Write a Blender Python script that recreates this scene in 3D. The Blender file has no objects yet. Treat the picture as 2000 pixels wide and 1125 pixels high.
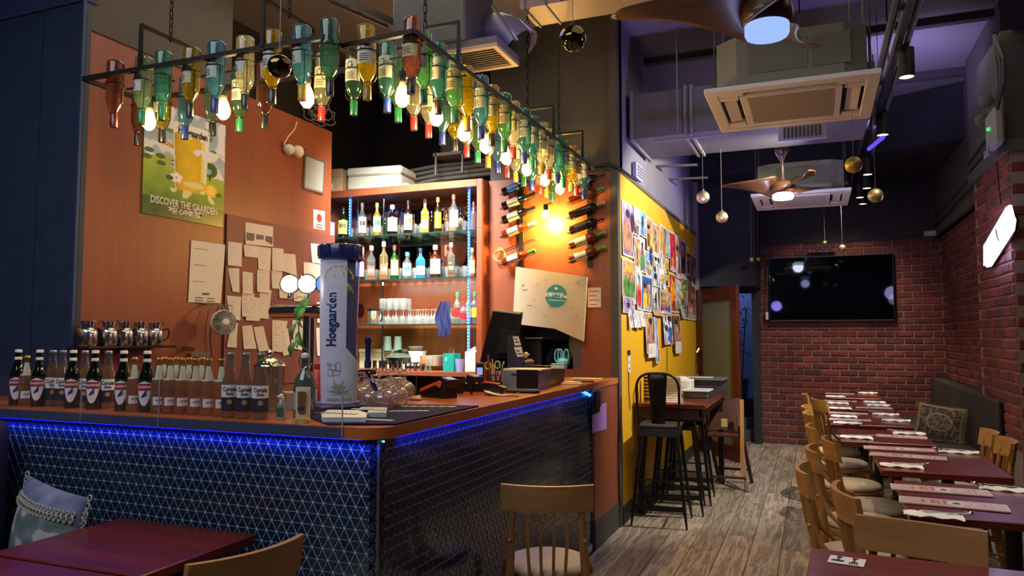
import bpy, bmesh, math, random
from mathutils import Vector, Matrix, Euler, noise
R = random.Random(7)
PI = math.pi
sc = bpy.context.scene
COL = sc.collection

# ------------------------------------------------------------------ camera
CAMH = 1.5
F_PX = 1444.4
PITCH = math.atan(92.5 / F_PX)
YAW = math.atan(590 * math.cos(PITCH) / F_PX)
cd = bpy.data.cameras.new('camera')
cd.sensor_width = 36.0
cd.lens = F_PX / 2000 * 36
cd.clip_start = 0.05
cam = bpy.data.objects.new('camera', cd)
COL.objects.link(cam)
cam.location = (0, 0, CAMH)
cam.rotation_euler = (PI / 2 + PITCH, 0, YAW)
sc.camera = cam
FWD = Vector((-math.sin(YAW) * math.cos(PITCH), math.cos(YAW) * math.cos(PITCH), math.sin(PITCH)))
RGT = Vector((math.cos(YAW), math.sin(YAW), 0))
UPV = RGT.cross(FWD)
O0 = Vector((0, 0, CAMH))
# surveying helpers: where a sight line meets a real surface of the room
def ray(x, y): return FWD * F_PX + RGT * (x - 1000) + UPV * (562.5 - y)
def onX(x, y, X): d = ray(x, y); return O0 + d * (X / d.x)
def onY(x, y, Y): d = ray(x, y); return O0 + d * (Y / d.y)
def onZ(x, y, Z): d = ray(x, y); return O0 + d * ((Z - CAMH) / d.z)
def atd(x, y, dep): return O0 + ray(x, y) * (dep / F_PX)

# ------------------------------------------------------------------ view, world
sc.view_settings.view_transform = 'Standard'
sc.view_settings.look = 'None'
sc.view_settings.gamma = 1.0
sc.view_settings.exposure = 0.25
sc.view_settings.use_curve_mapping = False
sc.cycles.transparent_max_bounces = 24
sc.cycles.max_bounces = 7
sc.cycles.caustics_reflective = False
sc.cycles.caustics_refractive = False
sc.cycles.sample_clamp_indirect = 6.0
w = bpy.data.worlds.new('world'); sc.world = w; w.use_nodes = True
bgn = w.node_tree.nodes['Background']
bgn.inputs[0].default_value = (0.30, 0.36, 0.62, 1)
bgn.inputs[1].default_value = 0.25

def light(name, kind, loc, power, color, rot=None, size=None, sizey=None, spot=None, blend=0.3, target=None, soft=None, spread=None):
    d = bpy.data.lights.new(name, kind)
    d.energy = power; d.color = color
    if kind == 'AREA':
        d.shape = 'RECTANGLE'; d.size = size; d.size_y = sizey or size
        if spread: d.spread = spread
    if kind == 'SPOT': d.spot_size = math.radians(spot); d.spot_blend = blend
    if soft is not None and kind in ('SPOT', 'POINT'): d.shadow_soft_size = soft
    o = bpy.data.objects.new(name, d); COL.objects.link(o); o.location = loc
    if target is not None:
        o.rotation_euler = (Vector(target) - Vector(loc)).to_track_quat('-Z', 'Y').to_euler()
    elif rot: o.rotation_euler = rot
    return o
WARM = (1.0, 0.72, 0.42); WARM2 = (1.0, 0.62, 0.28); COOL = (0.55, 0.6, 1.0); VIOLET = (0.45, 0.38, 1.0); NEUT = (1.0, 0.9, 0.8)
# unseen area lights added as soft fill for front, dining side and bar
light('front_fill_light', 'AREA', (-2.4, -.5, 4.1), 95, (0.84, 0.88, 1.0), size=3.4, sizey=2.6, target=(-2.4, -.5, 0))
light('dining_fill_light', 'AREA', (0.3, 4.6, 3.9), 26, (1.0, 0.88, 0.74), size=2.4, sizey=6, target=(0.3, 4.6, 0))
light('bar_fill_light', 'AREA', (-2.6, 3.9, 3.9), 17, (1.0, 0.86, 0.7), size=1.6, sizey=2.2, target=(-2.6, 3.9, 0))  # added fill over the bar, no fitting modelled
# unseen area light added in front of the unit to brighten the shelves
light('shelf_front_fill', 'AREA', (-2.9, 4.5, 3.3), 55, (1.0, 0.95, 0.86), size=.5, sizey=.5, target=(-3.3, 5.9, 2.0), spread=1.3)
# spot on the yellow wall
light('yellow_wall_spot', 'SPOT', (0.40, 6.35, 3.05), 330, (1.0, 0.93, 0.8), spot=100, blend=0.4, target=(-1.44, 7.3, 1.7), soft=0.02)

# ------------------------------------------------------------------ mesh builder
class MB:
    def __init__(s): s.v = []; s.f = []; s.T = None
    def add(s, vs, fs):
        n = len(s.v)
        if s.T is not None: vs = [tuple(s.T @ Vector(p)) for p in vs]
        s.v += [tuple(p) for p in vs]; s.f += [tuple(i + n for i in f) for f in fs]
        return s
    def box(s, a, b):
        x0, y0, z0 = a; x1, y1, z1 = b
        return s.add([(x0,y0,z0),(x1,y0,z0),(x1,y1,z0),(x0,y1,z0),(x0,y0,z1),(x1,y0,z1),(x1,y1,z1),(x0,y1,z1)],
                     [(3,2,1,0),(4,5,6,7),(0,1,5,4),(1,2,6,5),(2,3,7,6),(3,0,4,7)])
    def cbox(s, a, b, c=0.005, seg=1):
        bm = bmesh.new(); bmesh.ops.create_cube(bm, size=1)
        ctr = [(a[i] + b[i]) / 2 for i in range(3)]; sz = [abs(b[i] - a[i]) for i in range(3)]
        for v in bm.verts: v.co = Vector((ctr[0] + v.co.x * sz[0], ctr[1] + v.co.y * sz[1], ctr[2] + v.co.z * sz[2]))
        c = min(c, min(sz) * 0.49)
        bmesh.ops.bevel(bm, geom=bm.edges[:], offset=c, segments=seg, affect='EDGES', profile=0.5)
        bm.verts.index_update()
        s.add([v.co[:] for v in bm.verts], [[v.index for v in f.verts] for f in bm.faces]); bm.free(); return s
    def lathe(s, prof, n=16, c=(0, 0, 0), cap0=False, cap1=False, a0=0, a1=2 * PI):
        full = abs(a1 - a0 - 2 * PI) < 1e-6; m = n if full else n + 1
        vs = []; fs = []
        for (r, z) in prof:
            for i in range(m):
                a = a0 + (a1 - a0) * i / n
                vs.append((c[0] + r * math.cos(a), c[1] + r * math.sin(a), c[2] + z))
        for j in range(len(prof) - 1):
            for i in range(n):
                k = (i + 1) % m
                fs.append((j*m+i, j*m+k, (j+1)*m+k, (j+1)*m+i))
        if cap0: fs.append(tuple(range(m))[::-1])
        if cap1: fs.append(tuple((len(prof)-1)*m + i for i in range(m)))
        return s.add(vs, fs)
    def tube(s, path, r, n=8, closed=False, cap=True, flat=1.0):
        P = [Vector(p) for p in path]; L = len(P); vs = []; fs = []
        prev = None
        for i in range(L):
            if closed: t = P[(i+1) % L] - P[i-1]
            else: t = P[min(i+1, L-1)] - P[max(i-1, 0)]
            t.normalize()
            if prev is None:
                u = Vector((0, 0, 1)) if abs(t.z) < 0.9 else Vector((1, 0, 0))
                a = (u - t * u.dot(t)).normalized()
            else: a = (prev - t * prev.dot(t)).normalized()
            prev = a; b = t.cross(a)
            rr = r[i] if isinstance(r, (list, tuple)) else r
            for k in range(n):
                q = 2 * PI * k / n + (PI / 4 if n == 4 else 0)
                vs.append(P[i] + (a * math.cos(q) * flat + b * math.sin(q)) * rr)
        for i in range(L if closed else L - 1):
            j = (i + 1) % L
            for k in range(n):
                m = (k + 1) % n
                fs.append((i*n+k, i*n+m, j*n+m, j*n+k))
        if cap and not closed:
            fs.append(tuple(range(n))[::-1]); fs.append(tuple((L-1)*n + k for k in range(n)))
        return s.add(vs, fs)
    def prism(s, poly, axis, a, b):
        n = len(poly)
        def P(u, v, w):
            return (w, u, v) if axis == 'x' else (u, w, v) if axis == 'y' else (u, v, w)
        vs = [P(u, v, a) for u, v in poly] + [P(u, v, b) for u, v in poly]
        fs = [tuple(range(n))[::-1], tuple(range(n, 2*n))] + [(i, (i+1) % n, (i+1) % n + n, i + n) for i in range(n)]
        return s.add(vs, fs)
    def sphere(s, c, r, n=16, m=8, sz=1.0):
        return s.lathe([(max(1e-4, r * math.sin(PI * j / m)), -r * sz * math.cos(PI * j / m)) for j in range(m + 1)], n, c)
    def quad(s, a, b, c, d): return s.add([a, b, c, d], [(0, 1, 2, 3)])
    def grid(s, nx, ny, fn):
        vs = [fn(i / nx, j / ny) for j in range(ny + 1) for i in range(nx + 1)]
        fs = [(j*(nx+1)+i, j*(nx+1)+i+1, (j+1)*(nx+1)+i+1, (j+1)*(nx+1)+i) for j in range(ny) for i in range(nx)]
        return s.add(vs, fs)
    def mesh(s, name, smooth=None, fix=True):
        me = bpy.data.meshes.new(name); me.from_pydata(s.v, [], s.f); me.update()
        if fix:
            bm = bmesh.new(); bm.from_mesh(me); bmesh.ops.recalc_face_normals(bm, faces=bm.faces); bm.to_mesh(me); bm.free()
        if smooth:
            me.polygons.foreach_set('use_smooth', [True] * len(me.polygons))
            if smooth < 180: me.set_sharp_from_angle(angle=math.radians(smooth))
        return me

def obj(name, mesh, mat=None, parent=None, loc=(0, 0, 0), rot=(0, 0, 0), scale=None, smooth=None):
    if isinstance(mesh, MB): mesh = mesh.mesh(name, smooth)
    if mat is not None and not mesh.materials: mesh.materials.append(mat)
    o = bpy.data.objects.new(name, mesh); COL.objects.link(o)
    if mat is not None and mesh.materials[0] != mat:
        o.material_slots[0].link = 'OBJECT'; o.material_slots[0].material = mat
    o.location = loc; o.rotation_euler = rot
    if scale is not None: o.scale = scale if hasattr(scale, '__len__') else (scale,) * 3
    if parent is not None: o.parent = parent
    return o
def tag(o, label=None, cat=None, group=None, kind=None):
    if label: o['label'] = label
    if cat: o['category'] = cat
    if group: o['group'] = group
    if kind: o['kind'] = kind
    return o
def thing(name, label, cat, loc=(0, 0, 0), rotz=0, group=None, rot=None):
    o = bpy.data.objects.new(name, None); COL.objects.link(o)
    o.empty_display_size = 0.05
    o.location = loc; o.rotation_euler = rot or (0, 0, rotz)
    return tag(o, label, cat, group)
def struct(name, mesh, mat, parent=None, **k):
    o = obj(name, mesh, mat, parent, **k)
    if parent is None: o['kind'] = 'structure'
    return o
def dup(root, loc, rotz=0, label=None, group=None, rot=None):
    r = root.copy(); COL.objects.link(r); r.location = loc; r.rotation_euler = rot or (0, 0, rotz)
    if label: r['label'] = label
    if group: r['group'] = group
    for ch in KIDS(root):
        c = ch.copy(); COL.objects.link(c); c.parent = r
        for g in KIDS(ch):
            d = g.copy(); COL.objects.link(d); d.parent = c
    return r
def KIDS(o): return [c for c in COL.objects if c.parent == o] if o.name not in _kc else _kc[o.name]
_kc = {}
def cache_kids(o):
    _kc[o.name] = [c for c in COL.objects if c.parent == o]
    for c in list(_kc[o.name]): _kc[c.name] = [g for g in COL.objects if g.parent == c]
    return o
ORD = ['first','second','third','fourth','fifth','sixth','seventh','eighth','ninth','tenth','eleventh','twelfth','thirteenth','fourteenth','fifteenth','sixteenth','seventeenth','eighteenth','nineteenth','twentieth','twenty-first','twenty-second','twenty-third','twenty-fourth','twenty-fifth','twenty-sixth','twenty-seventh','twenty-eighth','twenty-ninth','thirtieth']

# ------------------------------------------------------------------ materials
def lin(h):
    if isinstance(h, (tuple, list)): return tuple(h[:3])
    c = [int(h[i:i+2], 16) / 255 for i in (0, 2, 4)]
    return tuple(x / 12.92 if x <= 0.04045 else ((x + 0.055) / 1.055) ** 2.4 for x in c)
_mc = {}
def mat(h, rough=0.5, metal=0.0, em=None, ems=0.0, spec=0.5, noise_=0.0, nscale=30.0, stretch=None, rnd=0.0, bump=0.0, coat=0.0, name=None, alpha=1.0, sheen=0.0):
    key = (h, rough, metal, em, ems, spec, noise_, nscale, stretch, rnd, bump, coat, alpha, sheen)
    if key in _mc: return _mc[key]
    m = bpy.data.materials.new(name or 'mat'); m.use_nodes = True; nt = m.node_tree; b = nt.nodes['Principled BSDF']
    c = lin(h)
    b.inputs['Base Color'].default_value = (*c, 1)
    b.inputs['Roughness'].default_value = rough
    b.inputs['Metallic'].default_value = metal
    b.inputs['Specular IOR Level'].default_value = spec
    b.inputs['Coat Weight'].default_value = coat
    b.inputs['Coat Roughness'].default_value = 0.08
    b.inputs['Alpha'].default_value = alpha
    if sheen: b.inputs['Sheen Weight'].default_value = sheen
    if em is not None:
        b.inputs['Emission Color'].default_value = (*lin(em), 1); b.inputs['Emission Strength'].default_value = ems
    if noise_ or rnd or bump:
        tc = nt.nodes.new('ShaderNodeTexCoord'); mp = nt.nodes.new('ShaderNodeMapping')
        oi = nt.nodes.new('ShaderNodeObjectInfo'); cmb = nt.nodes.new('ShaderNodeVectorMath'); cmb.operation = 'ADD'
        mul = nt.nodes.new('ShaderNodeMath'); mul.operation = 'MULTIPLY'; mul.inputs[1].default_value = 17.0
        nt.links.new(oi.outputs['Random'], mul.inputs[0])
        nt.links.new(tc.outputs['Object'], cmb.inputs[0]); nt.links.new(mul.outputs[0], cmb.inputs[1])
        nt.links.new(cmb.outputs[0], mp.inputs[0])
        if stretch: mp.inputs['Scale'].default_value = stretch
        nz = nt.nodes.new('ShaderNodeTexNoise'); nz.inputs['Scale'].default_value = nscale; nz.inputs['Detail'].default_value = 5
        nt.links.new(mp.outputs[0], nz.inputs['Vector'])
        hs = nt.nodes.new('ShaderNodeHueSaturation'); hs.inputs['Color'].default_value = (*c, 1)
        # value = 1 + noise_*(n-.5)*2 + rnd*(rand-.5)*2
        m1 = nt.nodes.new('ShaderNodeMath'); m1.operation = 'MULTIPLY_ADD'; m1.inputs[1].default_value = noise_ * 3; m1.inputs[2].default_value = 1 - noise_ * 1.5
        nt.links.new(nz.outputs['Fac'], m1.inputs[0])
        m2 = nt.nodes.new('ShaderNodeMath'); m2.operation = 'MULTIPLY_ADD'; m2.inputs[1].default_value = rnd * 2; m2.inputs[2].default_value = 1 - rnd
        nt.links.new(oi.outputs['Random'], m2.inputs[0])
        m3 = nt.nodes.new('ShaderNodeMath'); m3.operation = 'MULTIPLY'
        nt.links.new(m1.outputs[0], m3.inputs[0]); nt.links.new(m2.outputs[0], m3.inputs[1])
        nt.links.new(m3.outputs[0], hs.inputs['Value']); nt.links.new(hs.outputs[0], b.inputs['Base Color'])
        if bump:
            bp = nt.nodes.new('ShaderNodeBump'); bp.inputs['Strength'].default_value = bump; bp.inputs['Distance'].default_value = 0.01
            nt.links.new(nz.outputs['Fac'], bp.inputs['Height']); nt.links.new(bp.outputs[0], b.inputs['Normal'])
    _mc[key] = m
    return m
def emit(h, s):
    key = ('em', h, s)
    if key in _mc: return _mc[key]
    m = bpy.data.materials.new('glow'); m.use_nodes = True; nt = m.node_tree; nt.nodes.clear()
    e = nt.nodes.new('ShaderNodeEmission'); e.inputs[0].default_value = (*lin(h), 1); e.inputs[1].default_value = s
    o = nt.nodes.new('ShaderNodeOutputMaterial'); nt.links.new(e.outputs[0], o.inputs[0]); _mc[key] = m; return m
def glass(h, body=0.12, rough=0.03, refl=0.9, base=0.05, tl=0.5):
    """thin coloured glass: tinted see-through, fresnel reflection, a little diffusion"""
    key = ('gl', h, body, rough, refl, base, tl)
    if key in _mc: return _mc[key]
    m = bpy.data.materials.new('glass'); m.use_nodes = True; nt = m.node_tree; nt.nodes.clear()
    c = lin(h)
    tr = nt.nodes.new('ShaderNodeBsdfTransparent'); tr.inputs[0].default_value = (*c, 1)
    gl = nt.nodes.new('ShaderNodeBsdfGlossy'); gl.inputs['Roughness'].default_value = rough
    df = nt.nodes.new('ShaderNodeBsdfDiffuse'); df.inputs[0].default_value = (*[min(1, x * 1.0) for x in c], 1)
    tn = nt.nodes.new('ShaderNodeBsdfTranslucent'); tn.inputs[0].default_value = (*c, 1)
    md = nt.nodes.new('ShaderNodeMixShader'); md.inputs[0].default_value = tl
    nt.links.new(df.outputs[0], md.inputs[1]); nt.links.new(tn.outputs[0], md.inputs[2])
    mb = nt.nodes.new('ShaderNodeMixShader'); mb.inputs[0].default_value = body
    nt.links.new(tr.outputs[0], mb.inputs[1]); nt.links.new(md.outputs[0], mb.inputs[2])
    lw = nt.nodes.new('ShaderNodeLayerWeight'); lw.inputs[0].default_value = 0.35
    ma = nt.nodes.new('ShaderNodeMath'); ma.operation = 'MULTIPLY_ADD'; ma.inputs[1].default_value = refl; ma.inputs[2].default_value = base; ma.use_clamp = True
    pw = nt.nodes.new('ShaderNodeMath'); pw.operation = 'POWER'; pw.inputs[1].default_value = 2.0
    nt.links.new(lw.outputs['Facing'], pw.inputs[0]); nt.links.new(pw.outputs[0], ma.inputs[0])
    mx = nt.nodes.new('ShaderNodeMixShader'); nt.links.new(ma.outputs[0], mx.inputs[0])
    nt.links.new(mb.outputs[0], mx.inputs[1]); nt.links.new(gl.outputs[0], mx.inputs[2])
    o = nt.nodes.new('ShaderNodeOutputMaterial'); nt.links.new(mx.outputs[0], o.inputs[0]); _mc[key] = m; return m
def wood(h1, h2, rough=0.4, axis='y', scale=1.0, coat=0.0, rnd=0.1, ring=False):
    key = ('wd', h1, h2, rough, axis, scale, coat, rnd, ring)
    if key in _mc: return _mc[key]
    m = bpy.data.materials.new('wood'); m.use_nodes = True; nt = m.node_tree; b = nt.nodes['Principled BSDF']
    tc = nt.nodes.new('ShaderNodeTexCoord'); oi = nt.nodes.new('ShaderNodeObjectInfo')
    ad = nt.nodes.new('ShaderNodeVectorMath'); ad.operation = 'ADD'
    mu = nt.nodes.new('ShaderNodeMath'); mu.operation = 'MULTIPLY'; mu.inputs[1].default_value = 23.0
    nt.links.new(oi.outputs['Random'], mu.inputs[0]); nt.links.new(tc.outputs['Object'], ad.inputs[0]); nt.links.new(mu.outputs[0], ad.inputs[1])
    mp = nt.nodes.new('ShaderNodeMapping'); nt.links.new(ad.outputs[0], mp.inputs[0])
    s = {'x': (1.2, 14, 14), 'y': (14, 1.2, 14), 'z': (14, 14, 1.2)}[axis]
    mp.inputs['Scale'].default_value = tuple(q * scale for q in s)
    nz = nt.nodes.new('ShaderNodeTexNoise'); nz.inputs['Scale'].default_value = 1.0 if ring else 2.0; nz.inputs['Detail'].default_value = 6; nz.inputs['Roughness'].default_value = 0.65
    nt.links.new(mp.outputs[0], nz.inputs['Vector'])
    src = nz.outputs['Fac']
    if ring:
        r1 = nt.nodes.new('ShaderNodeMath'); r1.operation = 'MULTIPLY'; r1.inputs[1].default_value = 30
        r2 = nt.nodes.new('ShaderNodeMath'); r2.operation = 'SINE'
        r3 = nt.nodes.new('ShaderNodeMath'); r3.operation = 'MULTIPLY_ADD'; r3.inputs[1].default_value = 0.13; r3.inputs[2].default_value = 0.5
        nz2 = nt.nodes.new('ShaderNodeTexNoise'); nz2.inputs['Scale'].default_value = 9; nz2.inputs['Detail'].default_value = 4
        mxx = nt.nodes.new('ShaderNodeMath'); mxx.operation = 'ADD'
        r4 = nt.nodes.new('ShaderNodeMath'); r4.operation = 'MULTIPLY_ADD'; r4.inputs[1].default_value = 0.9; r4.inputs[2].default_value = -0.45
        nz.inputs['Detail'].default_value = 1.5
        nt.links.new(nz.outputs['Fac'], r1.inputs[0]); nt.links.new(r1.outputs[0], r2.inputs[0]); nt.links.new(r2.outputs[0], r3.inputs[0])
        nt.links.new(mp.outputs[0], nz2.inputs['Vector']); nt.links.new(nz2.outputs['Fac'], r4.inputs[0])
        nt.links.new(r3.outputs[0], mxx.inputs[0]); nt.links.new(r4.outputs[0], mxx.inputs[1]); src = mxx.outputs[0]
    cr = nt.nodes.new('ShaderNodeValToRGB'); cr.color_ramp.elements[0].position = 0.3; cr.color_ramp.elements[1].position = 0.7
    cr.color_ramp.elements[0].color = (*lin(h1), 1); cr.color_ramp.elements[1].color = (*lin(h2), 1)
    nt.links.new(src, cr.inputs[0])
    hs = nt.nodes.new('ShaderNodeHueSaturation')
    m2 = nt.nodes.new('ShaderNodeMath'); m2.operation = 'MULTIPLY_ADD'; m2.inputs[1].default_value = rnd * 2; m2.inputs[2].default_value = 1 - rnd
    nt.links.new(oi.outputs['Random'], m2.inputs[0]); nt.links.new(m2.outputs[0], hs.inputs['Value'])
    nt.links.new(cr.outputs[0], hs.inputs['Color']); nt.links.new(hs.outputs[0], b.inputs['Base Color'])
    b.inputs['Roughness'].default_value = rough; b.inputs['Coat Weight'].default_value = coat; b.inputs['Coat Roughness'].default_value = 0.12
    bp = nt.nodes.new('ShaderNodeBump'); bp.inputs['Strength'].default_value = 0.15; bp.inputs['Distance'].default_value = 0.003
    nt.links.new(src, bp.inputs['Height']); nt.links.new(bp.outputs[0], b.inputs['Normal'])
    _mc[key] = m; return m
def ramp_random(cols, rough=0.8, noise_amt=0.35, bump=0.4, ns=25):
    """each piece takes its own colour from the list, with fine mottling"""
    m = bpy.data.materials.new('mottled'); m.use_nodes = True; nt = m.node_tree; b = nt.nodes['Principled BSDF']
    oi = nt.nodes.new('ShaderNodeObjectInfo'); cr = nt.nodes.new('ShaderNodeValToRGB'); cr.color_ramp.interpolation = 'LINEAR'
    els = cr.color_ramp.elements
    while len(els) < len(cols): els.new(0.5)
    for i, h in enumerate(cols): els[i].position = i / (len(cols) - 1); els[i].color = (*lin(h), 1)
    nt.links.new(oi.outputs['Random'], cr.inputs[0])
    ge = nt.nodes.new('ShaderNodeNewGeometry'); nz = nt.nodes.new('ShaderNodeTexNoise'); nz.inputs['Scale'].default_value = ns; nz.inputs['Detail'].default_value = 4
    nt.links.new(ge.outputs['Position'], nz.inputs['Vector'])
    m1 = nt.nodes.new('ShaderNodeMath'); m1.operation = 'MULTIPLY_ADD'; m1.inputs[1].default_value = noise_amt * 3; m1.inputs[2].default_value = 1 - noise_amt * 1.5
    nt.links.new(nz.outputs['Fac'], m1.inputs[0])
    hs = nt.nodes.new('ShaderNodeHueSaturation'); nt.links.new(cr.outputs[0], hs.inputs['Color']); nt.links.new(m1.outputs[0], hs.inputs['Value'])
    nt.links.new(hs.outputs[0], b.inputs['Base Color']); b.inputs['Roughness'].default_value = rough
    bp = nt.nodes.new('ShaderNodeBump'); bp.inputs['Strength'].default_value = bump; bp.inputs['Distance'].default_value = 0.006
    nt.links.new(nz.outputs['Fac'], bp.inputs['Height']); nt.links.new(bp.outputs[0], b.inputs['Normal'])
    return m
def print_mat(rough=0.35):
    key = ('print', rough)
    if key in _mc: return _mc[key]
    m = bpy.data.materials.new('print'); m.use_nodes = True; nt = m.node_tree; b = nt.nodes['Principled BSDF']
    at = nt.nodes.new('ShaderNodeAttribute'); at.attribute_name = 'Col'; nt.links.new(at.outputs['Color'], b.inputs['Base Color'])
    b.inputs['Roughness'].default_value = rough; _mc[key] = m; return m
def painted(name, nx, ny, pos, colf, thick=0.0):
    """printed sheet: pos(u,v)->point, colf(u,v)->hex or linear colour"""
    mb = MB(); mb.grid(nx, ny, pos); me = mb.mesh(name, fix=False)
    ca = me.color_attributes.new('Col', 'FLOAT_COLOR', 'CORNER'); data = []
    for j in range(ny):
        for i in range(nx):
            c = lin(colf((i + .5) / nx, (j + .5) / ny)); data += [c[0], c[1], c[2], 1.0] * 4
    ca.data.foreach_set('color', data)
    return me
_tc = {}
def text_mesh(s, size=0.1, ext=0.0, bold=0.0, sx=1.0):
    key = (s, size, ext, bold, sx)
    if key in _tc: return _tc[key]
    cu = bpy.data.curves.new('lettering', 'FONT'); cu.body = s; cu.size = size; cu.extrude = ext; cu.offset = bold
    cu.align_x = 'CENTER'; cu.align_y = 'CENTER'; cu.resolution_u = 2
    o = bpy.data.objects.new('lettering', cu); COL.objects.link(o)
    dg = bpy.context.evaluated_depsgraph_get(); dg.update()
    me = bpy.data.meshes.new_from_object(o.evaluated_get(dg)); me.materials.clear()
    bpy.data.objects.remove(o)
    if sx != 1.0: me.transform(Matrix.Diagonal((sx, 1, 1, 1)))
    me.name = 'lettering'
    _tc[key] = me; return me
def lettering(s, size, m, parent, loc, rot=(PI/2, 0, 0), ext=0.0003, bold=0.0, sx=1.0, name='lettering'):
    return obj(name, text_mesh(s, size, ext, bold, sx), m, parent, loc, rot)
def cyl_text(s, size, rad, z, m, parent, bold=0.0, a=0.0, sx=1.0, vertical=False):
    base = text_mesh(s, size, 0.0, bold, sx)
    key = ('c', s, size, rad, z, bold, a, sx, vertical)
    if key not in _tc:
        me = base.copy()
        for v in me.vertices:
            x, y = v.co.x, v.co.y
            if vertical: x, y = -y, x
            t = a + x / rad
            v.co = (rad * math.sin(t), -rad * math.cos(t), z + y)
        _tc[key] = me
    return obj('lettering', _tc[key], m, parent)
def arc_label(rad, z0, z1, half, n=8, shape=None):
    """curved paper label centred on -Y"""
    mb = MB()
    def P(u, v):
        a = (u - .5) * 2 * half; zz = z0 + (z1 - z0) * v
        if shape: zz = shape(u, v, z0, z1)
        return (rad * math.sin(a), -rad * math.cos(a), zz)
    mb.grid(n, 3, P); return mb
CHROME = mat('d8d8dc', 0.08, 1.0)
STEEL = mat('b8b8ba', 0.22, 1.0)
BLACKM = mat('141416', 0.45)
BLACKP = mat('101013', 0.3)
IRON = mat('241d1a', 0.5, 0.6)
WHITEP = mat('e8e6e0', 0.5)
PAPER = mat('d4cdca', 0.75)
INK = mat('1c1c22', 0.6)
ORANGE = wood('7c412a', '8c4a2e', 0.42, 'z', 0.7, rnd=0.02)
GREY = mat('4a4744', 0.85, noise_=0.12, nscale=4)
DARK = mat('2c2b2e', 0.85, noise_=0.1, nscale=3)
FACE = lambda x, y: math.atan2(-x, y)   # turn of a thing so that its front looks toward the entrance
CLEAR = glass('f2f6f4', body=0.03, refl=0.9, base=0.06)
# ================================================================== SETTING
# ---- floor with planks
fl = struct('floor', MB().box((-5.2, -2.2, -0.06), (3.2, 12.6, -0.004)), mat('1d1a17', 0.8))
PLK = wood('6a5f54', '9c8f7e', 0.42, 'y', 0.8, rnd=0.18, ring=True)
pm = MB().cbox((-0.098, -0.598, -0.012), (0.098, 0.598, 0), 0.002).mesh('plank')
n = 0
for i in range(16):
    x = -1.35 + i * 0.2
    off = (i * 0.47) % 1.2
    for j in range(-1, 10):
        y = 1.0 + off + j * 1.2
        if y < 1.3 and x < 0.4: continue
        if y > 11.8: continue
        if x > 1.5 and y > 7.2: continue
        obj('plank', pm, PLK, fl, (x, y, 0))
rest = MB()
for i in range(-19, 0):
    for j in range(3):
        rest.box((-1.35 + i * 0.2 - 0.098, -1 + j * 1.2, -0.012), (-1.35 + i * 0.2 + 0.098, -1 + j * 1.2 + 1.19, 0))
o = obj('plank_field', rest, PLK, fl); o['kind'] = 'stuff'
# ---- ceiling
struct('ceiling', MB().box((-5.2, -2.2, 4.15), (3.2, 12.6, 4.25)), mat('6f6a70', 0.9, noise_=0.06, nscale=2))
# ---- walls seen only in reflections / closing the room
struct('wall_front', MB().box((-5.2, -2.3, 0), (3.2, -2.2, 4.2)), mat('3a3c44', 0.8))
struct('wall_side', MB().box((3.1, -2.2, 0), (3.2, 6.76, 4.2)), mat('5b2f28', 0.8))
struct('wall_left', MB().box((-4.55, 2.86, 0), (-4.45, 8.0, 4.15)), DARK)
struct('wall_booth', MB().box((-5.2, -2.2, 0), (-5.1, 2.9, 4.15)), mat('1b2438', 0.7))
# ---- orange laminate wall behind the bar (left)
o = struct('wall_bar', MB().box((-3.77, 2.84, 0), (-3.70, 5.08, 3.2)), ORANGE)
struct('trim_1', MB().box((-3.74, 2.84, 3.2), (-3.69, 3.91, 4.15)), mat('524f4a', 0.85, noise_=0.08, nscale=5))
# blue column at far left
c = struct('wall_column', MB().box((-4.9, 2.80, 0), (-3.69, 2.84, 3.35)).box((-4.0, 2.785, 0), (-3.69, 2.81, 3.3)).box((-4.9, 2.785, 0), (-4.006, 2.81, 3.3)), mat('24334e', 0.6, noise_=0.25, nscale=9))
struct('trim_2', MB().box((-4.9, 2.79, 3.35), (-3.68, 2.87, 4.15)), mat('2c3660', 0.7))
struct('trim_3', MB().box((-3.692, 2.783, 0), (-3.68, 2.80, 3.35)), mat('2c4068', 0.6))
# ---- wine wall (with hatch opening) and dark mass above and beside it
h0 = onY(1004, 640, 5.78); h1 = onY(1136, 722, 5.78)
hx0, hx1, hz0, hz1 = h0.x, h1.x, 1.225, 1.74
mbw = MB().box((-2.58, 5.78, 0), (hx0, 5.84, 2.83)).box((hx1, 5.78, 0), (-1.45, 5.84, 2.83)).box((hx0, 5.78, 0), (hx1, 5.84, hz0)).box((hx0, 5.78, hz1), (hx1, 5.84, 2.83))
struct('wall_rack', mbw, ORANGE)
struct('trim_4', MB().box((-2.58, 5.83, 2.83), (-1.45, 6.0, 4.15)), mat('4d4b49', 0.85, noise_=0.08, nscale=3))
struct('trim_5', MB().box((-1.50, 5.775, 0), (-1.437, 5.86, 4.15)), mat('4a4744', 0.6))
struct('wall_kitchen', MB().box((-4.5, 6.85, 0), (-1.5, 6.95, 4.15)), DARK)
struct('trim_6', MB().box((-2.58, 5.84, 1.9), (-2.5, 6.9, 4.15)), DARK)
# hatch lining and kitchen niche
struct('trim_7', MB().box((hx1 - 0.075, 5.79, hz0), (hx1 + 0.01, 6.05, hz1)).box((hx0, 5.79, hz0 - 0.02), (hx1, 6.3, hz0)).box((hx0 - 0.02, 5.85, hz0), (hx0, 6.35, hz1)).box((hx0, 6.32, hz0), (hx1, 6.36, hz1 + .05)), mat('52565a', 0.4, 0.3))
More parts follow.
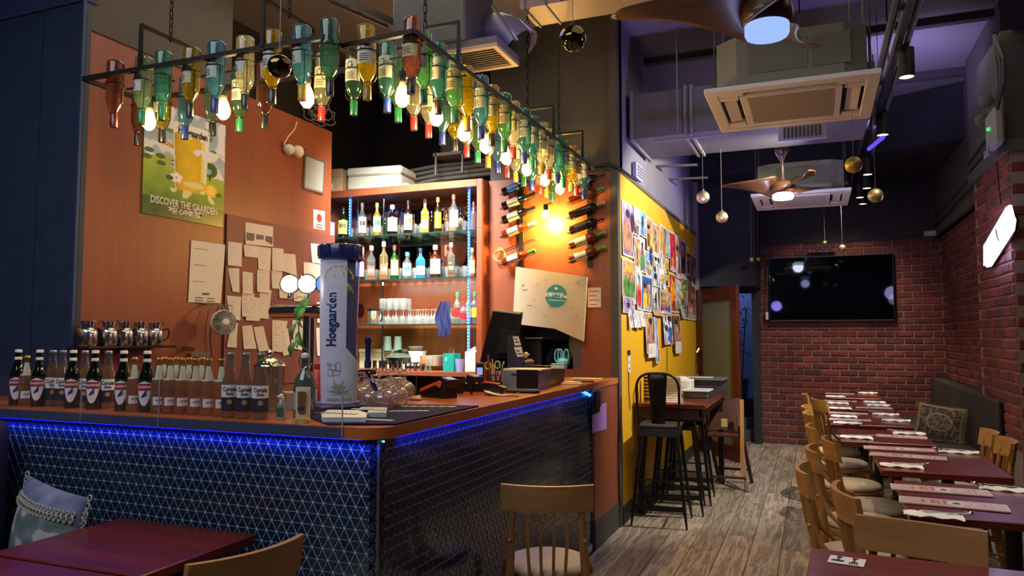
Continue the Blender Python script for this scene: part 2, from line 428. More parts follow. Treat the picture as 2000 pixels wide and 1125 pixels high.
# ---- wall with yellow panel (X=-1.44) and painted part above it
struct('wall_yellow', MB().box((-1.52, 5.86, 0.14), (-1.44, 9.98, 2.83)), mat('d9a406', 0.6, noise_=0.04, nscale=3))
yb = struct('baseboard_left', MB().box((-1.52, 5.86, 0), (-1.432, 9.98, 0.14)), mat('34332f', 0.6))
struct('wall_upper', MB().box((-1.58, 5.86, 2.83), (-1.45, 10.0, 4.15)).box((-1.6, 9.98, 0), (-1.40, 10.1, 4.15)), mat('77737a', 0.85, noise_=0.06, nscale=3))
struct('trim_8', MB().box((-1.52, 5.86, 2.83), (-1.425, 9.98, 2.86)), mat('5a5648', 0.6))
# ---- corridor / doorway at the back
struct('wall_hall', MB().box((-1.6, 10.1, 2.15), (-0.68, 11.05, 4.15)).box((-1.6, 10.1, 0), (-1.5, 11.05, 4.15)), mat('26272e', 0.85))
struct('trim_9', MB().box((-0.80, 10.86, 0), (-0.70, 11.1, 2.2)).box((-1.5, 11.0, 2.1), (-0.70, 11.1, 2.2)), mat('1f2322', 0.5))
struct('wall_yard', MB().box((-2.4, 12.5, 0), (0.2, 12.6, 3)), mat('7c8cc0', 0.9, em='5a78c8', ems=0.0))
light('yard_light', 'AREA', (-1.2, 12.3, 2.9), 16, (0.45, 0.6, 1.0), size=1.2, sizey=0.3, target=(-1.1, 12.2, 0))
# ---- back brick wall
BRICK = ramp_random(['522a2c', '5e2c2c', '6e322c', '7a362e', '662e2e', '783a30', '823f33', '682f2e', '5a2a2a'], 0.7)
MORT = mat('8f7c74', 0.9, noise_=0.1, nscale=40)
bk = struct('wall_back', MB().box((-0.70, 11.0, 0), (1.75, 11.1, 2.77)), MORT)
bms = []
for k in range(4):
    mb = MB().cbox((-0.106, -0.012, -0.037), (0.106, 0.008, 0.037), 0.008)
    mb.v = [(x + R.uniform(-.004, .004), y + R.uniform(-.002, .002), z + R.uniform(-.0035, .0035)) for x, y, z in mb.v]
    bms.append(mb.mesh('brick'))
half = MB().cbox((-0.05, -0.012, -0.037), (0.05, 0.008, 0.037), 0.008).mesh('brick')
for r in range(32):
    z = 0.045 + r * 0.0865
    for i in range(12):
        x = -0.59 + i * 0.225 + (0.1125 if r % 2 else 0)
        if x > 1.62: continue
        if -0.45 < x < 0.86 and 1.80 < z < 2.5: continue
        obj('brick', bms[R.randrange(4)], BRICK, bk, (x, 11.0, z), (0, 0, R.uniform(-.01, .01)))
    if r % 2: obj('brick', half, BRICK, bk, (-0.645, 11.0, z))
struct('trim_10', MB().box((-1.6, 10.98, 2.77), (1.75, 11.1, 4.15)), mat('303133', 0.85))
# ---- right brick wall and pillar
def brick_wall(name, X, y0, y1, zmax, keep):
    wl = struct(name, MB().box((X, y0, 0), (X + 0.12, y1, zmax)), MORT)
    spots = []
    nr = int(zmax / 0.0865)
    for r in range(nr):
        z = 0.045 + r * 0.0865; y = y0 + 0.113 + (-0.1125 if r % 2 else 0)
        while y < y1:
            if y - 0.106 < y0: spots.append((y0 + 0.052, z, 1))
            elif y + 0.106 <= y1 + 0.02: spots.append((y, z, 0))
            y += 0.225
    spots.sort(key=lambda s: s[0] + abs(s[1] - 1.8) * 0.8)
    vis = [s for s in spots if s[1] > 0.6]
    for (y, z, h) in vis[:keep]:
        obj('brick', half if h else bms[R.randrange(4)], BRICK, wl, (X, y, z), (0, 0, -PI / 2))
    rest = MB()
    for (y, z, h) in vis[keep:]: rest.cbox((X - .012, y - .106, z - .037), (X + .008, y + .106, z + .037), .008)
    if rest.v: o = obj('brick_field', rest, BRICK, wl); o['kind'] = 'stuff'
    return wl
brick_wall('wall_right', 1.55, 8.13, 11.0, 2.77, 290)
pl = brick_wall('wall_pillar', 1.45, 6.76, 8.13, 2.95, 200)
for r in range(34):
    z = 0.045 + r * 0.0865
    if z < 0.6: continue
    for i in range(2):
        x = 1.45 + 0.11 + i * 0.225 + (0.1125 if r % 2 else 0)
        obj('brick', bms[R.randrange(4)], BRICK, pl, (x, 6.76, z))
struct('wall_corner', MB().box((1.46, 6.765, 0), (3.2, 8.0, 2.95)), MORT)
struct('trim_11', MB().box((1.5, 8.13, 2.77), (1.75, 11.05, 4.15)).box((1.42, 6.74, 2.95), (3.2, 8.13, 4.15)), mat('45453f', 0.85, noise_=0.06))
struct('trim_12', MB().box((1.40, 6.72, 2.93), (1.56, 8.15, 3.03)).box((1.46, 8.15, 2.77), (1.56, 11.0, 2.86)), mat('4b4944', 0.7))
# curved bulkhead below the ceiling at the back
cv = [(1.75, 8.7)]
for k in range(9):
    t = k / 8; cv.append((1.55 - 3.0 * t, 8.75 + 0.95 * math.sin(t * PI / 2)))
cv += [(-1.45, 11.0), (1.75, 11.0)]
struct('trim_13', MB().prism(cv, 'z', 3.55, 4.14), mat('1d1e22', 0.9))
struct('trim_14', MB().box((-1.45, 6.9, 4.09), (1.6, 6.98, 4.15)).box((-1.45, 8.3, 4.07), (1.6, 8.38, 4.15)), mat('3a383c', 0.8))
# ================================================================== BAR COUNTER
CZ = 1.165; FX = -1.445; FY = 2.30
ct = thing('bar_counter', 'L-shaped bar counter with an orange-brown top over dark blue triangle tiles', 'counter', (FX, FY, 0))
LX, LY = -FX, -FY
body = MB().box((-4.8, 2.36, 0), (-1.5, 2.70, 1.12)).box((-3.64, 2.70, 0), (-2.03, 3.05, 1.12)).box((-2.03, 2.36, 0), (-1.5, 5.12, 1.12)).box((-2.03, 5.12, 0), (-1.56, 5.77, 1.12))
obj('body', body, mat('1a2026', 0.7), ct, (LX, LY, 0))
# top with rounded outer corner
rc = 0.10
out = [(-4.8, FY)] + [(FX - rc + rc * math.sin(a), FY + rc - rc * math.cos(a)) for a in [k * PI / 16 for k in range(9)]] + [(FX, 5.775), (-2.06, 5.775), (-2.06, 3.12), (-3.65, 3.12), (-3.65, 2.775), (-4.8, 2.775)]
TOPM = wood('a8562c', 'bd6a38', 0.3, 'x', 0.6, coat=0.3, rnd=0.0)
top = MB().prism(out, 'z', 1.122, CZ)
obj('worktop', top, TOPM, ct, (LX, LY, 0))
# grout backing, tiles
GR = mat('a4adbc', 0.6); TILE = mat('10283a', 0.16, noise_=0.25, nscale=60, rnd=0.3, coat=0.4)
obj('grout', MB().box((-4.8, 2.333, 0), (-1.472, 2.37, 1.122)).box((-1.51, 2.333, 0), (-1.472, 5.10, 1.122)), GR, ct, (LX, LY, 0))
S = 0.0475; HT = S * math.sqrt(3) / 2
def tri_mesh(upw):
    g = 0.0024; a = S / 2
    cy = HT / 3
    k = 1 - g * 2 * math.sqrt(3) / (S) * 1.0
    P = [(-a, 0), (a, 0), (0, HT)] if upw else [(-a, HT), (0, 0), (a, HT)]
    c = (0, HT / 3) if upw else (0, 2 * HT / 3)
    P1 = [(c[0] + (x - c[0]) * k, c[1] + (z - c[1]) * k) for x, z in P]
    P2 = [(c[0] + (x - c[0]) * (k - .05), c[1] + (z - c[1]) * (k - .05)) for x, z in P]
    v = [(x, 0, z) for x, z in P1] + [(x, -0.0022, z) for x, z in P1] + [(x, -0.0034, z) for x, z in P2]
    f = [(0, 1, 4, 3), (1, 2, 5, 4), (2, 0, 3, 5), (3, 4, 7, 6), (4, 5, 8, 7), (5, 3, 6, 8), (6, 7, 8)]
    return v, f
TU, TD = tri_mesh(True), tri_mesh(False)
mU = MB().add(*TU).mesh('tile'); mD = MB().add(*TD).mesh('tile')
spots = []; edge = []
nrow = 26
def clip(poly, lim, sign):
    out_ = []
    for i in range(len(poly)):
        p, q = poly[i], poly[(i + 1) % len(poly)]
        ip, iq = (p[0] - lim) * sign <= 0, (q[0] - lim) * sign <= 0
        if ip: out_.append(p)
        if ip != iq:
            t_ = (lim - p[0]) / (q[0] - p[0]); out_.append((lim, p[1] + (q[1] - p[1]) * t_))
    return out_
def place(sd, q, z, u, lo, hi):
    if q - S / 2 >= lo and q + S / 2 <= hi: spots.append((sd, q, z, u)); return
    P = [(q + v[0], z + v[2]) for v in (TU if u else TD)[0][:3]]
    P = clip(P, hi, 1); P = clip(P, lo, -1) if P else P
    if len(P) >= 3: edge.append((sd, P))
for r in range(nrow):
    z = 1.118 - (r + 1) * HT + 0.004
    if z < 0: continue
    for i in range(-2, 116):
        place('L', -1.474 - (S / 2 if r % 2 else 0) - i * S / 2, z, i % 2 == 0, -4.15, -1.476)
    for i in range(-2, 120):
        place('R', 2.335 + (S / 2 if r % 2 else 0) + i * S / 2, z, i % 2 == 0, 2.337, 5.095)
def dist(s):
    p = Vector((s[1], 2.333, s[2])) if s[0] == 'L' else Vector((-1.472, s[1], s[2]))
    d = (p - O0).length
    return d + (0 if s[0] == 'L' else 0.12) + (3 if s[2] < 0.55 else 0)
spots.sort(key=dist)
field = MB()
for k, (sd, q, z, u) in enumerate(spots):
    if k < 300:
        if sd == 'L': obj('tile', mU if u else mD, TILE, ct, (LX + q, LY + 2.333, z))
        else: obj('tile', mU if u else mD, TILE, ct, (LX - 1.472, LY + q, z), (0, 0, PI / 2))
    else:
        v, f = TU if u else TD
        if sd == 'L': field.T = Matrix.Translation((q, 2.333, z))
        else: field.T = Matrix.Translation((-1.472, q, z)) @ Matrix.Rotation(PI / 2, 4, 'Z')
        field.add(v, f)
field.T = None
for sd, P in edge:
    n_ = len(P)
    if sd == 'L': field.add([(x, 2.333, z) for x, z in P] + [(x, 2.330, z) for x, z in P], [tuple(range(n_, 2 * n_))] + [(i, (i + 1) % n_, (i + 1) % n_ + n_, i + n_) for i in range(n_)])
    else: field.add([(-1.472, y, z) for y, z in P] + [(-1.469, y, z) for y, z in P], [tuple(range(n_, 2 * n_))] + [(i, (i + 1) % n_, (i + 1) % n_ + n_, i + n_) for i in range(n_)])
o = obj('tile_field', field, TILE, ct, (LX, LY, 0)); o['kind'] = 'stuff'
obj('corner_trim', MB().box((-1.476, 2.327, 0), (-1.468, 2.335, 1.12)), mat('5d6670', 0.4, 0.5), ct, (LX, LY, 0))
obj('end_panel', MB().box((-1.53, 5.10, 0.2), (-1.452, 5.775, 1.122)), ORANGE, ct, (LX, LY, 0))
obj('plinth', MB().box((-1.53, 5.10, 0), (-1.448, 5.775, 0.2)), mat('3a3a38', 0.6), ct, (LX, LY, 0))
# blue LED strip below the overhang
lp = [(-4.1, 2.324, 1.1185), (-1.60, 2.324, 1.1185)] + [(-1.6 + .138 * math.sin(a), 2.456 - .138 * math.cos(a), 1.1185) for a in [PI/8*k for k in range(1, 4)]] + [(-1.464, 2.47, 1.1185), (-1.464, 5.06, 1.1185)]
obj('led_strip', MB().tube(lp, 0.003, 4), emit('1018ff', 5), ct, (LX, LY, 0))
dd = MB()
for k in range(9): dd.sphere((-1.56 + .012 * k * .98, 2.338 + .002*k, 1.113), .0035, 6, 4)
for k in range(6): dd.sphere((-1.457, 4.9 + .035 * k, 1.1125 - 0.008 * k), .0055, 6, 4)
obj('led_dots', dd, emit('1e8cff', 30), ct, (LX, LY, 0))
light('counter_led_left', 'AREA', (-2.8, 2.31, 1.112), 2.4, (0.03, 0.06, 1.0), size=2.7, sizey=0.01, target=(-2.8, 2.40, 0.95), spread=1.3)
light('counter_led_right', 'AREA', (-1.45, 3.75, 1.112), 2.0, (0.03, 0.06, 1.0), size=0.01, sizey=2.6, target=(-1.475, 3.75, 0.9)).rotation_euler = (0, math.radians(14), 0)
# acrylic guard on the left counter edge
ag = thing('acrylic_guard', 'clear acrylic sheet guard along the front edge of the left counter', 'screen', (-4.2, 2.293, 1.125))
x1g = onY(667, 848, 2.29).x
obj('pane', MB().box((0, 0, 0), (x1g + 4.2, 0.003, 0.19)), glass('fbfcff', body=0.01, refl=0.25, base=0.02), ag)
obj('edge', MB().box((x1g + 4.198, -0.001, 0), (x1g + 4.201, 0.004, 0.19)), mat('aab4c0', .3), ag)
for px in (156, 308): obj('edge', MB().box((onY(px, 800, 2.29).x + 4.2 - .001, -0.001, 0), (onY(px, 800, 2.29).x + 4.201, 0.004, 0.19)), mat('8d98a8', .3), ag)
st = obj('grey_edging', MB().box((0, 0.0035, 0.0), (x1g + 4.2, 0.0065, 0.036)), mat('3c4660', 0.5), ag)

# ------------------------------------------------------------------ beer bottles on the left counter
DKG = glass('10240c', body=0.45, refl=0.8, base=0.06); AMB = glass('d89a3a', body=0.22, refl=0.8, base=0.05); CLR = glass('c9d6dc', body=0.08, refl=0.8, base=0.07)
WL = mat('e4e0dc', 0.5); NAVY = mat('121a3a', 0.5); GOLD = mat('c99a3c', 0.3, 0.8); REDL = mat('a01c1c', 0.5); BLUEL = mat('1d2a78', .5)
def prof_long(h=.24, r=.0305, n=.0125):  # longneck
    return [(0.001, 0), (r * .9, .0), (r, .006), (r, h * .54), (r * .93, h * .60), (r * .72, h * .67), (n * 1.35, h * .76), (n * 1.1, h * .86), (n, h * .95), (n * 1.12, h * .955), (n * 1.12, h * .985), (n * .9, h)]
LIQ = glass('fac060', body=0.24, refl=0.1, base=0.02)
_bm = {}
def bm_(key, mb, sm=40):
    if key not in _bm: _bm[key] = mb().mesh(key.split(':')[0], sm)
    return _bm[key]
def beer(kind, loc, label, rz=0):
    g = {'g': 'green lager bottles on the counter', 'c': 'clear longneck beer bottles on the counter', 'l': 'light beer bottles on the counter'}[kind]
    t = thing('beer_bottle', label, 'bottle', loc, rz, g)
    if kind == 'g':
        H = .265; rr = .034
        obj('glass_body', bm_('glass_body:g', lambda: MB().lathe(prof_long(H, rr, .0135), 18)), DKG, t)
        obj('cap', bm_('cap:g', lambda: MB().lathe([(.0155, H-.012), (.0165, H - .004), (.014, H + .002), (.001, H + .002)], 14)), WHITEP, t)
        def shp(u, v, a, b):
            k = abs(u - .5) * 2
            return a + (b - a) * (1 - .12 * k) * v + (b - a) * (1 - v) * (k ** 2.2) * .75 * 1.0
        lb = obj('label', bm_('label:g1', lambda: arc_label(rr + .0006, .028, .135, 1.0, 12, shp)), WHITEP, t)
        obj('red_band', bm_('red_band:g', lambda: arc_label(rr + .0012, .094, .124, .86, 10)), REDL, lb)
        obj('bird_mark', bm_('bird_mark:g', lambda: arc_label(rr + .0012, .060, .088, .3, 5, lambda u, v, a, b: a + (b - a) * (v * (.4 + .6 * u)) + .012 * u)), BLUEL, lb)
        cyl_text('KINGFISHER', .0135, rr + .0016, .109, WHITEP, lb, .0004, sx=.8)
        nl = obj('neck_label', bm_('neck_label:g', lambda: MB().lathe([(.0195, .178), (.0168, .205), (.0155, .232)], 14)), WHITEP, t)
        obj('red_stripe', bm_('red_stripe:g', lambda: MB().lathe([(.0186, .190), (.0172, .204)], 14, a0=PI, a1=2 * PI)), REDL, nl)
    elif kind == 'c':
        H = .262; rr = .0315
        obj('glass_body', bm_('glass_body:c', lambda: MB().lathe(prof_long(H, rr, .0145), 18)), CLR, t)
        obj('beer', bm_('beer:c', lambda: MB().lathe([(.001, .004), (rr - .002, .004), (rr - .002, H * .54), (rr * .68, H * .665), (.0165, H * .76), (.001, H * .76)], 14)), LIQ, t)
        obj('cap', bm_('cap:c', lambda: MB().lathe([(.0155, H-.012), (.0165, H - .004), (.014, H + .002), (.001, H + .002)], 14)), mat('9aa0ac', .3, .6), t)
        lb = obj('label', bm_('label:c', lambda: arc_label(rr + .0006, .085, .135, 1.45, 12)), WHITEP, t)
        cyl_text('Corona', .0255, rr + .0013, .117, NAVY, lb, .0009, sx=.72)
        cyl_text('Extra', .0165, rr + .0013, .099, NAVY, lb, .0006, sx=.8)
        db = obj('dark_band', bm_('dark_band:c', lambda: arc_label(rr + .0005, .030, .085, 1.45, 12)), mat('15172a', .5), t)
        obj('crest', bm_('crest:c', lambda: MB().grid(8, 4, lambda u, v: ((rr + .0012) * math.sin((v * .34) * math.cos(u * 2 * PI)), -(rr + .0012) * math.cos((v * .34) * math.cos(u * 2 * PI)), .066 + .0105 * v * math.sin(u * 2 * PI)))), mat('b98a4e', .5), db)
    else:
        H = .235; rr = .0295
        obj('glass_body', bm_('glass_body:l', lambda: MB().lathe(prof_long(H, rr, .0115), 18)), glass('d9d4b8', body=.08, refl=.8, base=.07), t)
        obj('beer', bm_('beer:l', lambda: MB().lathe([(.001, .004), (rr - .002, .004), (rr - .002, H * .54), (rr * .68, H * .665), (.0125, H * .8), (.001, H * .8)], 14)), glass('fccc60', body=.24, refl=.1, base=.02), t)
        obj('cap', bm_('cap:l', lambda: MB().lathe([(.0145, H-.010), (.0155, H - .004), (.013, H + .002), (.001, H + .002)], 14)), GOLD, t)
        obj('neck_label', bm_('neck_label:l', lambda: MB().grid(3, 4, lambda u, v: ((.0245 - .0105 * v) * math.sin((u - .5) * 1.3), -(.0245 - .0105 * v) * math.cos((u - .5) * 1.3), .150 + .055 * v))), mat('cfd6bc', .25, .3), t)
        nb = obj('neck_band', bm_('neck_band:l', lambda: arc_label(.0262, .138, .150, 1.2, 8)), WHITEP, t)
        obj('red_stripe', bm_('red_stripe:l', lambda: arc_label(.0268, .140, .1435, 1.1, 8)), REDL, nb)
        lb = obj('label', bm_('label:l', lambda: arc_label(rr + .0006, .035, .070, .75, 8)), WHITEP, t)
        cyl_text('ULTRA', .011, rr + .0012, .055, NAVY, lb, .0003, a=.2)
    return t
row = [  # px of cap, base row y, kind
    (32, 'g'), (49, 'l'), (74, 'g'), (100, 'c'), (119, 'c'), (140, 'g'), (163, 'c'), (183, 'g'), (209, 'c'), (239, 'g'), (260, 'l2'), (285, 'g'),
    (308, 'l'), (330, 'l'), (354, 'l'), (380, 'l'), (405, 'l'), (430, 'l'), (448, 'c'), (478, 'c'), (508, 'c')]
cnt = {'g': 0, 'l': 0, 'c': 0}
kn = {'g': 'dark green beer bottle with white-red shield label', 'l': 'golden beer bottle with gold cap and small white label', 'c': 'pale amber longneck bottle with white label over dark band'}
for px, k in row:
    k0 = k[0]; o_n = ORD[cnt[k0]]; cnt[k0] += 1
    yy = 2.40 if px > 290 else (2.43 if k0 != 'c' else 2.47)
    if px in (448, 478, 508): yy = 2.385
    if k0 == 'l' and px > 290: yy = 2.42
    p = onY(px, 790, yy)
    beer(k0, (p.x, yy, CZ), kn[k0] + ', ' + o_n + ' from the left', rz=FACE(p.x, yy) + R.uniform(-.08, .08) + {'g': -.25, 'c': .0, 'l': .1}[k0])
# second rank glimpsed behind
for px, k0 in ((318, 'l'), (342, 'l'), (367, 'l'), (392, 'l')):
    o_n = ORD[cnt['l']]; cnt['l'] += 1
    p = onY(px, 790, 2.50)
    beer('l', (p.x, 2.50, CZ), 'golden beer bottle with gold cap in the rear rank, ' + ['first','second','third','fourth'][cnt['l'] - 9] + ' from the left', rz=FACE(p.x, 2.5))

# ------------------------------------------------------------------ steel jugs on a glass ledge on the orange wall
lg = thing('wall_ledge', 'narrow dark glass ledge on the orange wall holding the steel jugs', 'shelf', (-3.70, 2.9, 1.44))
yA = onX(150, 690, -3.62).y; yB = onX(322, 690, -3.62).y
obj('ledge_board', MB().cbox((0.002, yA - 2.9, -0.012), (0.17, yB - 2.9, 0), .003), mat('2a2020', .2), lg)
obj('bracket', MB().box((0.002, .15, -.04), (0.1, .165, -.012)), STEEL, lg); obj('bracket', MB().box((0.002, .65, -.04), (0.1, .665, -.012)), STEEL, lg)
jb = MB().lathe([(.001, 0), (.044, 0), (.047, .004), (.047, .078), (.04, .094), (.032, .1)], 18)
jn = MB().lathe([(.032, .1), (.032, .122), (.036, .126), (.036, .134), (.03, .137), (.001, .137)], 16)
jh = MB().tube([(.045, 0, .025), (.075, 0, .04), (.085, 0, .07), (.078, 0, .098), (.044, 0, .09)], .0055, 8)
js = MB().prism([(-.046, .055), (-.046, .09), (-.078, .098)], 'y', -.01, .01)
jl = MB().tube([(.02, 0, .137), (.045, 0, .141), (.05, 0, .118)], .003, 6)
jms = [x.mesh('m', 40) for x in (jb, jn, jh, js, jl)]
for i, (px, ro) in enumerate(((171, 0.2), (211, 2.4), (242, 2.9), (272, 0.5), (301, -0.4))):
    y = onX(px, 670, -3.6).y
    t = thing('milk_jug', 'squat polished steel jug with flip lid, ' + ORD[i] + ' from the left on the wall ledge', 'jug', (-3.6, y, 1.441), ro + PI/2, 'steel jugs on the wall ledge')
    obj('jug_body', jms[0], STEEL, t); obj('neck', jms[1], CHROME, t); obj('handle', jms[2], mat('2a2a2c', .3, .5), t); obj('spout', jms[3], STEEL, t); obj('lid_lever', jms[4], CHROME, t)

# ------------------------------------------------------------------ poster and papers on the orange wall
XW = -3.70
def rect_on_wall(px0, py0, px1, py1, X=XW):
    a = onX(px0, py0, X); b = onX(px1, py1, X); return a, b
import bisect
def ell(u, v, cu, cv, ru, rv): return ((u - cu) / ru) ** 2 + ((v - cv) / rv) ** 2 < 1
def noise2(u, v, s=8, o=0): return noise.noise(Vector((u * s + o, v * s, o * 1.7)))
def poster_col(u, v):  # v up
    n_ = noise2(u, v, 9)
    # rolling landscape, glass of beer, citrus
    if v < .155 + .02 * n_: base = (0.03 + .02 * n_, 0.085 + .04 * n_, 0.015)
    elif v < .5 + .05 * math.sin(u * 5): 
        k = (v - .15) / .35; base = (.10 + .30 * k + .06 * n_, .22 + .30 * k + .08 * n_, .02 + .05 * k)
    else:
        k = (v - .5) / .5; base = (.42 + .2 * n_, .5 + .15 * n_, .56)
        if n_ > .12: base = (.75, .76, .78)
    if ell(u, v, .80, .52, .10, .07) and n_ > -.35: base = (.05, .13, .03)
    if abs(u - .8) < .012 and .42 < v < .48: base = (.05, .03, .02)
    for cu, cv in ((.06, .56), (.19, .53), (.2, .47), (.04, .5)):
        if ell(u, v, cu, cv, .055, .022): base = (.07, .15, .03)
    if .30 < u < .40 and .46 < v < .52: base = (.5, .5, .5) if int(v * 100) % 3 else (.1, .1, .12)
    # wheat
    for s in range(9):
        if ell(u, v, .07 + s * .04, .74 - s * .014, .028, .012): base = (.62, .34, .04)
    for s in range(6):
        if ell(u, v, .18 + s * .04, .655 - s * .005, .024, .010): base = (.6, .3, .03)
    # leaves
    for cu, cv, a, b_ in ((.80, .83, .022, .045), (.84, .70, .045, .02), (.30, .78, .06, .02), (.36, .82, .03, .03)):
        if ell(u, v, cu, cv, a, b_): base = (.12, .28, .05)
    # glass
    wv = .205 + .04 * max(0, (v - .5)) * 2
    wv *= .86 + .14 * min(1, max(0, (v - .27) / .15)) ** .5
    if v > .86: wv *= max(0, 1 - ((v - .86) / .03) ** 2) ** .5 * .3 + .7
    if abs(u - .555) < wv and .27 < v < .885:
        if v > .80 or (v > .76 and n_ > 0): base = (.82, .80, .70)
        else:
            q_ = (u - .555) / wv; base = (.74 - .25 * q_ * q_ + .08 * n_, .50 - .2 * q_ * q_ + .06 * n_, .015)
            if u > .68: base = (.80, .70, .25)
            if u > .73: base = (.85, .85, .8)
        if abs(u - .555) > wv - .012: base = (.75, .75, .65)
    if ell(u, v, .80, .65, .22, .045) and n_ > -.2 and u > .55: base = (.78, .78, .8)
    # citrus and flower
    if ell(u, v, .60, .345, .20, .05): base = (.80, .48, .03)
    if ell(u, v, .60, .34, .13, .028): base = (.72, .70, .30)
    if ell(u, v, .82, .325, .085, .06): base = (.85, .52, .03)
    if ell(u, v, .82, .33, .055, .045): base = (.88, .68, .12)
    for a in range(5):
        an = a * 2 * PI / 5 + .3
        if ell(u, v, .38 + .045 * math.cos(an), .375 + .028 * math.sin(an), .032, .02): base = (.85, .85, .8)
    if ell(u, v, .30, .36, .045, .022) or ell(u, v, .93, .30, .045, .02): base = (.03, .12, .03)
    if .30 < u < .9 and .205 < v < .275 and n_ > .15: base = (.7, .72, .35)
    return tuple(max(0, min(1, q)) for q in base)
ya = onX(275, 400, XW).y; yb_ = onX(435, 400, XW).y
zb = onX(271, 415, XW).z; zt = 2.93
PW = yb_ - ya; PH = zt - zb
po = thing('wall_poster', 'large beer poster of a full glass over green fields on the orange wall', 'poster', (XW + .001, ya, zb))
obj('printed_sheet', painted('printed_sheet', 170, 280, lambda u, v: (.008, u * PW, v * PH), poster_col), print_mat(.3), po)
obj('backing_board', MB().box((0, 0, 0), (.0075, PW, PH)), mat('4a6a2a', .6), po)
ry = (PI / 2, 0, PI / 2)
lettering('DISCOVER THE GAARDEN', .064, mat('e2dfd2', .5), po, (.0095, PW * .5, PH * .135), ry, bold=.001, sx=.72)
lettering('發掘 心中的花園', .040, mat('e6e6d8', .5), po, (.0095, PW * .5, PH * .068), ry, bold=.001)
lettering('Hoegaarden', .062, mat('1a2340', .5), po, (.0095, PW * .57, PH * .815), ry, bold=.002, sx=.8)
# framed certificate, sticker
def flat_paper(name, label, cat, X, corners, m=PAPER, lines=0, group=None, th=.002, inkw=.7, curl=0.0):
    """corners in px: TL,TR,BR,BL on plane X"""
    P = [onX(*c, X) for c in corners]
    b0 = P[3]; t = thing(name, label, cat, b0, 0, group)
    L = [p - b0 for p in P]
    def pos(u, v):
        q = (L[3] * (1 - u) + L[2] * u) * (1 - v) + (L[0] * (1 - u) + L[1] * u) * v
        return (th + curl * (1 - v) ** 2 + .5 * curl * math.sin(u * 3), q.y, q.z)
    mb = MB(); mb.grid(5, 6, pos); n0 = len(mb.v)
    obj('sheet', mb, m, t)
    if lines:
        mb = MB()
        for k in range(lines):
            v = .88 - k * .8 / max(lines, 1); ue = .12 + inkw * R.uniform(.3, 1)
            a, b, c, d = pos(.1, v), pos(ue, v), pos(ue, v - .012), pos(.1, v - .012)
            mb.quad(*[(q[0] + .0006, q[1], q[2]) for q in (d, c, b, a)])
        obj('writing', mb, mat('8a8688', .8), t)
    return t
t = flat_paper('framed_licence', 'small framed licence sheet hung near the end of the orange wall', 'frame', XW, [(595, 305), (630, 318), (627, 375), (592, 366)], mat('8f928e', .4), 9, th=.014)
P = [onX(*c, XW) - Vector(t.location) for c in [(594, 303), (631, 317), (628, 377), (591, 367)]]
fr = MB()
for a, b in ((0, 1), (1, 2), (2, 3), (3, 0)): fr.tube([(.01, P[a].y, P[a].z), (.01, P[b].y, P[b].z)], .009, 4)
obj('frame', fr, mat('8d8a86', .3, .7), t)
t = flat_paper('wall_sticker', 'white square sticker with a red round emblem at the edge of the orange wall', 'sticker', XW, [(612, 409), (634, 413), (634, 450), (612, 446)], mat('e9e4e0', .5), 0)
c = onX(623, 426, XW) - Vector(t.location)
mb = MB(); mb.T = Matrix.Translation((.0035, c.y, c.z)) @ Matrix.Rotation(PI/2, 4, 'Y'); mb.lathe([(.001, 0), (.035, 0)], 20); mb.T = None
obj('red_emblem', mb, mat('b03020', .5), t)
mb = MB()
for k in range(4): mb.box((.004, c.y - .02 + .012 * (k % 2), c.z - .02 + .012 * k), (.0045, c.y - .002 + .012 * (k % 2), c.z - .014 + .012 * k))
for k in range(4): mb.box((.004, c.y - .04 + .022 * k, c.z - .085), (.0045, c.y - .026 + .022 * k, c.z - .068))
mb.box((.004, c.y - .04, c.z - .058), (.0045, c.y + .04, c.z - .052))
obj('sticker_marks', mb, mat('5a1a1a', .6), t)
# notice board sheet
BX = -3.688
P = [onX(441, 418, XW), onX(652, 452, XW), onX(652, 730, XW), onX(441, 745, XW)]
nb = thing('notice_board', 'plum-red pin board sheet on the orange wall covered with taped slips', 'board', (XW, P[0].y, P[3].z))
obj('board_sheet', MB().box((.001, 0, -.05), (.012, P[1].y - P[0].y, P[0].z - P[3].z)), mat('76403a', .55), nb)
obj('board_edge', MB().box((.001, -.003, -.05), (.013, 0, P[0].z - P[3].z)), mat('3a1c18', .7), nb)
tn = flat_paper('wall_calendar', 'tall white planner sheet with a blue mark, left of the slips', 'paper', XW, [(372, 469), (439, 478), (430, 592), (366, 590)], mat('d9d3ce', .7), 3, th=.006, inkw=.4)
c = onX(400, 574, XW) - Vector(tn.location)
obj('blue_mark', MB().box((.0085, c.y - .03, c.z - .006), (.009, c.y + .03, c.z + .006)), mat('2c3a80', .5), tn)
mb = MB()
for k in range(6): mb.box((.0085, c.y - .09 + .1 * (k % 2), c.z - .03 - .018 * (k // 2)), (.009, c.y - .02 + .1 * (k % 2), c.z - .026 - .018 * (k // 2)))
obj('printed_lines', mb, INK, tn)
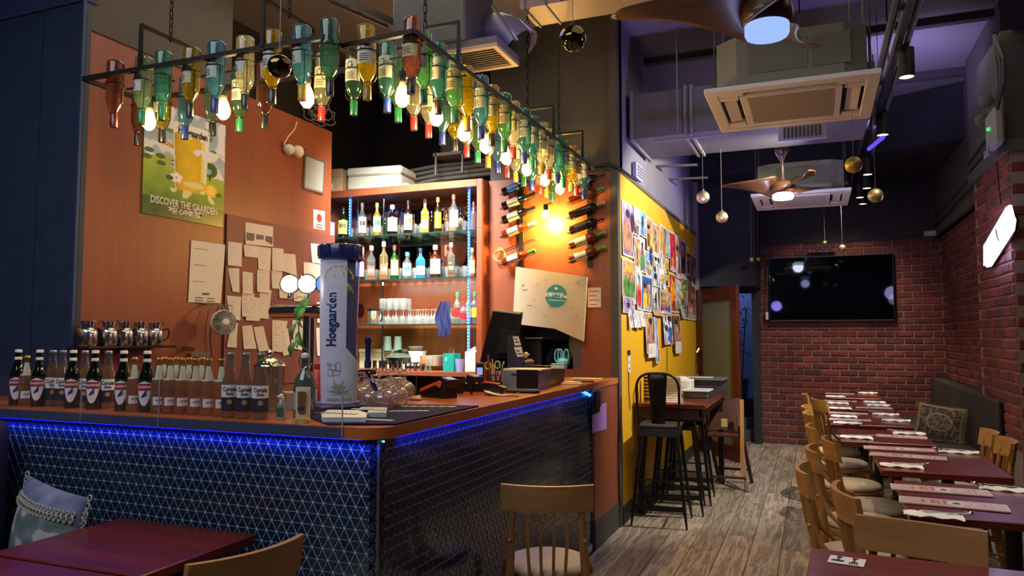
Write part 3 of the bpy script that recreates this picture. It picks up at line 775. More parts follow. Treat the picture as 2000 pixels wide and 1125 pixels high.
slips = [  # TL, TR, BR, BL px
 [(479,434),(533,443),(532,482),(478,477)], [(445,472),(472,475),(470,521),(443,518)], [(475,478),(503,481),(502,504),(476,501)], [(503,481),(529,485),(526,529),(503,526)],
 [(531,484),(553,486),(553,530),(530,528)], [(552,495),(576,497),(578,540),(552,530)], [(445,524),(467,524),(466,571),(453,570)], [(473,530),(493,533),(492,575),(472,573)],
 [(501,527),(526,528),(524,573),(500,570)], [(530,528),(551,530),(549,565),(530,563)], [(606,475),(624,477),(625,515),(608,513)], [(592,512),(626,515),(626,560),(592,556)],
 [(442,577),(471,580),(468,626),(449,624)], [(472,571),(496,574),(496,620),(471,618)], [(482,578),(506,582),(505,627),(478,626)], [(507,565),(530,567),(523,623),(505,622)],
 [(452,632),(464,630),(460,679),(441,678)], [(472,637),(491,635),(499,681),(474,682)], [(495,639),(514,637),(524,684),(504,687)], [(531,625),(561,627),(549,688),(530,686)],
 [(546,643),(561,641),(568,691),(551,695)], [(571,625),(600,628),(588,684),(567,680)], [(617,640),(640,642),(640,695),(618,695)], [(544,560),(568,560),(568,584),(544,582)], [(572,557),(600,560),(600,590),(573,588)], [(618,590),(640,592),(640,632),(618,630)]]
desc = ['printed notice with small photos at the top of the board', 'blank slip left of the board top', 'small square slip below the notice', 'long ruled slip below the notice']
for i, q in enumerate(slips):
    row_i = 'top' if q[0][1] < 500 else ('upper' if q[0][1] < 560 else ('lower' if q[0][1] < 630 else 'bottom'))
    k_ = sorted([s[0][0] for s in slips if ('top' if s[0][1] < 500 else ('upper' if s[0][1] < 560 else ('lower' if s[0][1] < 630 else 'bottom'))) == row_i]).index(q[0][0])
    lab = desc[0] if i == 0 else 'white handwritten slip taped in the ' + row_i + ' row of the board, ' + ORD[k_] + ' from the left'
    t = flat_paper('paper_slip', lab, 'paper', BX, q, PAPER, 7 if i else 3, 'slips taped to the notice board', th=.002 + .0012 * (i % 3), curl=.006)
    if i == 0:
        mb = MB(); W_ = onX(533, 460, BX).y - onX(479, 460, BX).y
        for k in range(3): mb.box((.0075, .01 + k * W_ * .33, .03), (.008, .01 + k * W_ * .33 + W_ * .27, .085))
        obj('photo_print', mb, mat('5a5450', .6), t)
flat_paper('shop_card', 'thin dark rail on the orange wall above the beer bottles', 'rail', XW, [(368, 686), (411, 689), (411, 700), (368, 697)], mat('6a5a60', .4), 0, th=.02)
# wall fan
fy = onX(436, 630, -3.55)
f = thing('wall_fan', 'small white round clip-on fan with wire guard on the orange wall', 'fan', fy)
fm = MB(); M_ = Matrix.Rotation(math.radians(65), 4, 'Z') @ Matrix.Rotation(PI / 2, 4, 'X')
fm.T = M_
fm.lathe([(.078, -.02), (.082, -.012), (.082, .012), (.078, .02)], 28)
obj('rim', fm, mat('c9c4bc', .4), f)
gm = MB(); gm.T = M_
for k in range(26):
    a = k * 2 * PI / 26
    gm.tube([(.022 * math.cos(a), .022 * math.sin(a), .045), (.055 * math.cos(a + .25), .055 * math.sin(a + .25), .04), (.08 * math.cos(a + .4), .08 * math.sin(a + .4), .015)], .0013, 4)
obj('guard', gm, mat('d6d2ca', .4), f)
hb = MB(); hb.T = M_; hb.lathe([(.001, .055), (.018, .053), (.024, .042)], 18); obj('hub', hb, mat('e0dcd4', .4), f)
bl = MB(); bl.T = M_
for k in range(5):
    a = k * 2 * PI / 5
    bl.add([(.018*math.cos(a), .018*math.sin(a), .0), (.065*math.cos(a-.25), .065*math.sin(a-.25), .012), (.07*math.cos(a+.5), .07*math.sin(a+.5), -.006), (.02*math.cos(a+.7), .02*math.sin(a+.7), -.004)], [(0,1,2,3)])
obj('blade_set', bl, mat('5a5650', .4), f)
bk_ = MB(); bk_.T = M_; bk_.lathe([(.04, -.06), (.05, -.03), (.076, -.02)], 18, cap0=True); obj('motor', bk_, mat('a8a49c', .4), f)
obj('bracket', MB().tube([(-.15, -.02, .12), (-.06, -.01, .12), (.0, .0, .10), (0, 0, .075)], .005, 6).tube([(-.15, -.05, .13), (-.1, 0, .12), (-.02, .1, .115), (-.0, .07, .03)], .003, 6), mat('8a8680', .4, .4), f)
tag(obj('power_cord', MB().tube([onX(427, 600, -3.66), onX(412, 632, -3.68), onX(410, 660, -3.68), onX(413, 690, -3.68), onX(412, 720, -3.68)], .004, 6), mat('2a1a18', .6)), 'thin dark cord of the small fan hanging down the orange wall', 'cord')
# white cable-ball pair at top of the orange wall
wl = thing('wall_speaker', 'pair of round cream wall buttons below the hanging bottles', 'speaker', onX(572, 294, -3.66))
sp = MB().sphere((-.01, -.035, 0), .043, 18, 10); obj('ball', sp.mesh('ball', 180), mat('cfc3ae', .4), wl)
sp = MB().sphere((.015, .04, .0), .047, 18, 10); obj('ball', sp.mesh('ball', 180), mat('d6cab4', .4), wl)
sp = MB().sphere((.04, .075, .012), .018, 12, 6); obj('lens', sp.mesh('lens', 180), mat('1c1a1a', .3), wl)
tag(obj('speaker_cable', MB().tube([onX(580, 238, -3.68), onX(576, 252, -3.66), onX(562, 268, -3.66), onX(555, 282, -3.66), onX(558, 290, -3.66)], .004, 6), mat('d8ccb8', .5)), 'thin cream cable curling above the two round wall buttons', 'cable')
cb = MB()
for k in range(9):
    c = onX(600 + 4 * k + R.uniform(-6, 6), 215 + R.uniform(-8, 10) + k, -3.72)
    r_ = R.uniform(.05, .1)
    cb.tube([(c.x + R.uniform(0, .05), c.y + r_ * math.cos(a) , c.z + r_ * .8 * math.sin(a)) for a in [q * 2 * PI / 14 for q in range(14)]], .005, 5, closed=True)
tag(obj('cable_coil', cb, mat('6b6259', .6)), 'tangled coils of grey cable resting on top of the orange wall', 'cable')
# ================================================================== BACK BAR SHELF UNIT
UY = 5.64; UX1 = -2.573; UX0 = -4.22
su = thing('shelf_unit', 'orange wooden back bar unit with glass shelves full of spirits', 'shelf', (UX1, UY, 0))
def U(m): return (m[0] - UX1, m[1] - UY, m[2])
def ubox(a, b, c=.003): return MB().cbox(U(a), U(b), c)
obj('side_panel', ubox((UX1 - .05, UY, 0), (UX1, 6.1, 2.83)), ORANGE, su)
obj('side_panel', ubox((UX0 - .05, UY, 0), (UX0, 6.1, 2.83)), ORANGE, su)
obj('top_board', ubox((UX0, UY, 2.765), (UX1 - .05, 6.1, 2.83)), ORANGE, su)
obj('back_panel', ubox((UX0, 6.08, 1.18), (UX1 - .05, 6.1, 2.765)), wood('8a4424', '9c4f2a', .3, 'z', .6, rnd=0), su)
mr = mat('a89a90', 0.03, 1.0)
obj('mirror', ubox((-3.62, 6.066, 2.02), (UX1 - .08, 6.079, 2.72)), mr, su)
obj('mirror', ubox((UX0, 6.066, 2.02), (-3.64, 6.079, 2.72)), mr, su)
GSH = glass('b9d0c8', body=.15, refl=.7, base=.08)
for z in (2.40, 2.0, 1.60):
    s_ = obj('glass_shelf', ubox((UX0, UY + .02, z - .010), (UX1 - .05, 6.05, z), .002), GSH, su)
    obj('shelf_edge', ubox((UX0, UY + .016, z - .010), (UX1 - .05, UY + .02, z), .001), mat('16302c', .2), s_)
obj('wood_shelf', ubox((UX0, UY + .0, 1.15), (UX1 - .05, 6.08, 1.19)), ORANGE, su)
obj('splash_panel', ubox((UX0, 6.0, .3), (UX1 - .05, 6.08, 1.15)), mat('5c5a50', .35, .5), su)
for px in (742, 691): 
    x = onY(px, 500, UY + .06).x
    obj('post', MB().tube([U((x, UY + .12, 1.19)), U((x, UY + .12, 2.765))], .008, 8), CHROME, su)
for px, z0_, z1_, s_ in ((911, 1.22, 2.76, 7), (677, 2.42, 2.76, 5)):
    x = onY(px, 500, UY + .03).x
    o = obj('led_tube', MB().tube([U((x, UY + .08, z0_)), U((x, UY + .08, z1_))], .011, 8), emit('2850ff', s_), su)
    dt = MB()
    for k in range(int((z1_ - z0_) / .028)): dt.sphere(U((x, UY + .066, z0_ + .02 + k * .028)), .006, 6, 4)
    obj('led_dots', dt, emit('58b8ff', 10), o)
    light('led_tube_light', 'POINT', (x, UY + .0, (z0_ + z1_) / 2), 1.2, (.15, .3, 1), soft=.2)
# interior light of the shelves
light('shelf_mid_light', 'AREA', (-3.2, 5.72, 1.97), 7, (1.0, .93, .8), size=1.2, sizey=.1, target=(-3.2, 5.9, 1.3))

def liquor(px, topy, basey, zb, wpx, g, cap, lab, y=None, liq=None, lab2=None, name='spirits', label='', sq=False, lh=.45, l0=.12):
    yy = y or (UY + .10)
    p = onY(px, basey, yy); dep = (p - O0).dot(FWD)
    h = (basey - topy) * dep / F_PX; r = wpx * dep / F_PX / 2
    t = thing('spirits_bottle', label, 'bottle', (p.x, yy, zb + .001), FACE(p.x, yy) + R.uniform(-.15, .15), 'spirits on the back bar shelves')
    nr = max(.011, r * .36)
    b0 = .62
    prof = [(.001, 0), (r * .92, 0), (r, .006), (r, h * b0 * .94), (r * .93, h * b0), (r * .6, h * (b0 + .07)), (nr * 1.1, h * (b0 + .13)), (nr, h * .86), (nr, h * .88)]
    if sq: prof = [(a * (1.18 if a > nr * 1.3 else 1), z) for a, z in prof]
    nseg = 4 if sq else 16
    gb = MB()
    if sq: gb.T = Matrix.Rotation(PI / 4, 4, 'Z')
    gb.lathe(prof, nseg)
    obj('glass_body', gb, g, t, smooth=50)
    obj('cap', MB().lathe([(nr * 1.15, h * .86), (nr * 1.2, h * .985), (nr * .9, h), (.001, h)], 12), cap, t)
    if liq:
        q = MB()
        if sq: q.T = Matrix.Rotation(PI / 4, 4, 'Z')
        q.lathe([(.001, .004), (r * (1.1 if sq else .92), .004), (r * (1.1 if sq else .92), h * liq[1]), (.001, h * liq[1])], nseg)
        obj('liquid', q, liq[0], t)
    if lab:
        rr = r * (.86 if sq else 1.0) + .001
        lb = obj('label', (MB().box((-r * .72, -rr - .0005, h * l0), (r * .72, -rr, h * (l0 + lh * b0)))) if sq else arc_label(rr, h * l0, h * (l0 + lh), 1.0, 8), lab, t)
        if lab2:
            obj('label_mark', arc_label(rr + .001, h * (l0 + lh * .45), h * (l0 + lh * .75), .62, 6) if not sq else MB().box((-r * .5, -rr - .0015, h * (l0 + .1)), (r * .5, -rr - .0006, h * (l0 + .2))), lab2, lb)
    return t
G = glass
amb = G('c87010', body=.5, refl=.3, base=.03); gold = G('e8a820', body=.5, refl=.3, base=.03)
M_ = mat
top_row = [
 (645, 396, 452, 18, G('dfe6ee', .1), BLACKP, M_('d9dce0'), None, None, 'clear squat bottle with white label at the left end of the top shelf'),
 (670, 394, 455, 20, G('1c3a12', .5), BLACKP, M_('c9b04a'), None, M_('5a5a20'), 'dark green bottle with yellow label on the top shelf'),
 (707, 384, 452, 17, G('d9d4c4', .12), M_('6a6f78', .3, .5), M_('c9c2b4'), (amb, .16), M_('3a3a40'), 'clear bottle with grey cap and a little amber left on the top shelf'),
 (736, 386, 452, 16, G('c9b84a', .35), M_('62b84a', .4), M_('cfe0c4'), (gold, .3), M_('1f6a3a'), 'pale bottle with bright green cap on the top shelf'),
 (766, 392, 452, 21, G('2a0f0a', .6), M_('e0d6b8'), M_('e2d8c4'), None, M_('b49a7a'), 'round dark bottle with cream cap and cream label on the top shelf'),
 (797, 381, 449, 18, M_('140c0a', .15), BLACKP, M_('d6b49a'), None, M_('a8442a'), 'tall near-black bottle with a small cream oval label on the top shelf'),
 (830, 379, 447, 18, G('e8b030', .5), CLEAR, M_('ead9a8'), (gold, .5), M_('c98a2a'), 'golden square bottle with clear stopper on the top shelf'),
 (855, 377, 447, 15, M_('1c1208', .15), M_('c98a3a'), M_('d9a41a'), None, M_('7a8a1a'), 'slim black bottle with yellow label on the top shelf'),
 (886, 372, 446, 19, G('e2e6ea', .1), M_('b8583a', .3, .4), M_('f2f0ea'), (gold, .12), M_('e6e2da'), 'tall clear bottle with copper cap and white label on the top shelf'),
 (925, 388, 445, 12, G('b8a0a8', .3), M_('5a2a2a'), None, None, None, 'slim smoky bottle at the right end of the top shelf'),
]
for i, (px, ty, by, wp, g, cap, lab, liq, l2, nm) in enumerate(top_row):
    liquor(px, ty, by, 2.40, wp, g, cap, lab, liq=liq, lab2=l2, label=nm, sq=(px in (830,)))
for px, ty, c, nm in ((843, 398, '1a1a12', 'small dark bottle behind the golden square one'), (872, 398, 'a85a1a', 'amber bottle standing behind the slim black bottle'), (900, 394, '14100c', 'thin black bottle just left of the blue light tube'), (752, 398, '3a6a2a', 'small green bottle half hidden on the top shelf')):
    liquor(px, ty, 446, 2.40, 11, G(c, .5), BLACKP, M_('b8a06a') if px > 890 else None, y=UY + .22, label=nm)
mid_row = [
 (702, 474, 538, 19, G('a83a1a', .3), M_('b8902a', .3, .6), M_('d8d0c0'), None, None, 'bottle with gold-red cap partly behind the tall beer tower, middle shelf'),
 (725, 470, 538, 19, G('e0e2e0', .1), M_('d9a87a'), M_('c8432c'), (amb, .14), M_('f0c0a0'), 'nearly empty square bottle with slanted red label on the middle shelf'),
 (749, 462, 538, 19, G('e2cf98', .15), M_('d9c28a'), M_('cf4a2c'), (amb, .42), M_('f0c0a0'), 'square amber bottle with slanted red label on the middle shelf'),
 (770, 469, 536, 16, G('2a7a2a', .4), M_('a82a2a'), M_('e0d480'), None, M_('b8b060'), 'green bottle with red cap and pale yellow label on the middle shelf'),
 (795, 483, 536, 18, G('cfdce4', .12), M_('3a8ad8'), M_('d4e2ea'), None, M_('2a78c8'), 'short clear bottle with blue cap and blue round mark, middle shelf'),
 (821, 476, 536, 21, G('4aa8e0', .4), M_('101c3a'), M_('f0f4f6'), None, None, 'sky blue square bottle with white label on the middle shelf'),
 (850, 471, 536, 22, G('6a3210', .5), M_('efece4'), M_('f4f0e6'), None, None, 'round brown bottle with white cap and white shield label, middle shelf'),
 (881, 467, 536, 17, G('e0d8c0', .12), M_('c8c0b0'), M_('3a3428'), (amb, .34), M_('c8a850'), 'square bottle with black and gold label and metal pourer, middle shelf'),
 (922, 479, 536, 13, G('f08a1c', .6), M_('f0f0f0'), M_('f6e2b0'), None, M_('f8c86a'), 'small orange juice bottle with white cap at the right of the middle shelf'),
]
for (px, ty, by, wp, g, cap, lab, liq, l2, nm) in mid_row:
    liquor(px, ty, by, 2.0, wp, g, cap, lab, liq=liq, lab2=l2, label=nm, sq=(px in (725, 749, 821, 881)))
# rows of clear glasses behind the bottles: one thing each
gA = MB().lathe([(.001, 0), (.022, 0), (.024, .004), (.032, .11), (.031, .11), (.022, .01), (.001, .008)], 12).mesh('glass_body', 60)
gB = MB().lathe([(.026, 0), (.026, .003), (.004, .008), (.004, .05), (.02, .065), (.032, .09), (.030, .13), (.028, .13)], 12).mesh('glass_body', 60)
gC = MB().lathe([(.001, 0), (.03, 0), (.034, .01), (.036, .07), (.034, .1), (.033, .1), (.03, .008), (.001, .006)], 12).mesh('glass_body', 60)
SPK = glass('f4f8f6', body=.12, refl=.95, base=.10, rough=.06)
def tumblers(zb, xs, ys, me, nm, grp, rotated=False):
    k = 0
    for j, y in enumerate(ys):
        for x in xs:
            o = obj('drinking_glass', me, SPK, None, (x + R.uniform(-.006, .006), y, zb + (.131 if rotated and me is gB else .111 if rotated else 0.001)), (PI if rotated else 0, 0, 0))
            tag(o, nm + ', ' + ORD[k % 30] + ' from left, ' + ['front', 'back', 'third'][j] + ' row', 'glass', grp); k += 1
        k = 0
tumblers(2.40, [-4.12 + .085 * i for i in range(18)], [5.86, 5.97], gA, 'clear stacked tumbler behind the top shelf bottles', 'tumblers on the top shelf')
tumblers(2.0, [-3.85 + .085 * i for i in range(13)], [5.86, 5.97], gA, 'clear tumbler behind the middle shelf bottles', 'tumblers on the middle shelf')
tumblers(1.60, [-3.70 + .078 * i for i in range(11)], [5.74, 5.83, 5.92], gB, 'clear upturned stem glass on the lower glass shelf', 'stem glasses on the lower shelf', True)
tumblers(1.732, [-3.62 + .07 * i for i in range(4)], [5.78, 5.86], gC, 'tumbler stacked on top of the lower shelf glasses', 'tumblers stacked on the lower shelf')
# travel press, cloth, plastic bottles on third shelf
def at(px, py, y): return onY(px, py, y)
p = at(728, 632, UY + .08)
t = thing('coffee_press', 'steel travel press with black lid and black handle on the lower glass shelf', 'press', (p.x, UY + .08, 1.601))
obj('cup_body', MB().lathe([(.001, 0), (.044, 0), (.048, .004), (.048, .135), (.044, .14)], 18).mesh('b', 40), mat('b8a890', .2, .9), t)
obj('lid', MB().lathe([(.049, .118), (.049, .14), (.035, .146), (.001, .146)], 18).mesh('b', 40), BLACKP, t)
obj('handle', MB().tube([(.045, 0, .13), (.09, 0, .13), (.1, 0, .11), (.098, 0, .05), (.085, 0, .025), (.06, 0, .03)], .007, 8), BLACKP, t)
p = at(868, 632, UY - .01)
cl = MB()
def cloth(u, v):
    wv = .035 + .045 * (1 - abs(v - .45) * 1.6) 
    return ((u - .5) * 2 * wv + .008 * math.sin(v * 8), -.012 * math.sin(u * 14 + v * 3), -.13 + .30 * v)
cl.grid(16, 16, cloth)
o = obj('bar_cloth', cl.mesh('c', 180), mat('101a50', .8), None, (p.x, UY - .02, 1.62)); tag(o, 'dark blue bar cloth hanging over the lower glass shelf', 'cloth')
for px, c1, c2, nm in ((893, 'd8e8dc', 'b02020', 'clear plastic bottle behind the red labelled one'), (905, 'e8e4e0', 'c02626', 'plastic bottle with big red label on the lower glass shelf'), (916, 'd8e0e0', 'e8b820', 'plastic bottle with yellow band beside the blue light tube'), (927, 'c8d8d8', 'e0b020', 'plastic bottle at the far right of the lower shelf')):
    liquor(px, 570 + (20 if px == 905 else 0), 632, 1.60, 15, G(c1, .15), M_('b82020') if px == 905 else M_('3a8a4a'), M_(c2, .4), label=nm, y=UY + (.06 if px == 905 else .15), lh=.3, l0=.2)
# wooden shelf: cups, pot, bowls, bag
def lat(name, label, cat, px, y, zb, prof, m, n=20, group=None, rot=None, sm=40):
    p = onY(px, 700, y)
    o = obj(name, MB().lathe(prof, n).mesh(name, sm), m, None, (p.x, y, zb + .001), rot or (0, 0, 0)); return tag(o, label, cat, group)
for px in (757, 777): 
    lat('paper_cup', 'white paper cup upside down behind the pot, ' + ('left' if px == 757 else 'right') + ' one', 'cup', px, 5.9, 1.36, [(.040, 0), (.030, .13), (.001, .13)], M_('cfd8d4'))
p = at(742, 690, 5.92)
t = thing('storage_box', 'cream cardboard box on the wooden back bar shelf', 'box', (p.x, 5.97, 1.191))
obj('carton', MB().cbox((-.22, -.06, 0), (.22, .07, .17), .004), M_('cbbf9a', .8), t); obj('lid', MB().cbox((-.225, -.065, .15), (.225, .075, .18), .004), M_('d8cca8', .8), t)
p = at(775, 720, 5.78)
t = thing('cooking_pot', 'low dark pot with domed glass lid on the wooden shelf', 'pot', (p.x, 5.83, 1.247))
obj('pot_body', MB().lathe([(.001, 0), (.11, 0), (.135, .05), (.14, .055)], 24).mesh('b', 40), M_('1c1c1c', .3), t)
obj('lid', MB().lathe([(.138, .056), (.12, .072), (.07, .09), (.001, .098)], 24).mesh('b', 60), M_('6a7468', .15, .5), t)
obj('knob', MB().lathe([(.008, .096), (.02, .11), (.02, .122), (.001, .125)], 12), BLACKP, t)
obj('tray', MB().cbox((-.2, -.1, -.055), (.2, .1, -.005), .01), M_('b8b4a0', .6), t)
for i, px in enumerate((732, 744, 752, 764, 773, 782)):
    lat('bar_jigger', 'small steel measuring cup at the front of the wooden shelf, ' + ORD[i] + ' from the left', 'jigger', px, UY + .06, 1.19, [(.001, 0), (.017, 0), (.019, .004), (.019, .085), (.017, .085)], STEEL, 14, 'steel measures on the wooden shelf')
for i, px in enumerate((797, 806, 818)):
    lat('steel_cup', 'round bellied steel cup on the wooden shelf, ' + ORD[i] + ' from the left', 'cup', px, UY + .06, 1.19, [(.001, 0), (.02, 0), (.03, .02), (.03, .045), (.022, .065), (.02, .065)], STEEL, 16, 'steel cups on the wooden shelf')
for i, (px, w_, h_, z_, c_) in enumerate(((795, .07, .05, 1.24, 'e0dcd0'), (800, .06, .05, 1.29, 'd8d4c8'), (815, .085, .10, 1.30, 'e6e4de'), (812, .07, .03, 1.41, 'efece6'), (846, .12, .09, 1.27, 'ddd6c4'), (752, .06, .06, 1.2, 'c8bc9a'))):
    lat('mixing_bowl', ['small cream bowl', 'cream bowl stacked on another', 'large white tub', 'folded white lid on the tub', 'wide white bowl', 'low tan bowl'][i] + ' on the wooden back bar shelf', 'bowl', px, 5.86, z_ - .04, [(.001, 0), (w_ * .7, 0), (w_, h_), (w_ * .95, h_), (w_ * .65, .005)], M_(c_, .5))
p = at(832, 715, UY + .1)
for i, (px, py) in enumerate(((832, 1), (840, 2))):
    lat('measuring_cup', 'hourglass shaped clear measure on the wooden shelf, ' + ['left', 'right'][i] + ' of two', 'cup', px, UY + .08 + i * .04, 1.19, [(.02, 0), (.02, .003), (.008, .04), (.008, .05), (.026, .1)], SPK)
lat('orange_tin', 'small orange tin among the cups on the wooden shelf', 'tin', 826, UY + .12, 1.25, [(.001, 0), (.025, 0), (.025, .04), (.001, .04)], M_('e06a20', .5))
p = at(880, 720, UY + .06)
t = thing('gift_bag', 'teal paper gift bag on the wooden back bar shelf', 'bag', (p.x, UY + .08, 1.191), -.45)
obj('bag_body', MB().prism([(-.075, 0), (.075, 0), (.08, .155), (-.08, .155)], 'y', -.035, .035), M_('1c9a90', .5), t)
obj('side_gusset', MB().prism([(-.036, .0), (.036, .0), (.037, .155), (0, .13), (-.037, .155)], 'x', .076, .0775), M_('137a74', .5), t)
obj('emblem', MB().box((-.045, -.0365, .09), (-.02, -.0357, .12)), M_('8ad8d0', .5), t)
obj('handle', MB().tube([(-.03, 0, .15), (-.02, 0, .2), (.02, 0, .2), (.03, 0, .15)], .003, 6), M_('c8b070'), t)
lat('plastic_cup', 'lavender plastic cup beside the teal bag', 'cup', 898, UY + .04, 1.19, [(.001, 0), (.032, 0), (.042, .11), (.040, .11)], M_('9a98c8', .4))
p = at(919, 720, UY + .06)
t = thing('paper_carton', 'tall white carton wrapped in plastic at the right of the wooden shelf', 'carton', (p.x, UY + .1, 1.191))
obj('carton_body', MB().cbox((-.05, -.05, 0), (.05, .05, .17), .003), M_('d8d0c8', .5), t); obj('plastic_fold', MB().prism([(-.05, .17), (.05, .17), (.03, .215), (-.01, .19)], 'y', -.03, .03), M_('b8b0c8', .3), t)
# boxes on top of the unit
p = at(727, 352, 5.72)
t = thing('foam_box', 'big white foam box lying on top of the back bar unit', 'box', (p.x, 5.88, 2.832), .12)
obj('box_body', MB().cbox((-.27, -.17, 0), (.27, .17, .13), .015), M_('a19f92', .8), t); obj('lid', MB().cbox((-.275, -.175, .133), (.275, .175, .21), .015), M_('aaa899', .8), t)
p = at(655, 345, 5.75)
t = thing('cardboard_box', 'brown cardboard box beside the foam box above the bar unit', 'box', (p.x - .02, 5.80, 2.832), .1)
obj('carton', MB().cbox((-.13, -.13, 0), (.13, .13, .215), .004), M_('b89a72', .85), t); obj('flap_line', MB().box((-.13, -.132, .14), (.13, -.1305, .143)), M_('6a5438'), t); obj('label_sheet', MB().box((-.02, -.133, .02), (.04, -.1305, .08)), M_('d8d4c8'), t)
p = at(790, 347, 5.7)
o = obj('foam_offcut', MB().cbox((p.x, 5.66, 2.832), (p.x + .05, 5.72, 2.85), .004), M_('c8c4b8', .8)); tag(o, 'tiny white foam offcut beside the foam box', 'offcut')
# air pipes and metal bracket behind
t = thing('pipe_bundle', 'grey pipes and metal bracket on the dark wall above the bar unit', 'pipes', (-3.2, 6.6, 3.0))
for k in range(4):
    z = .0 + k * .045
    obj('pipe', MB().tube([(-.35 - .03 * k, -.35, -.1), (-.4 - .03 * k, -.3, -.02 + z), (-.2, -.25, .02 + z), (.5, -.2, .05 + z), (1.0, -.2, -.05 + z * .5)], .022, 8), M_('5a5650', .6), t)
obj('bracket', MB().box((-.12, -.45, .2), (.22, -.15, .23)).box((-.1, -.45, .02), (-.085, -.43, .22)).box((.18, -.45, .02), (.195, -.43, .22)), M_('7a7670', .5), t)
obj('vent_hood', MB().cbox((-.14, -.3, .24), (.18, 0, .45), .04), M_('6a6866', .6), t)

# ------------------------------------------------------------------ wine racks on the wall
wine = [(.001, 0), (.034, 0), (.0365, .004), (.0365, .185), (.034, .2), (.018, .226), (.0145, .24), (.0145, .3), (.0005, .3)]
wm = MB().lathe(wine, 18).mesh('glass_body', 45); wf = MB().lathe([(.0155, .235), (.016, .302), (.001, .302)], 14).mesh('foil', 45)
wl_ = arc_label(.0372, .05, .15, 1.3, 10).mesh('label')
def rack_row(px, py, parent_pt, glassm, foil, lab, label, side):
    p = onY(px, py, 5.70)
    tilt = math.radians(72)
    t = thing('wine_bottle', label, 'bottle', (p.x - .14, 5.70, p.z - .05), 0, 'wine bottles on the ' + side + ' wall rack', rot=(0, tilt, 0))
    obj('glass_body', wm, glassm, t); obj('foil', wf, foil, t)
    if lab: obj('label', wl_, lab, t, rot=(0, 0, .15))
    return t
wdark = mat('0c0a08', .12); wgreen = glass('2a4a1a', body=.5)
wamb = glass('b8601c', body=.45)
for side, px0, rows in (('left', 1013, [(362, wdark, BLACKP, mat('2a5aa8', .5), 'dark bottle with blue label, top of the left wall rack'),
        (390, wdark, BLACKP, mat('a8a098', .5), 'dark bottle with grey label, second row of the left wall rack'),
        (417, wdark, BLACKP, mat('b0a8a0', .5), 'dark bottle with pale grey label, third row of the left wall rack'),
        (446, wamb, mat('e8d8b0'), mat('e8dcc0', .5), 'amber bottle with cream label, fourth row of the left wall rack'),
        (500, wamb, mat('2a9a2a', .4), mat('d8d4cc', .5), 'bottle with green foil and white label, bottom of the left wall rack')]),
      ('right', 1146, [(352, wdark, BLACKP, None, 'black bottle at the very top of the right wall rack'),
        (379, mat('5a1f10', .15), mat('4a8a3a', .4), None, 'red-brown bottle with green foil, second row of the right wall rack'),
        (408, wdark, mat('b8985a', .4), None, 'black bottle with tan foil, third row of the right wall rack'),
        (437, wdark, mat('6a1414', .4), mat('1a1414', .4), 'black bottle with dark red foil, fourth row of the right wall rack'),
        (466, mat('5a2410', .15), mat('4a8a2a', .4), mat('c8d4c0', .5), 'brown bottle with green foil and leafy label, fifth row of the right wall rack'),
        (494, mat('5a2410', .15), mat('4a8a2a', .4), mat('d8d8d0', .5), 'brown bottle with green foil and white label, bottom of the right wall rack')])):
    top_ = onY(px0 + 5, 345, 5.77); bot_ = onY(px0 + 5, 528 if side == 'left' else 522, 5.77)
    rk = thing('wine_rack', 'black metal wall rack holding tilted wine bottles, ' + side + ' one of two', 'rack', (top_.x, 5.779, bot_.z))
    H_ = top_.z - bot_.z
    obj('backbone', MB().cbox((-.022, -.014, 0), (.022, 0, H_), .002), mat('1a1614', .5), rk)
    ys_ = [r[0] for r in rows] + ([474] if side == 'left' else [])
    for py in ys_:
        c = onY(px0, py, 5.70); zc = c.z - bot_.z; xo = c.x - top_.x
        a = Vector((xo - .15, -.045, zc - .072)); b = Vector((xo + .13, -.045, zc + .018))
        rm = MB()
        rm.tube([a, b], .0035, 5).tube([a + Vector((0, -.075, 0)), b + Vector((0, -.06, 0))], .0035, 5).tube([a, a + Vector((-.012, -.04, .004)), a + Vector((0, -.075, 0))], .0035, 5).tube([b, b + Vector((.01, -.03, .002)), b + Vector((0, -.06, 0))], .0035, 5)
        rm.tube([(0, -.01, zc - .035), (0, -.045, zc - .030)], .004, 5)
        obj('cradle', rm, mat('1a1614', .5), rk)
    for py, g_, fo, lb, nm in rows: rack_row(px0, py, None, g_, fo, lb, nm, side)
tg = MB()
c = onY(978, 500, 5.75)
for k in range(3): tg.tube([(c.x + (.035 + .012 * k) * math.cos(a) , 5.74 - .01 * k, c.z + (.07 - .012 * k) * math.sin(a)) for a in [q * 2 * PI / 16 for q in range(16)]], .004, 5, closed=True)
tag(obj('cable_loop', tg, mat('c8925a', .5)), 'loop of pale cable hanging at the bottom of the left wine rack', 'cable')

# ------------------------------------------------------------------ hatch flap board and things in the hatch
def yquad(name, pts, Y, th, m, parent):
    P = [onY(*c, Y) for c in pts]
    mb = MB(); o_ = parent.location
    mb.prism([(p.x - o_.x, p.z - o_.z) for p in P], 'y', Y - o_.y - th, Y - o_.y); return obj(name, mb, m, parent)
P = onY(1075, 590, 5.70)
hb_ = thing('hatch_board', 'scuffed off-white board with a round teal sticker above the serving hatch', 'board', (P.x, 5.70, P.z))
yquad('board_sheet', [(1009, 521), (1148, 541), (1141, 667), (1085, 642), (1003, 632)], 5.70, .02, mat('c2b8a4', .7, noise_=.06, nscale=12), hb_)
c = onY(1086, 578, 5.675) - Vector(hb_.location)
mb = MB(); mb.T = Matrix.Translation((c.x, -.0215, c.z)) @ Matrix.Rotation(PI/2, 4, 'X'); mb.lathe([(.001, 0), (.092, 0)], 36); mb.T = None
obj('round_sticker', mb, mat('2a8a92', .5), hb_)
W_ = mat('e6f0f0', .5)
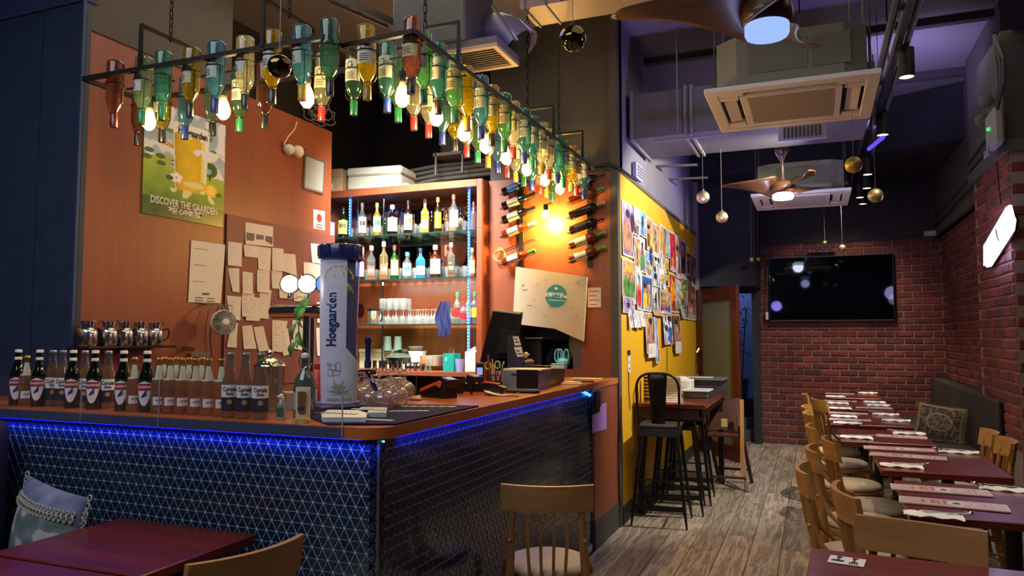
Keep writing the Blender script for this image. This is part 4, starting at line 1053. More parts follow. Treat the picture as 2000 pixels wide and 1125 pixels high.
lettering('世界餐飲展46', .032, W_, hb_, (c.x, -.023, c.z + .0), (PI/2, .12, 0), bold=.001)
for dz, n_ in ((.028, 9), (-.03, 10)):
    mk = MB()
    for k in range(n_): mk.box((c.x - .065 + k * .0145, -.0235, c.z + dz - .004 - k * .0013), (c.x - .056 + k * .0145, -.0228, c.z + dz + .004 - k * .0013))
    obj('sticker_marks', mk, W_, hb_)
mk = MB().box((c.x - .01, -.0235, c.z + .05), (c.x + .012, -.0228, c.z + .07)); obj('sticker_marks', mk, W_, hb_)
sc_ = MB()
for _ in range(16):
    x, z = R.uniform(-.25, .25), R.uniform(-.16, .2); l = R.uniform(.01, .05); a = R.uniform(0, 3)
    if (x - c.x) ** 2 + (z - c.z) ** 2 < .012: continue
    sc_.tube([(x, -.0215, z), (x + l * math.cos(a), -.0215, z + l * math.sin(a))], .0016, 4)
obj('scuff_marks', sc_, mat('4a3c2c', .8), hb_)
kb = thing('kitchen_bin', 'black box seen through the serving hatch', 'box', onY(1045, 722, 6.15))
obj('box_body', MB().cbox((-.13, -.1, -.04), (.10, .1, .27), .005), mat('121214', .3), kb); obj('white_lid', MB().cbox((-.08, -.11, .272), (.11, .1, .285), .003), mat('d8d4cc'), kb)
kg = thing('dark_sack', 'dark green plastic sack heaped inside the serving hatch', 'sack', onY(1110, 700, 6.2))
sm = MB().sphere((0, 0, 0), .2, 20, 12, .8); sm.v = [(x + .02 * noise.noise(Vector((x*9, y*9, z*9))), y, z + .04 * noise.noise(Vector((x * 7, y * 7, z * 7 + 4)))) for x, y, z in sm.v]
obj('sack_body', sm.mesh('s', 180), mat('141e20', .35), kg)
gb_ = MB().sphere((0, 0, 0), .09, 14, 8, 1.6); tag(obj('green_sack', gb_.mesh('s', 180), mat('8a9c78', .5), None, onY(1131, 672, 6.02)), 'pale green bundle at the right side of the hatch', 'bundle')
bb = MB()
c = onY(1100, 716, 5.84)
bb.sphere((.0, 0, .03), .055, 16, 8, .8)
bb.v = [(x * (1 + .25 * noise.noise(Vector((x * 30, z * 30, 1)))), y, z * (1 + .2 * noise.noise(Vector((x * 30, z * 20, 5))))) for x, y, z in bb.v]
for k, (dx, w_) in enumerate(((-.045, .028), (-.02, .022), (.035, .02))):
    bb.tube([(dx + w_ * math.cos(a), -.01 * k, .09 + .055 * math.sin(a)) for a in [q * 2 * PI / 14 for q in range(14)]], .007, 6, closed=True)
tag(obj('plastic_bag', bb.mesh('b', 180), mat('5fb2d8', .4), None, (c.x, 5.84, 1.24)), 'light blue plastic bag with looped handles on the hatch sill', 'bag')
# warm wall bulb between the two racks
q = onY(1066, 418, 5.66)
t = thing('wall_bulb', 'bright warm bulb glowing on the wine wall between the two racks', 'bulb', q)
obj('globe', MB().sphere((0, 0, 0), .032, 16, 10).mesh('globe', 180), emit('ffd070', 40), t)
obj('holder', MB().lathe([(.016, .03), (.02, .05), (.02, .08), (.001, .085)], 12).tube([(0, 0, .07), (0, .08, .10), (0, .115, .10)], .006, 6), BLACKM, t)
light('wall_bulb_light', 'POINT', (q.x, q.y - .01, q.z - .05), 75, (1.0, 0.56, 0.10), soft=.04)
# wall papers right of board
t = thing('wall_notice', 'white notice with red print on the wine wall right of the board', 'notice', onY(1161, 581, 5.779))
obj('sheet', MB().box((-.055, -.003, -.08), (.055, 0, .08)), PAPER, t)
mk = MB()
for k in range(4): mk.box((-.04, -.0038, .045 - k * .035), (.04 - .02 * (k % 2), -.003, .053 - k * .035))
obj('red_print', mk, mat('b8403a'), t)
# purple notice and black clip holder on the end panel
t = flat_paper('purple_notice', 'lilac notice sheet taped to the orange end panel of the counter', 'notice', -1.45, [(1156, 794), (1184, 786), (1184, 838), (1156, 846)], mat('a880c8', .6), 7, th=.002, inkw=.6)
c = onX(1160, 782, -1.44)
t = thing('bag_hook', 'black bag and small remote hanging on the orange end panel above the lilac sheet', 'bag', c)
obj('bag_body', MB().cbox((.0, -.09, -.09), (.04, .03, .08), .015), mat('101014', .4), t); obj('remote', MB().cbox((0, .08, -.05), (.02, .13, .045), .005), mat('2a2830', .4), t); obj('key_pad', MB().box((.02, .09, -.03), (.0215, .12, .03)), mat('6a6474', .5), t)
# ================================================================== THINGS ON THE COUNTER
CT = CZ + .001
def onC(px, py): return onZ(px, py, CZ)
# --- tall beer tower
p = onC(662, 800); BT = p.copy()
face = math.atan2(-(0 - p.y), -(0 - p.x))  # not used for shape, only facing
rotz = math.atan2(0 - p.x, -(0 - p.y)) # local -Y turned to the viewer side
rotz = math.atan2(p.x, -p.y) * -1 if False else -math.atan2(-p.x, p.y) * -1
t = thing('beer_tower', 'tall white and clear beer dispenser tower with blue lid on the counter', 'dispenser', (p.x, p.y, CT), math.atan2(-p.x, p.y))
BLUE = mat('14205c', .25, coat=.5); TW = mat('c2cdec', .3)
obj('base_ring', MB().lathe([(.001, 0), (.125, 0), (.125, .022), (.115, .03), (.001, .03)], 40).mesh('b', 40), BLUE, t)
obj('base_plate', MB().lathe([(.001, .031), (.1, .031), (.1, .036), (.001, .036)], 36).mesh('b', 40), mat('c2c6cf', .2, .6), t)
# body: white shell whose right front is cut away in a swoop showing the clear tube
def shell(u, v):
    a0, a1 = -3.6, 1.35
    z = .036 + .644 * v
    r = .080 + .012 * v + .004 * math.sin(v * PI)
    lim = a1 if v < .28 else (a1 - 1.05 * min(1, (v - .28) / .10) ** .6)
    a = a0 + (lim - a0) * u
    return (r * math.sin(a), -r * math.cos(a), z)
s_ = MB(); s_.grid(48, 60, shell); obj('white_shell', s_.mesh('b', 180), TW, t)
obj('clear_tube', MB().lathe([(.001, .20), (.076, .20), (.078, .4), (.086, .68)], 36).mesh('b', 60), glass('9aaae4', body=.25, refl=.9, base=.08), t)
obj('tube_foot', MB().lathe([(.079, .19), (.081, .235)], 36, a0=-1.6, a1=1.3).mesh('b', 60), BLUE, t)
obj('inner_core', MB().lathe([(.001, .2), (.030, .2), (.034, .68)], 20).mesh('b', 60), mat('8a98cc', .4), t)
lid = MB()
n_ = 40; vs = []
lid.lathe([(.090, .672), (.104, .68), (.105, .735), (.1, .745), (.001, .748)], 20)
obj('lid', lid.mesh('b', 30), BLUE, t)
for k in range(12):
    a = k * 2 * PI / 12
    obj('lid_lug', MB().cbox((.096 * math.cos(a) - .010, .096 * math.sin(a) - .010, .69), (.096 * math.cos(a) + .010, .096 * math.sin(a) + .010, .744), .005), BLUE, t)
key = text_mesh('Hoegaarden', .088, 0, .0034, .95); w_ = text_mesh('Hoegaarden', .088, 0, .0012, .95)
me = key.copy()
def wrapv(src, rad, z0, a0):
    m2 = src.copy()
    for v in m2.vertices:
        x, y = -v.co.y, v.co.x; q = a0 + x / rad
        v.co = (rad * math.sin(q), -rad * math.cos(q), z0 + y)
    return m2
LBL = mat('16245e', .4)
obj('lettering', wrapv(text_mesh('Hoegaarden', .066, 0, .0015, .74), .0925, .405, -.42), LBL, t)
# printed ornaments: fruit wreath on top, emblem and leaves
gd = mat('a8a878', .4)
orn = MB()
def wrapq(pts, rad):
    return [(rad * math.sin(x / rad), -rad * math.cos(x / rad), z) for x, z in pts]
for k in range(16):
    a = PI * (.05 + .9 * k / 15)
    cx, cz = -.01 + .062 * math.cos(a), .60 + .055 * math.sin(a) - .02
    l = .022; an = a + 1.1 * (-1) ** k
    q = [(cx, cz), (cx + l * .5 * math.cos(an) - .005 * math.sin(an), cz + l * .5 * math.sin(an) + .005 * math.cos(an)), (cx + l * math.cos(an), cz + l * math.sin(an)), (cx + l * .5 * math.cos(an) + .005 * math.sin(an), cz + l * .5 * math.sin(an) - .005 * math.cos(an))]
    orn.add(wrapq(q, .0925), [(0, 1, 2, 3)])
for (cx, cz, r_) in ((-.008, .605, .024),):
    orn.add(wrapq([(cx + r_ * math.cos(a * PI / 8), cz + r_ * .9 * math.sin(a * PI / 8)) for a in range(16)], .0922), [tuple(range(16))])
for sgn in (-1, 1):
    for k in range(3): orn.add(wrapq([(sgn * (.03 + .012 * k) - .01, .585 - .01 * k), (sgn * (.045 + .012 * k) - .01, .56 - .015 * k), (sgn * (.042 + .012 * k) - .01, .53 - .005 * k), (sgn * (.036 + .01 * k) - .01, .56)], .0918), [(0, 1, 2, 3)])
obj('wreath_print', orn, gd, t)
orn = MB()
for k in range(9):
    a = .2 + 2.7 * k / 8; L_ = .05 + .02 * (k % 2)
    q = [(-.005, .075), (-.005 + L_ * .5 * math.cos(a) - .008 * math.sin(a), .075 + L_ * .5 * math.sin(a) + .008 * math.cos(a)), (-.005 + L_ * math.cos(a), .075 + L_ * math.sin(a)), (-.005 + L_ * .5 * math.cos(a) + .008 * math.sin(a), .075 + L_ * .5 * math.sin(a) - .008 * math.cos(a))]
    orn.add(wrapq(q, .0845), [(0, 1, 2, 3)])
for k in range(8): orn.add(wrapq([(-.06 + .015 * k, .045), (-.052 + .015 * k, .062), (-.046 + .015 * k, .046)], .0835), [(0, 1, 2)])
obj('leaf_print', orn, mat('8e9480', .4), t)
em_ = MB()
def frame_box(x0, z0, x1, z1, th=.0018):
    for a, b, c, d in ((x0, z0, x1, z0 + th), (x0, z1 - th, x1, z1), (x0, z0, x0 + th, z1), (x1 - th, z0, x1, z1)):
        em_.add(wrapq([(a, b), (c, b), (c, d), (a, d)], .0895), [(0, 1, 2, 3)])
frame_box(-.055, .155, -.03, .185); frame_box(-.03, .158, .0, .178); frame_box(-.045, .182, -.018, .205); frame_box(-.018, .178, .004, .215); frame_box(-.058, .2, -.045, .215)
obj('emblem_print', em_, mat('6a6e74', .4), t)
# tap on the right side
obj('tap_stem', MB().tube([(.055, -.02, .17), (.135, -.03, .17)], .010, 12), CHROME, t)
obj('tap_spout', MB().tube([(.115, -.03, .175), (.14, -.035, .13), (.155, -.04, .10)], [.010, .009, .011], 12), CHROME, t)
obj('tap_nozzle', MB().tube([(.148, -.038, .12), (.168, -.043, .065)], [.012, .010], 12), BLUE, t)
obj('tap_end', MB().tube([(.135, -.03, .17), (.162, -.031, .168)], .012, 12), BLACKP, t)
obj('tap_handle', MB().lathe([(.012, .185), (.016, .19), (.016, .215), (.012, .225), (.013, .29), (.017, .315), (.014, .325), (.001, .325)], 14, (.125, -.03, 0)).mesh('b', 50), BLUE, t)
# --- chrome beer font with round lit badges
p = onY(601, 745, 3.02)
t = thing('beer_font', 'chrome T-shaped beer font with round glowing badges behind the tower', 'tap', (p.x, 3.02, CT))
zt = onY(601, 608, 3.02).z - CT
x0 = onY(530, 610, 3.02).x - p.x; x1 = .30
MIRR = mat('c9c9d2', .06, 1.0)
obj('column', MB().lathe([(.055, 0), (.055, .01), (.03, .02), (.028, zt)], 24).mesh('b', 40), MIRR, t)
ar = MB(); ar.T = Matrix.Translation((0, 0, zt)) @ Matrix.Rotation(PI / 2, 4, 'Y')
ar.lathe([(.001, x0 - .004), (.022, x0 - .002), (.032, x0 + .008), (.036, x0 + .02), (.036, x1), (.001, x1)], 28)
obj('cross_arm', ar.mesh('b', 40), MIRR, t)
for k, (px, c1) in enumerate(((567, 'fff6c8'), (601, 'f4f8ff'), (637, '6a8cff'))):
    q = onY(px, 555, 2.99) - Vector(t.location)
    obj('badge_neck', MB().lathe([(.014, -.07), (.010, -.05), (.010, -.03)], 14, q).mesh('b', 40), MIRR, t)
    mb = MB(); mb.T = Matrix.Translation(q) @ Matrix.Rotation(PI / 2, 4, 'X') @ Matrix.Rotation(0, 4, 'Y')
    mb.T = Matrix.Translation(q) @ Matrix.Rotation(.45, 4, 'Z') @ Matrix.Rotation(PI / 2, 4, 'X')
    mb.lathe([(.001, -.03), (.04, -.025), (.05, 0), (.05, .012), (.044, .016)], 30)
    b_ = obj('badge_case', mb.mesh('b', 40), MIRR, t)
    mb = MB(); mb.T = Matrix.Translation(q) @ Matrix.Rotation(.45, 4, 'Z') @ Matrix.Rotation(PI / 2, 4, 'X')
    mb.lathe([(.001, .018), (.044, .0162)], 30)
    obj('badge_face', mb, emit(c1, 2.2 if k < 2 else 1.2), b_)
light('badge_light', 'POINT', (p.x - .05, 2.74, CT + zt + .11), 1.2, (1, .97, .85), soft=.05)
# leafy sprig hanging from the arm
lf = thing('ivy_sprig', 'green leafy sprig hanging down the chrome beer font', 'plant', (p.x, 2.95, CT + zt))
def leaf(c, w_, h_, a, m=6):
    mb = MB()
    def f(u, v):
        ww = w_ * math.sin(PI * (v * .96 + .02) ** .75) * (1 - .25 * v)
        x = (u - .5) * ww; z = -h_ * v; y = -.02 * math.sin(v * 3) - .5 * abs(x)
        return (c[0] + x * math.cos(a) - z * math.sin(a), c[1] + y, c[2] + x * math.sin(a) + z * math.cos(a))
    mb.grid(6, 8, f); return mb.mesh('leaf', 180)
LEAF = mat('356a26', .5, noise_=.3, nscale=40, rnd=.25)
for c, w_, h_, a in (((.055, 0, .06), .055, .075, -.35), ((.045, -.01, .02), .06, .085, -.7), ((.0, 0, -.02), .03, .07, .35), ((-.012, -.01, -.06), .035, .09, -.15), ((.0, -.005, -.10), .045, .10, .5), ((-.01, -.01, -.15), .04, .08, -.3)):
    obj('leaf', leaf(c, w_, h_, a), LEAF, lf)
obj('stem', MB().tube([(-.03, 0, .06), (.0, -.01, .07), (.045, 0, .06), (.02, 0, 0), (-.01, 0, -.05), (.0, 0, -.12), (-.015, 0, -.18)], .003, 6), mat('5a7a3a', .5), lf)
# --- steel-lid jar (pitcher), swing bottle, spray, lotion
p = onY(525, 790, 2.66)
t = thing('glass_pitcher', 'clear ribbed jar with shiny steel lid behind the amber bottles', 'jar', (p.x, 2.66, CT))
obj('jar_body', MB().lathe([(.001, 0), (.05, 0), (.062, .03), (.066, .18), (.068, .2)], 26).mesh('b', 50), glass('b8b2a4', body=.25, refl=.9, base=.1), t)
obj('lid', MB().lathe([(.070, .198), (.066, .208), (.04, .228), (.016, .238), (.001, .24)], 26).mesh('b', 50), mat('d8c898', .1, 1.0), t)
obj('knob', MB().sphere((0, 0, .254), .016, 16, 8).lathe([(.008, .235), (.008, .245)], 10).mesh('b', 60), CHROME, t)
obj('rib_set', MB().tube([(.06 * math.cos(a), .06 * math.sin(a), .01) for a in [q * PI / 12 for q in range(24)]], .003, 4, closed=True), SPK, t)
p = onC(585, 815)
t = thing('swing_bottle', 'swing-top clear water bottle with blue-white label beside the lotion tube', 'bottle', (p.x, p.y + .03, CT), .1)
obj('glass_body', MB().lathe([(.001, 0), (.042, 0), (.045, .006), (.045, .13), (.04, .155), (.022, .185), (.015, .20), (.015, .23), (.018, .232), (.018, .24)], 22).mesh('b', 50), glass('8fa0a4', body=.25, refl=.9, base=.08), t)
obj('label', arc_label(.0458, .03, .10, .7, 8), mat('9ab4c0', .5), t); obj('label_band', arc_label(.0464, .105, .12, .9, 8), mat('1e3050', .5), t)
obj('stopper', MB().lathe([(.014, .238), (.018, .245), (.016, .258), (.001, .262)], 14).mesh('b', 50), WHITEP, t)
obj('wire_clip', MB().tube([(-.018, 0, .2), (-.03, 0, .22), (-.022, 0, .26), (.022, 0, .26), (.03, 0, .22), (.018, 0, .2)], .0025, 6).tube([(-.015, -.012, .205), (0, -.02, .19), (.015, -.012, .205)], .0025, 6), STEEL, t)
p = onC(549, 820)
t = thing('spray_bottle', 'tiny clear spray bottle with green label on the counter edge', 'bottle', (p.x, p.y, CT))
obj('bottle_body', MB().lathe([(.001, 0), (.017, 0), (.018, .004), (.018, .062), (.010, .072), (.008, .078)], 18).mesh('b', 50), glass('d8e4e2', body=.3, refl=.6, base=.06), t)
obj('label', arc_label(.0186, .012, .05, 1.2, 8), mat('1f5a4a', .5), t)
obj('cap', MB().lathe([(.009, .074), (.010, .088), (.007, .1), (.001, .102)], 14).box((-.008, -.016, .088), (.008, 0, .097)), WHITEP, t)
p = onC(591, 826)
t = thing('lotion_tube', 'cream yellow lotion tube with brown front standing on the counter edge', 'tube', (p.x, p.y, CT), .35)
def tubef(u, v):
    a = u * 2 * PI; ry = .017 * (1 - .55 * v); rx = .026 + .003 * v
    return (rx * math.copysign(abs(math.cos(a)) ** .7, math.cos(a)), ry * math.copysign(abs(math.sin(a)) ** .7, math.sin(a)), .135 * v)
mb = MB(); mb.grid(24, 6, tubef); mb.add([tubef(k / 24, 1) for k in range(24)], [tuple(range(24))])
obj('tube_body', mb.mesh('b', 50), mat('dccf9a', .4), t)
obj('front_label', MB().prism([(-.012, .04), (.013, .04), (.015, .12), (-.014, .12)], 'y', -.0225, -.013), mat('7a4a22', .4), t)
mb = MB(); mb.T = Matrix.Translation((0, -.0235, .055)) @ Matrix.Rotation(PI/2, 4, 'X') @ Matrix.Diagonal((1, .55, 1, 1)); mb.lathe([(.001, 0), (.014, 0)], 18); mb.T = None
obj('oval_badge', mb, mat('10204a', .4), t)
obj('cap_band', MB().cbox((-.027, -.0175, 0), (.027, .0175, .022), .006), mat('c9b048', .5), t)
# things behind: soap bottles, paper tub
for px, py, h_, c1, c2, nm, hh in ((612, 780, .2, 'b4302c', 'c8463a', 'dark red plastic bottle behind the tower', 1), (617, 785, .10, 'c24a3c', 'e0c8c0', 'small red-capped jar behind the swing-top bottle', 0)):
    p = onY(px + (14 if hh else 0), 760, 2.88 + .03 * hh)
    t = thing('sauce_bottle', nm, 'bottle', (p.x, 2.84 + .05 * hh, CT))
    obj('bottle_body', MB().lathe([(.001, 0), (.03, 0), (.032, h_ * .8), (.015, h_ * .9)], 16).mesh('b', 50), mat(c1 if hh else c2, .4), t)
    obj('cap', MB().lathe([(.02, h_ * .88), (.02, h_), (.001, h_)], 14), mat('a82018', .4), t)
p = onY(560, 790, 2.74)
t = thing('paper_tub', 'cream paper tub behind the spray bottle', 'tub', (p.x, 2.74, CT))
obj('tub_body', MB().lathe([(.001, 0), (.035, 0), (.042, .07), (.001, .07)], 20).mesh('b', 40), mat('b8ae98', .6), t)
obj('tub_lid', MB().lathe([(.044, .07), (.044, .078), (.001, .079)], 20).mesh('b', 40), mat('cfc8b4', .6), t)
# --- bar mats and card trays
def slab(name, label, cat, pts, th, m, z=CZ, group=None):
    P = [onZ(x, y, z) for x, y in pts]; c = sum(P, Vector()) / len(P)
    o = obj(name, MB().prism([(q.x - c.x, q.y - c.y) for q in P], 'z', .0005, th), m, None, (c.x, c.y, z)); return tag(o, label, cat, group)
NV = mat('0a0e38', .9, spec=.15)
m1 = thing('bar_mat', 'navy rubber bar mat with white print at the counter corner', 'mat', (onC(790, 815)))
P = [onC(*q) - Vector(m1.location) for q in [(600, 815), (700, 790), (935, 795), (773, 831), (640, 831)]]
obj('mat_sheet', MB().prism([(q.x, q.y) for q in P], 'z', .0006, .007), NV, m1)
mb = MB()
for (xa, ya_, xb, yb2) in ((780, 797, 890, 798), (757, 807, 836, 806), (700, 823, 765, 826)):
    for k in range(6):
        u = k / 6; q = [onC(xa + (xb - xa) * u, ya_ + (yb2 - ya_) * u), onC(xa + (xb - xa) * (u + .13), ya_ + (yb2 - ya_) * (u + .13))]
        a = q[0] - Vector(m1.location); b = q[1] - Vector(m1.location)
        mb.quad((a.x, a.y, .0078), (b.x, b.y, .0078), (b.x, b.y + .035, .0078), (a.x, a.y + .035, .0078))
obj('white_print', mb, mat('c8c4bc', .6), m1)
for i, (pts, nm, c_) in enumerate((([(627, 822), (640, 812), (719, 813), (714, 828), (630, 828)], 'white calculator-like keypad with beige keys at the counter edge', 'd8d6c8'), ([(696, 812), (706, 806), (756, 807), (754, 818), (716, 818)], 'pale grey slim keypad behind the white one', 'b4b8b8'))):
    P = [onC(*q) for q in pts]; c = sum(P, Vector()) / 5
    t = thing('keypad', nm, 'device', (c.x, c.y, CT + .006))
    obj('case', MB().prism([(q.x - c.x, q.y - c.y) for q in P], 'z', .0, .018), mat(c_, .5), t)
    mb = MB()
    for k in range(5): mb.cbox((-.09 + .035 * k, -.02, .018), (-.065 + .035 * k, .012, .0205), .001)
    obj('keys', mb, mat('9a9484', .5), t)
# --- upturned balloon glasses
gg = MB().lathe([(.040, 0), (.0405, .002), (.054, .035), (.052, .062), (.030, .088), (.008, .097), (.007, .122), (.012, .128), (.042, .133), (.042, .136), (.001, .138)], 22).mesh('glass_body', 50)
SPK2 = glass('eadfe0', body=.2, refl=1.0, base=.10, rough=.04)
k = 0
for px, py in ((700, 790), (722, 800), (748, 802), (774, 795), (712, 780), (738, 786), (763, 783), (789, 780), (728, 774), (755, 772), (781, 771)):
    p = onC(px, py)
    if k % 2: p.y += .01
    o = obj('beer_glass', gg, SPK2, None, (p.x, p.y, CT)); tag(o, 'clear stemmed balloon glass upside down on the mat, ' + ['front row', 'middle row', 'back row'][0 if k < 4 else 1 if k < 8 else 2] + ', ' + ORD[k if k < 4 else k - 4 if k < 8 else k - 8] + ' from the left', 'glass', 'upturned balloon glasses'); k += 1
# --- wooden skewers holder
p = onY(812, 776, 3.9)
t = thing('bill_spike', 'thin metal bill spike on a small wooden foot by the glasses', 'spike', onC(812, 782))
obj('spike', MB().tube([(0, 0, 0.01), (.004, 0, .13)], .0015, 6), STEEL, t); obj('foot', MB().cbox((-.03, -.02, 0), (.03, .02, .01), .002), mat('8a5a30'), t)
p = onY(712, 735, 3.6)
t = thing('ice_bucket', 'dark grey bucket with pale rim behind the tower tap', 'bucket', (onC(713, 745).x, onC(713, 745).y, CT))
t.location = (onY(713, 700, 3.45).x, 3.45, .95)
obj('bucket_body', MB().lathe([(.001, 0), (.07, 0), (.10, .26), (.001, .24)], 26).mesh('b', 40), mat('2a2c34', .35), t)
obj('rim', MB().lathe([(.101, .25), (.104, .262), (.098, .27), (.09, .262)], 26).mesh('b', 40), mat('8a9088', .3, .4), t)
# --- card terminals
def terminal(px, py, rz, label, top, col2):
    p = onC(px, py)
    t = thing('card_terminal', label, 'terminal', (p.x, p.y, CT), rz)
    obj('base_case', MB().prism([(-.10, 0), (.10, 0), (.10, .065), (.07, .08), (-.10, .028)], 'y', -.042, .042).mesh('b'), BLACKP, t)
    obj('orange_shell', MB().prism([(-.105, .026), (.02, .068), (.055, .055), (.07, .083), (.045, .092), (-.105, .045)], 'y', -.043, .043), mat(top, .35), t)
    obj('screen_head', MB().prism([(.045, .06), (.108, .05), (.115, .095), (.06, .108)], 'y', -.040, .040), BLACKP, t)
    obj('screen', MB().prism([(.055, .1095), (.11, .097), (.112, .099), (.057, .1115)], 'y', -.03, .03), mat('8a98a0', .2), t)
    obj('key_pad', MB().prism([(-.06, .0635), (-.01, .0795), (-.011, .082), (-.061, .066)], 'y', -.03, .03), mat(col2, .5), t)
    return t
terminal(857, 776, -.35, 'orange and black card terminal with its head to the right, nearest on the counter', 'e0552a', '1c1a1c')
terminal(905, 768, -.25, 'black card terminal with orange edge behind the orange one', '2a2624', '2c2a2c')
p = onC(940, 770)
t = thing('stapler', 'long black hole punch with orange foot beside the pen cup', 'stapler', (p.x, p.y, CT), .1)
obj('body', MB().prism([(-.11, .01), (.14, .01), (.15, .04), (.05, .065), (-.08, .055)], 'y', -.025, .025), BLACKP, t); obj('orange_foot', MB().box((-.1, -.028, 0), (.12, .028, .012)), mat('c8602a', .4), t); obj('yellow_note', MB().cbox((-.09, -.02, .058), (-.02, .02, .066), .002), mat('e0c83a', .5), t); obj('red_strip', MB().prism([(.0, .064), (.1, .058), (.11, .062), (.02, .072)], 'y', -.02, .02), mat('c02a3a', .4), t)
p = onC(937, 752)
t = thing('cordless_phone', 'dark cordless phone standing upright with a lit screen', 'phone', (onY(937, 750, 4.2).x, 4.2, CT), .4)
obj('phone_body', MB().cbox((-.026, -.012, 0), (.026, .012, .165), .008), mat('1a2030', .3), t); obj('screen', MB().box((-.018, -.0135, .09), (.018, -.012, .135)), mat('8890c0', .3, em='8890d0', ems=.8), t)
kb_ = MB()
for a in range(3):
    for b in range(4): kb_.box((-.018 + .013 * a, -.0135, .02 + .015 * b), (-.008 + .013 * a, -.012, .03 + .015 * b))
obj('keys', kb_, mat('4a5264', .4), t)
p = onY(966, 745, 4.15)
t = thing('pen_cup', 'mesh cup full of pens and scissors beside the phone', 'cup', (p.x, 4.15, CT))
mc = MB()
for k in range(3): mc.tube([(.042 * math.cos(a), .042 * math.sin(a), .004 + k * .045) for a in [q * PI / 10 for q in range(20)]], .003, 5, closed=True)
for k in range(16): mc.tube([(.042 * math.cos(k * PI / 8), .042 * math.sin(k * PI / 8), 0), (.042 * math.cos(k * PI / 8), .042 * math.sin(k * PI / 8), .095)], .0015, 4)
obj('mesh_cup', mc, mat('2a2422', .4, .5), t); obj('lining', MB().lathe([(.001, .002), (.038, .002), (.038, .06), (.001, .06)], 14), mat('3a2824', .5), t)
for i, (dx, dy, an, c_, ln) in enumerate(((-.02, 0, -.12, '6a4038', .19), (.0, .01, .02, '2a3a9a', .15), (.01, 0, .12, '3a48a8', .14), (.02, .01, .25, 'd8d8dc', .15), (.025, -.01, .3, '20304a', .14), (-.01, -.01, .0, 'b8b0a0', .16))):
    obj('pen', MB().tube([(dx, dy, .02), (dx + ln * math.sin(an), dy, ln * math.cos(an) + .03)], .0075 if i == 0 else .0042, 6), mat(c_, .4), t)
obj('yellow_scissors', MB().tube([(.02 + .018 * math.cos(a), 0, .155 + .022 * math.sin(a)) for a in [q * PI / 8 for q in range(16)]], .004, 6, closed=True).tube([(-.045 + .018 * math.cos(a), 0, .15 + .022 * math.sin(a)) for a in [q * PI / 8 for q in range(16)]], .004, 6, closed=True), mat('b8c832', .4), t)
# --- POS monitor seen from its side
p = onY(985, 720, 4.75)
t = thing('pos_monitor', 'black tilted till monitor seen from behind on the bar', 'monitor', (p.x, 4.75, CT))
def L(px, py, y=4.75): q = onY(px, py, y); return (q.x - p.x, q.z - CT)
poly = [L(966, 607), L(1019, 613), L(1012, 660), L(1000, 716), L(941, 706), L(947, 680)]
obj('screen_housing', MB().prism(poly, 'y', -.03, .02), BLACKP, t)
obj('top_edge', MB().prism([L(965, 604), L(1020, 610), L(1019, 614), L(966, 608)], 'y', -.035, .022), mat('b8b0a8', .4), t)
obj('rear_hump', MB().prism([L(985, 640), L(1012, 650), L(1006, 690), L(975, 690)], 'y', -.055, -.03), mat('17171a', .35), t)
obj('stand', MB().cbox((-.06, -.08, -.005), (.16, .12, .02), .006).prism([L(975, 700), L(1003, 700), L(1010, 724), L(970, 724)], 'y', -.03, .05), BLACKP, t)
q = onY(1010, 680, 4.55)
t = thing('price_display', 'navy counter stand holding two small white price cards', 'stand', (q.x, 4.55, CT))
def L2(px, py): s = onY(px, py, 4.55); return (s.x - q.x, s.z - CT)
obj('stand_body', MB().prism([L2(992, 655), L2(1008, 655), L2(1022, 700), L2(1022, 735), L2(992, 735)], 'y', -.01, .03), mat('1e2444', .5), t)
obj('price_card', MB().prism([L2(1003, 657), L2(1014, 657), L2(1019, 674), L2(1007, 675)], 'y', -.014, -.011), PAPER, t)
obj('price_card', MB().prism([L2(1005, 678), L2(1020, 677), L2(1024, 696), L2(1012, 697)], 'y', -.014, -.011), PAPER, t)
mk = MB()
for a, b in (((1007, 661), (1012, 663)), ((1008, 667), (1015, 669)), ((1010, 684), (1017, 686)), ((1013, 690), (1021, 692))): mk.prism([L2(a[0], b[1]), L2(b[0], b[1]), L2(b[0], a[1]), L2(a[0], a[1])], 'y', -.0155, -.0142)
obj('print', mk, INK, t)
# saucer stack, spice jars, dishes, behind the paper tray
z_t = CT
stk = onC(1022, 740)
for k in range(8):
    o = obj('saucer', MB().lathe([(.001, .0), (.055, .002), (.072, .009), (.070, .010), (.001, .004)], 22).mesh('saucer', 50) if k == 0 else sm_, mat('9a928c', .3), None, (onY(1022, 720, 4.62).x, 4.62, CT + .03 + k * .0105 + .04))
    if k == 0: sm_ = o.data
    tag(o, 'grey-brown saucer, ' + ORD[k] + ' from the bottom of the stack', 'saucer', 'stack of saucers')
t = thing('saucer_riser', 'low dark stand carrying the saucer stack', 'stand', (onY(1022, 720, 4.62).x, 4.62, CT)); obj('riser_body', MB().cbox((-.07, -.06, 0), (.07, .06, .068), .004), BLACKP, t)
t = thing('small_plate', 'white plate with a spoon and pink bits on top of the saucer stack', 'plate', (onY(1022, 720, 4.62).x, 4.62, CT + .156)); obj('plate_body', MB().lathe([(.001, 0), (.06, .002), (.078, .008), (.001, .004)], 20).mesh('p', 50), mat('c8c4bc', .3), t)
obj('spoon', MB().tube([(-.03, 0, .01), (.02, 0, .03), (.045, 0, .055)], .004, 6).sphere((.02, 0, .05), .018, 10, 6), mat('d8c88a', .3, .4), t); obj('pink_sachet', MB().cbox((.03, -.02, .01), (.065, .01, .022), .003), mat('c86a70', .5), t)
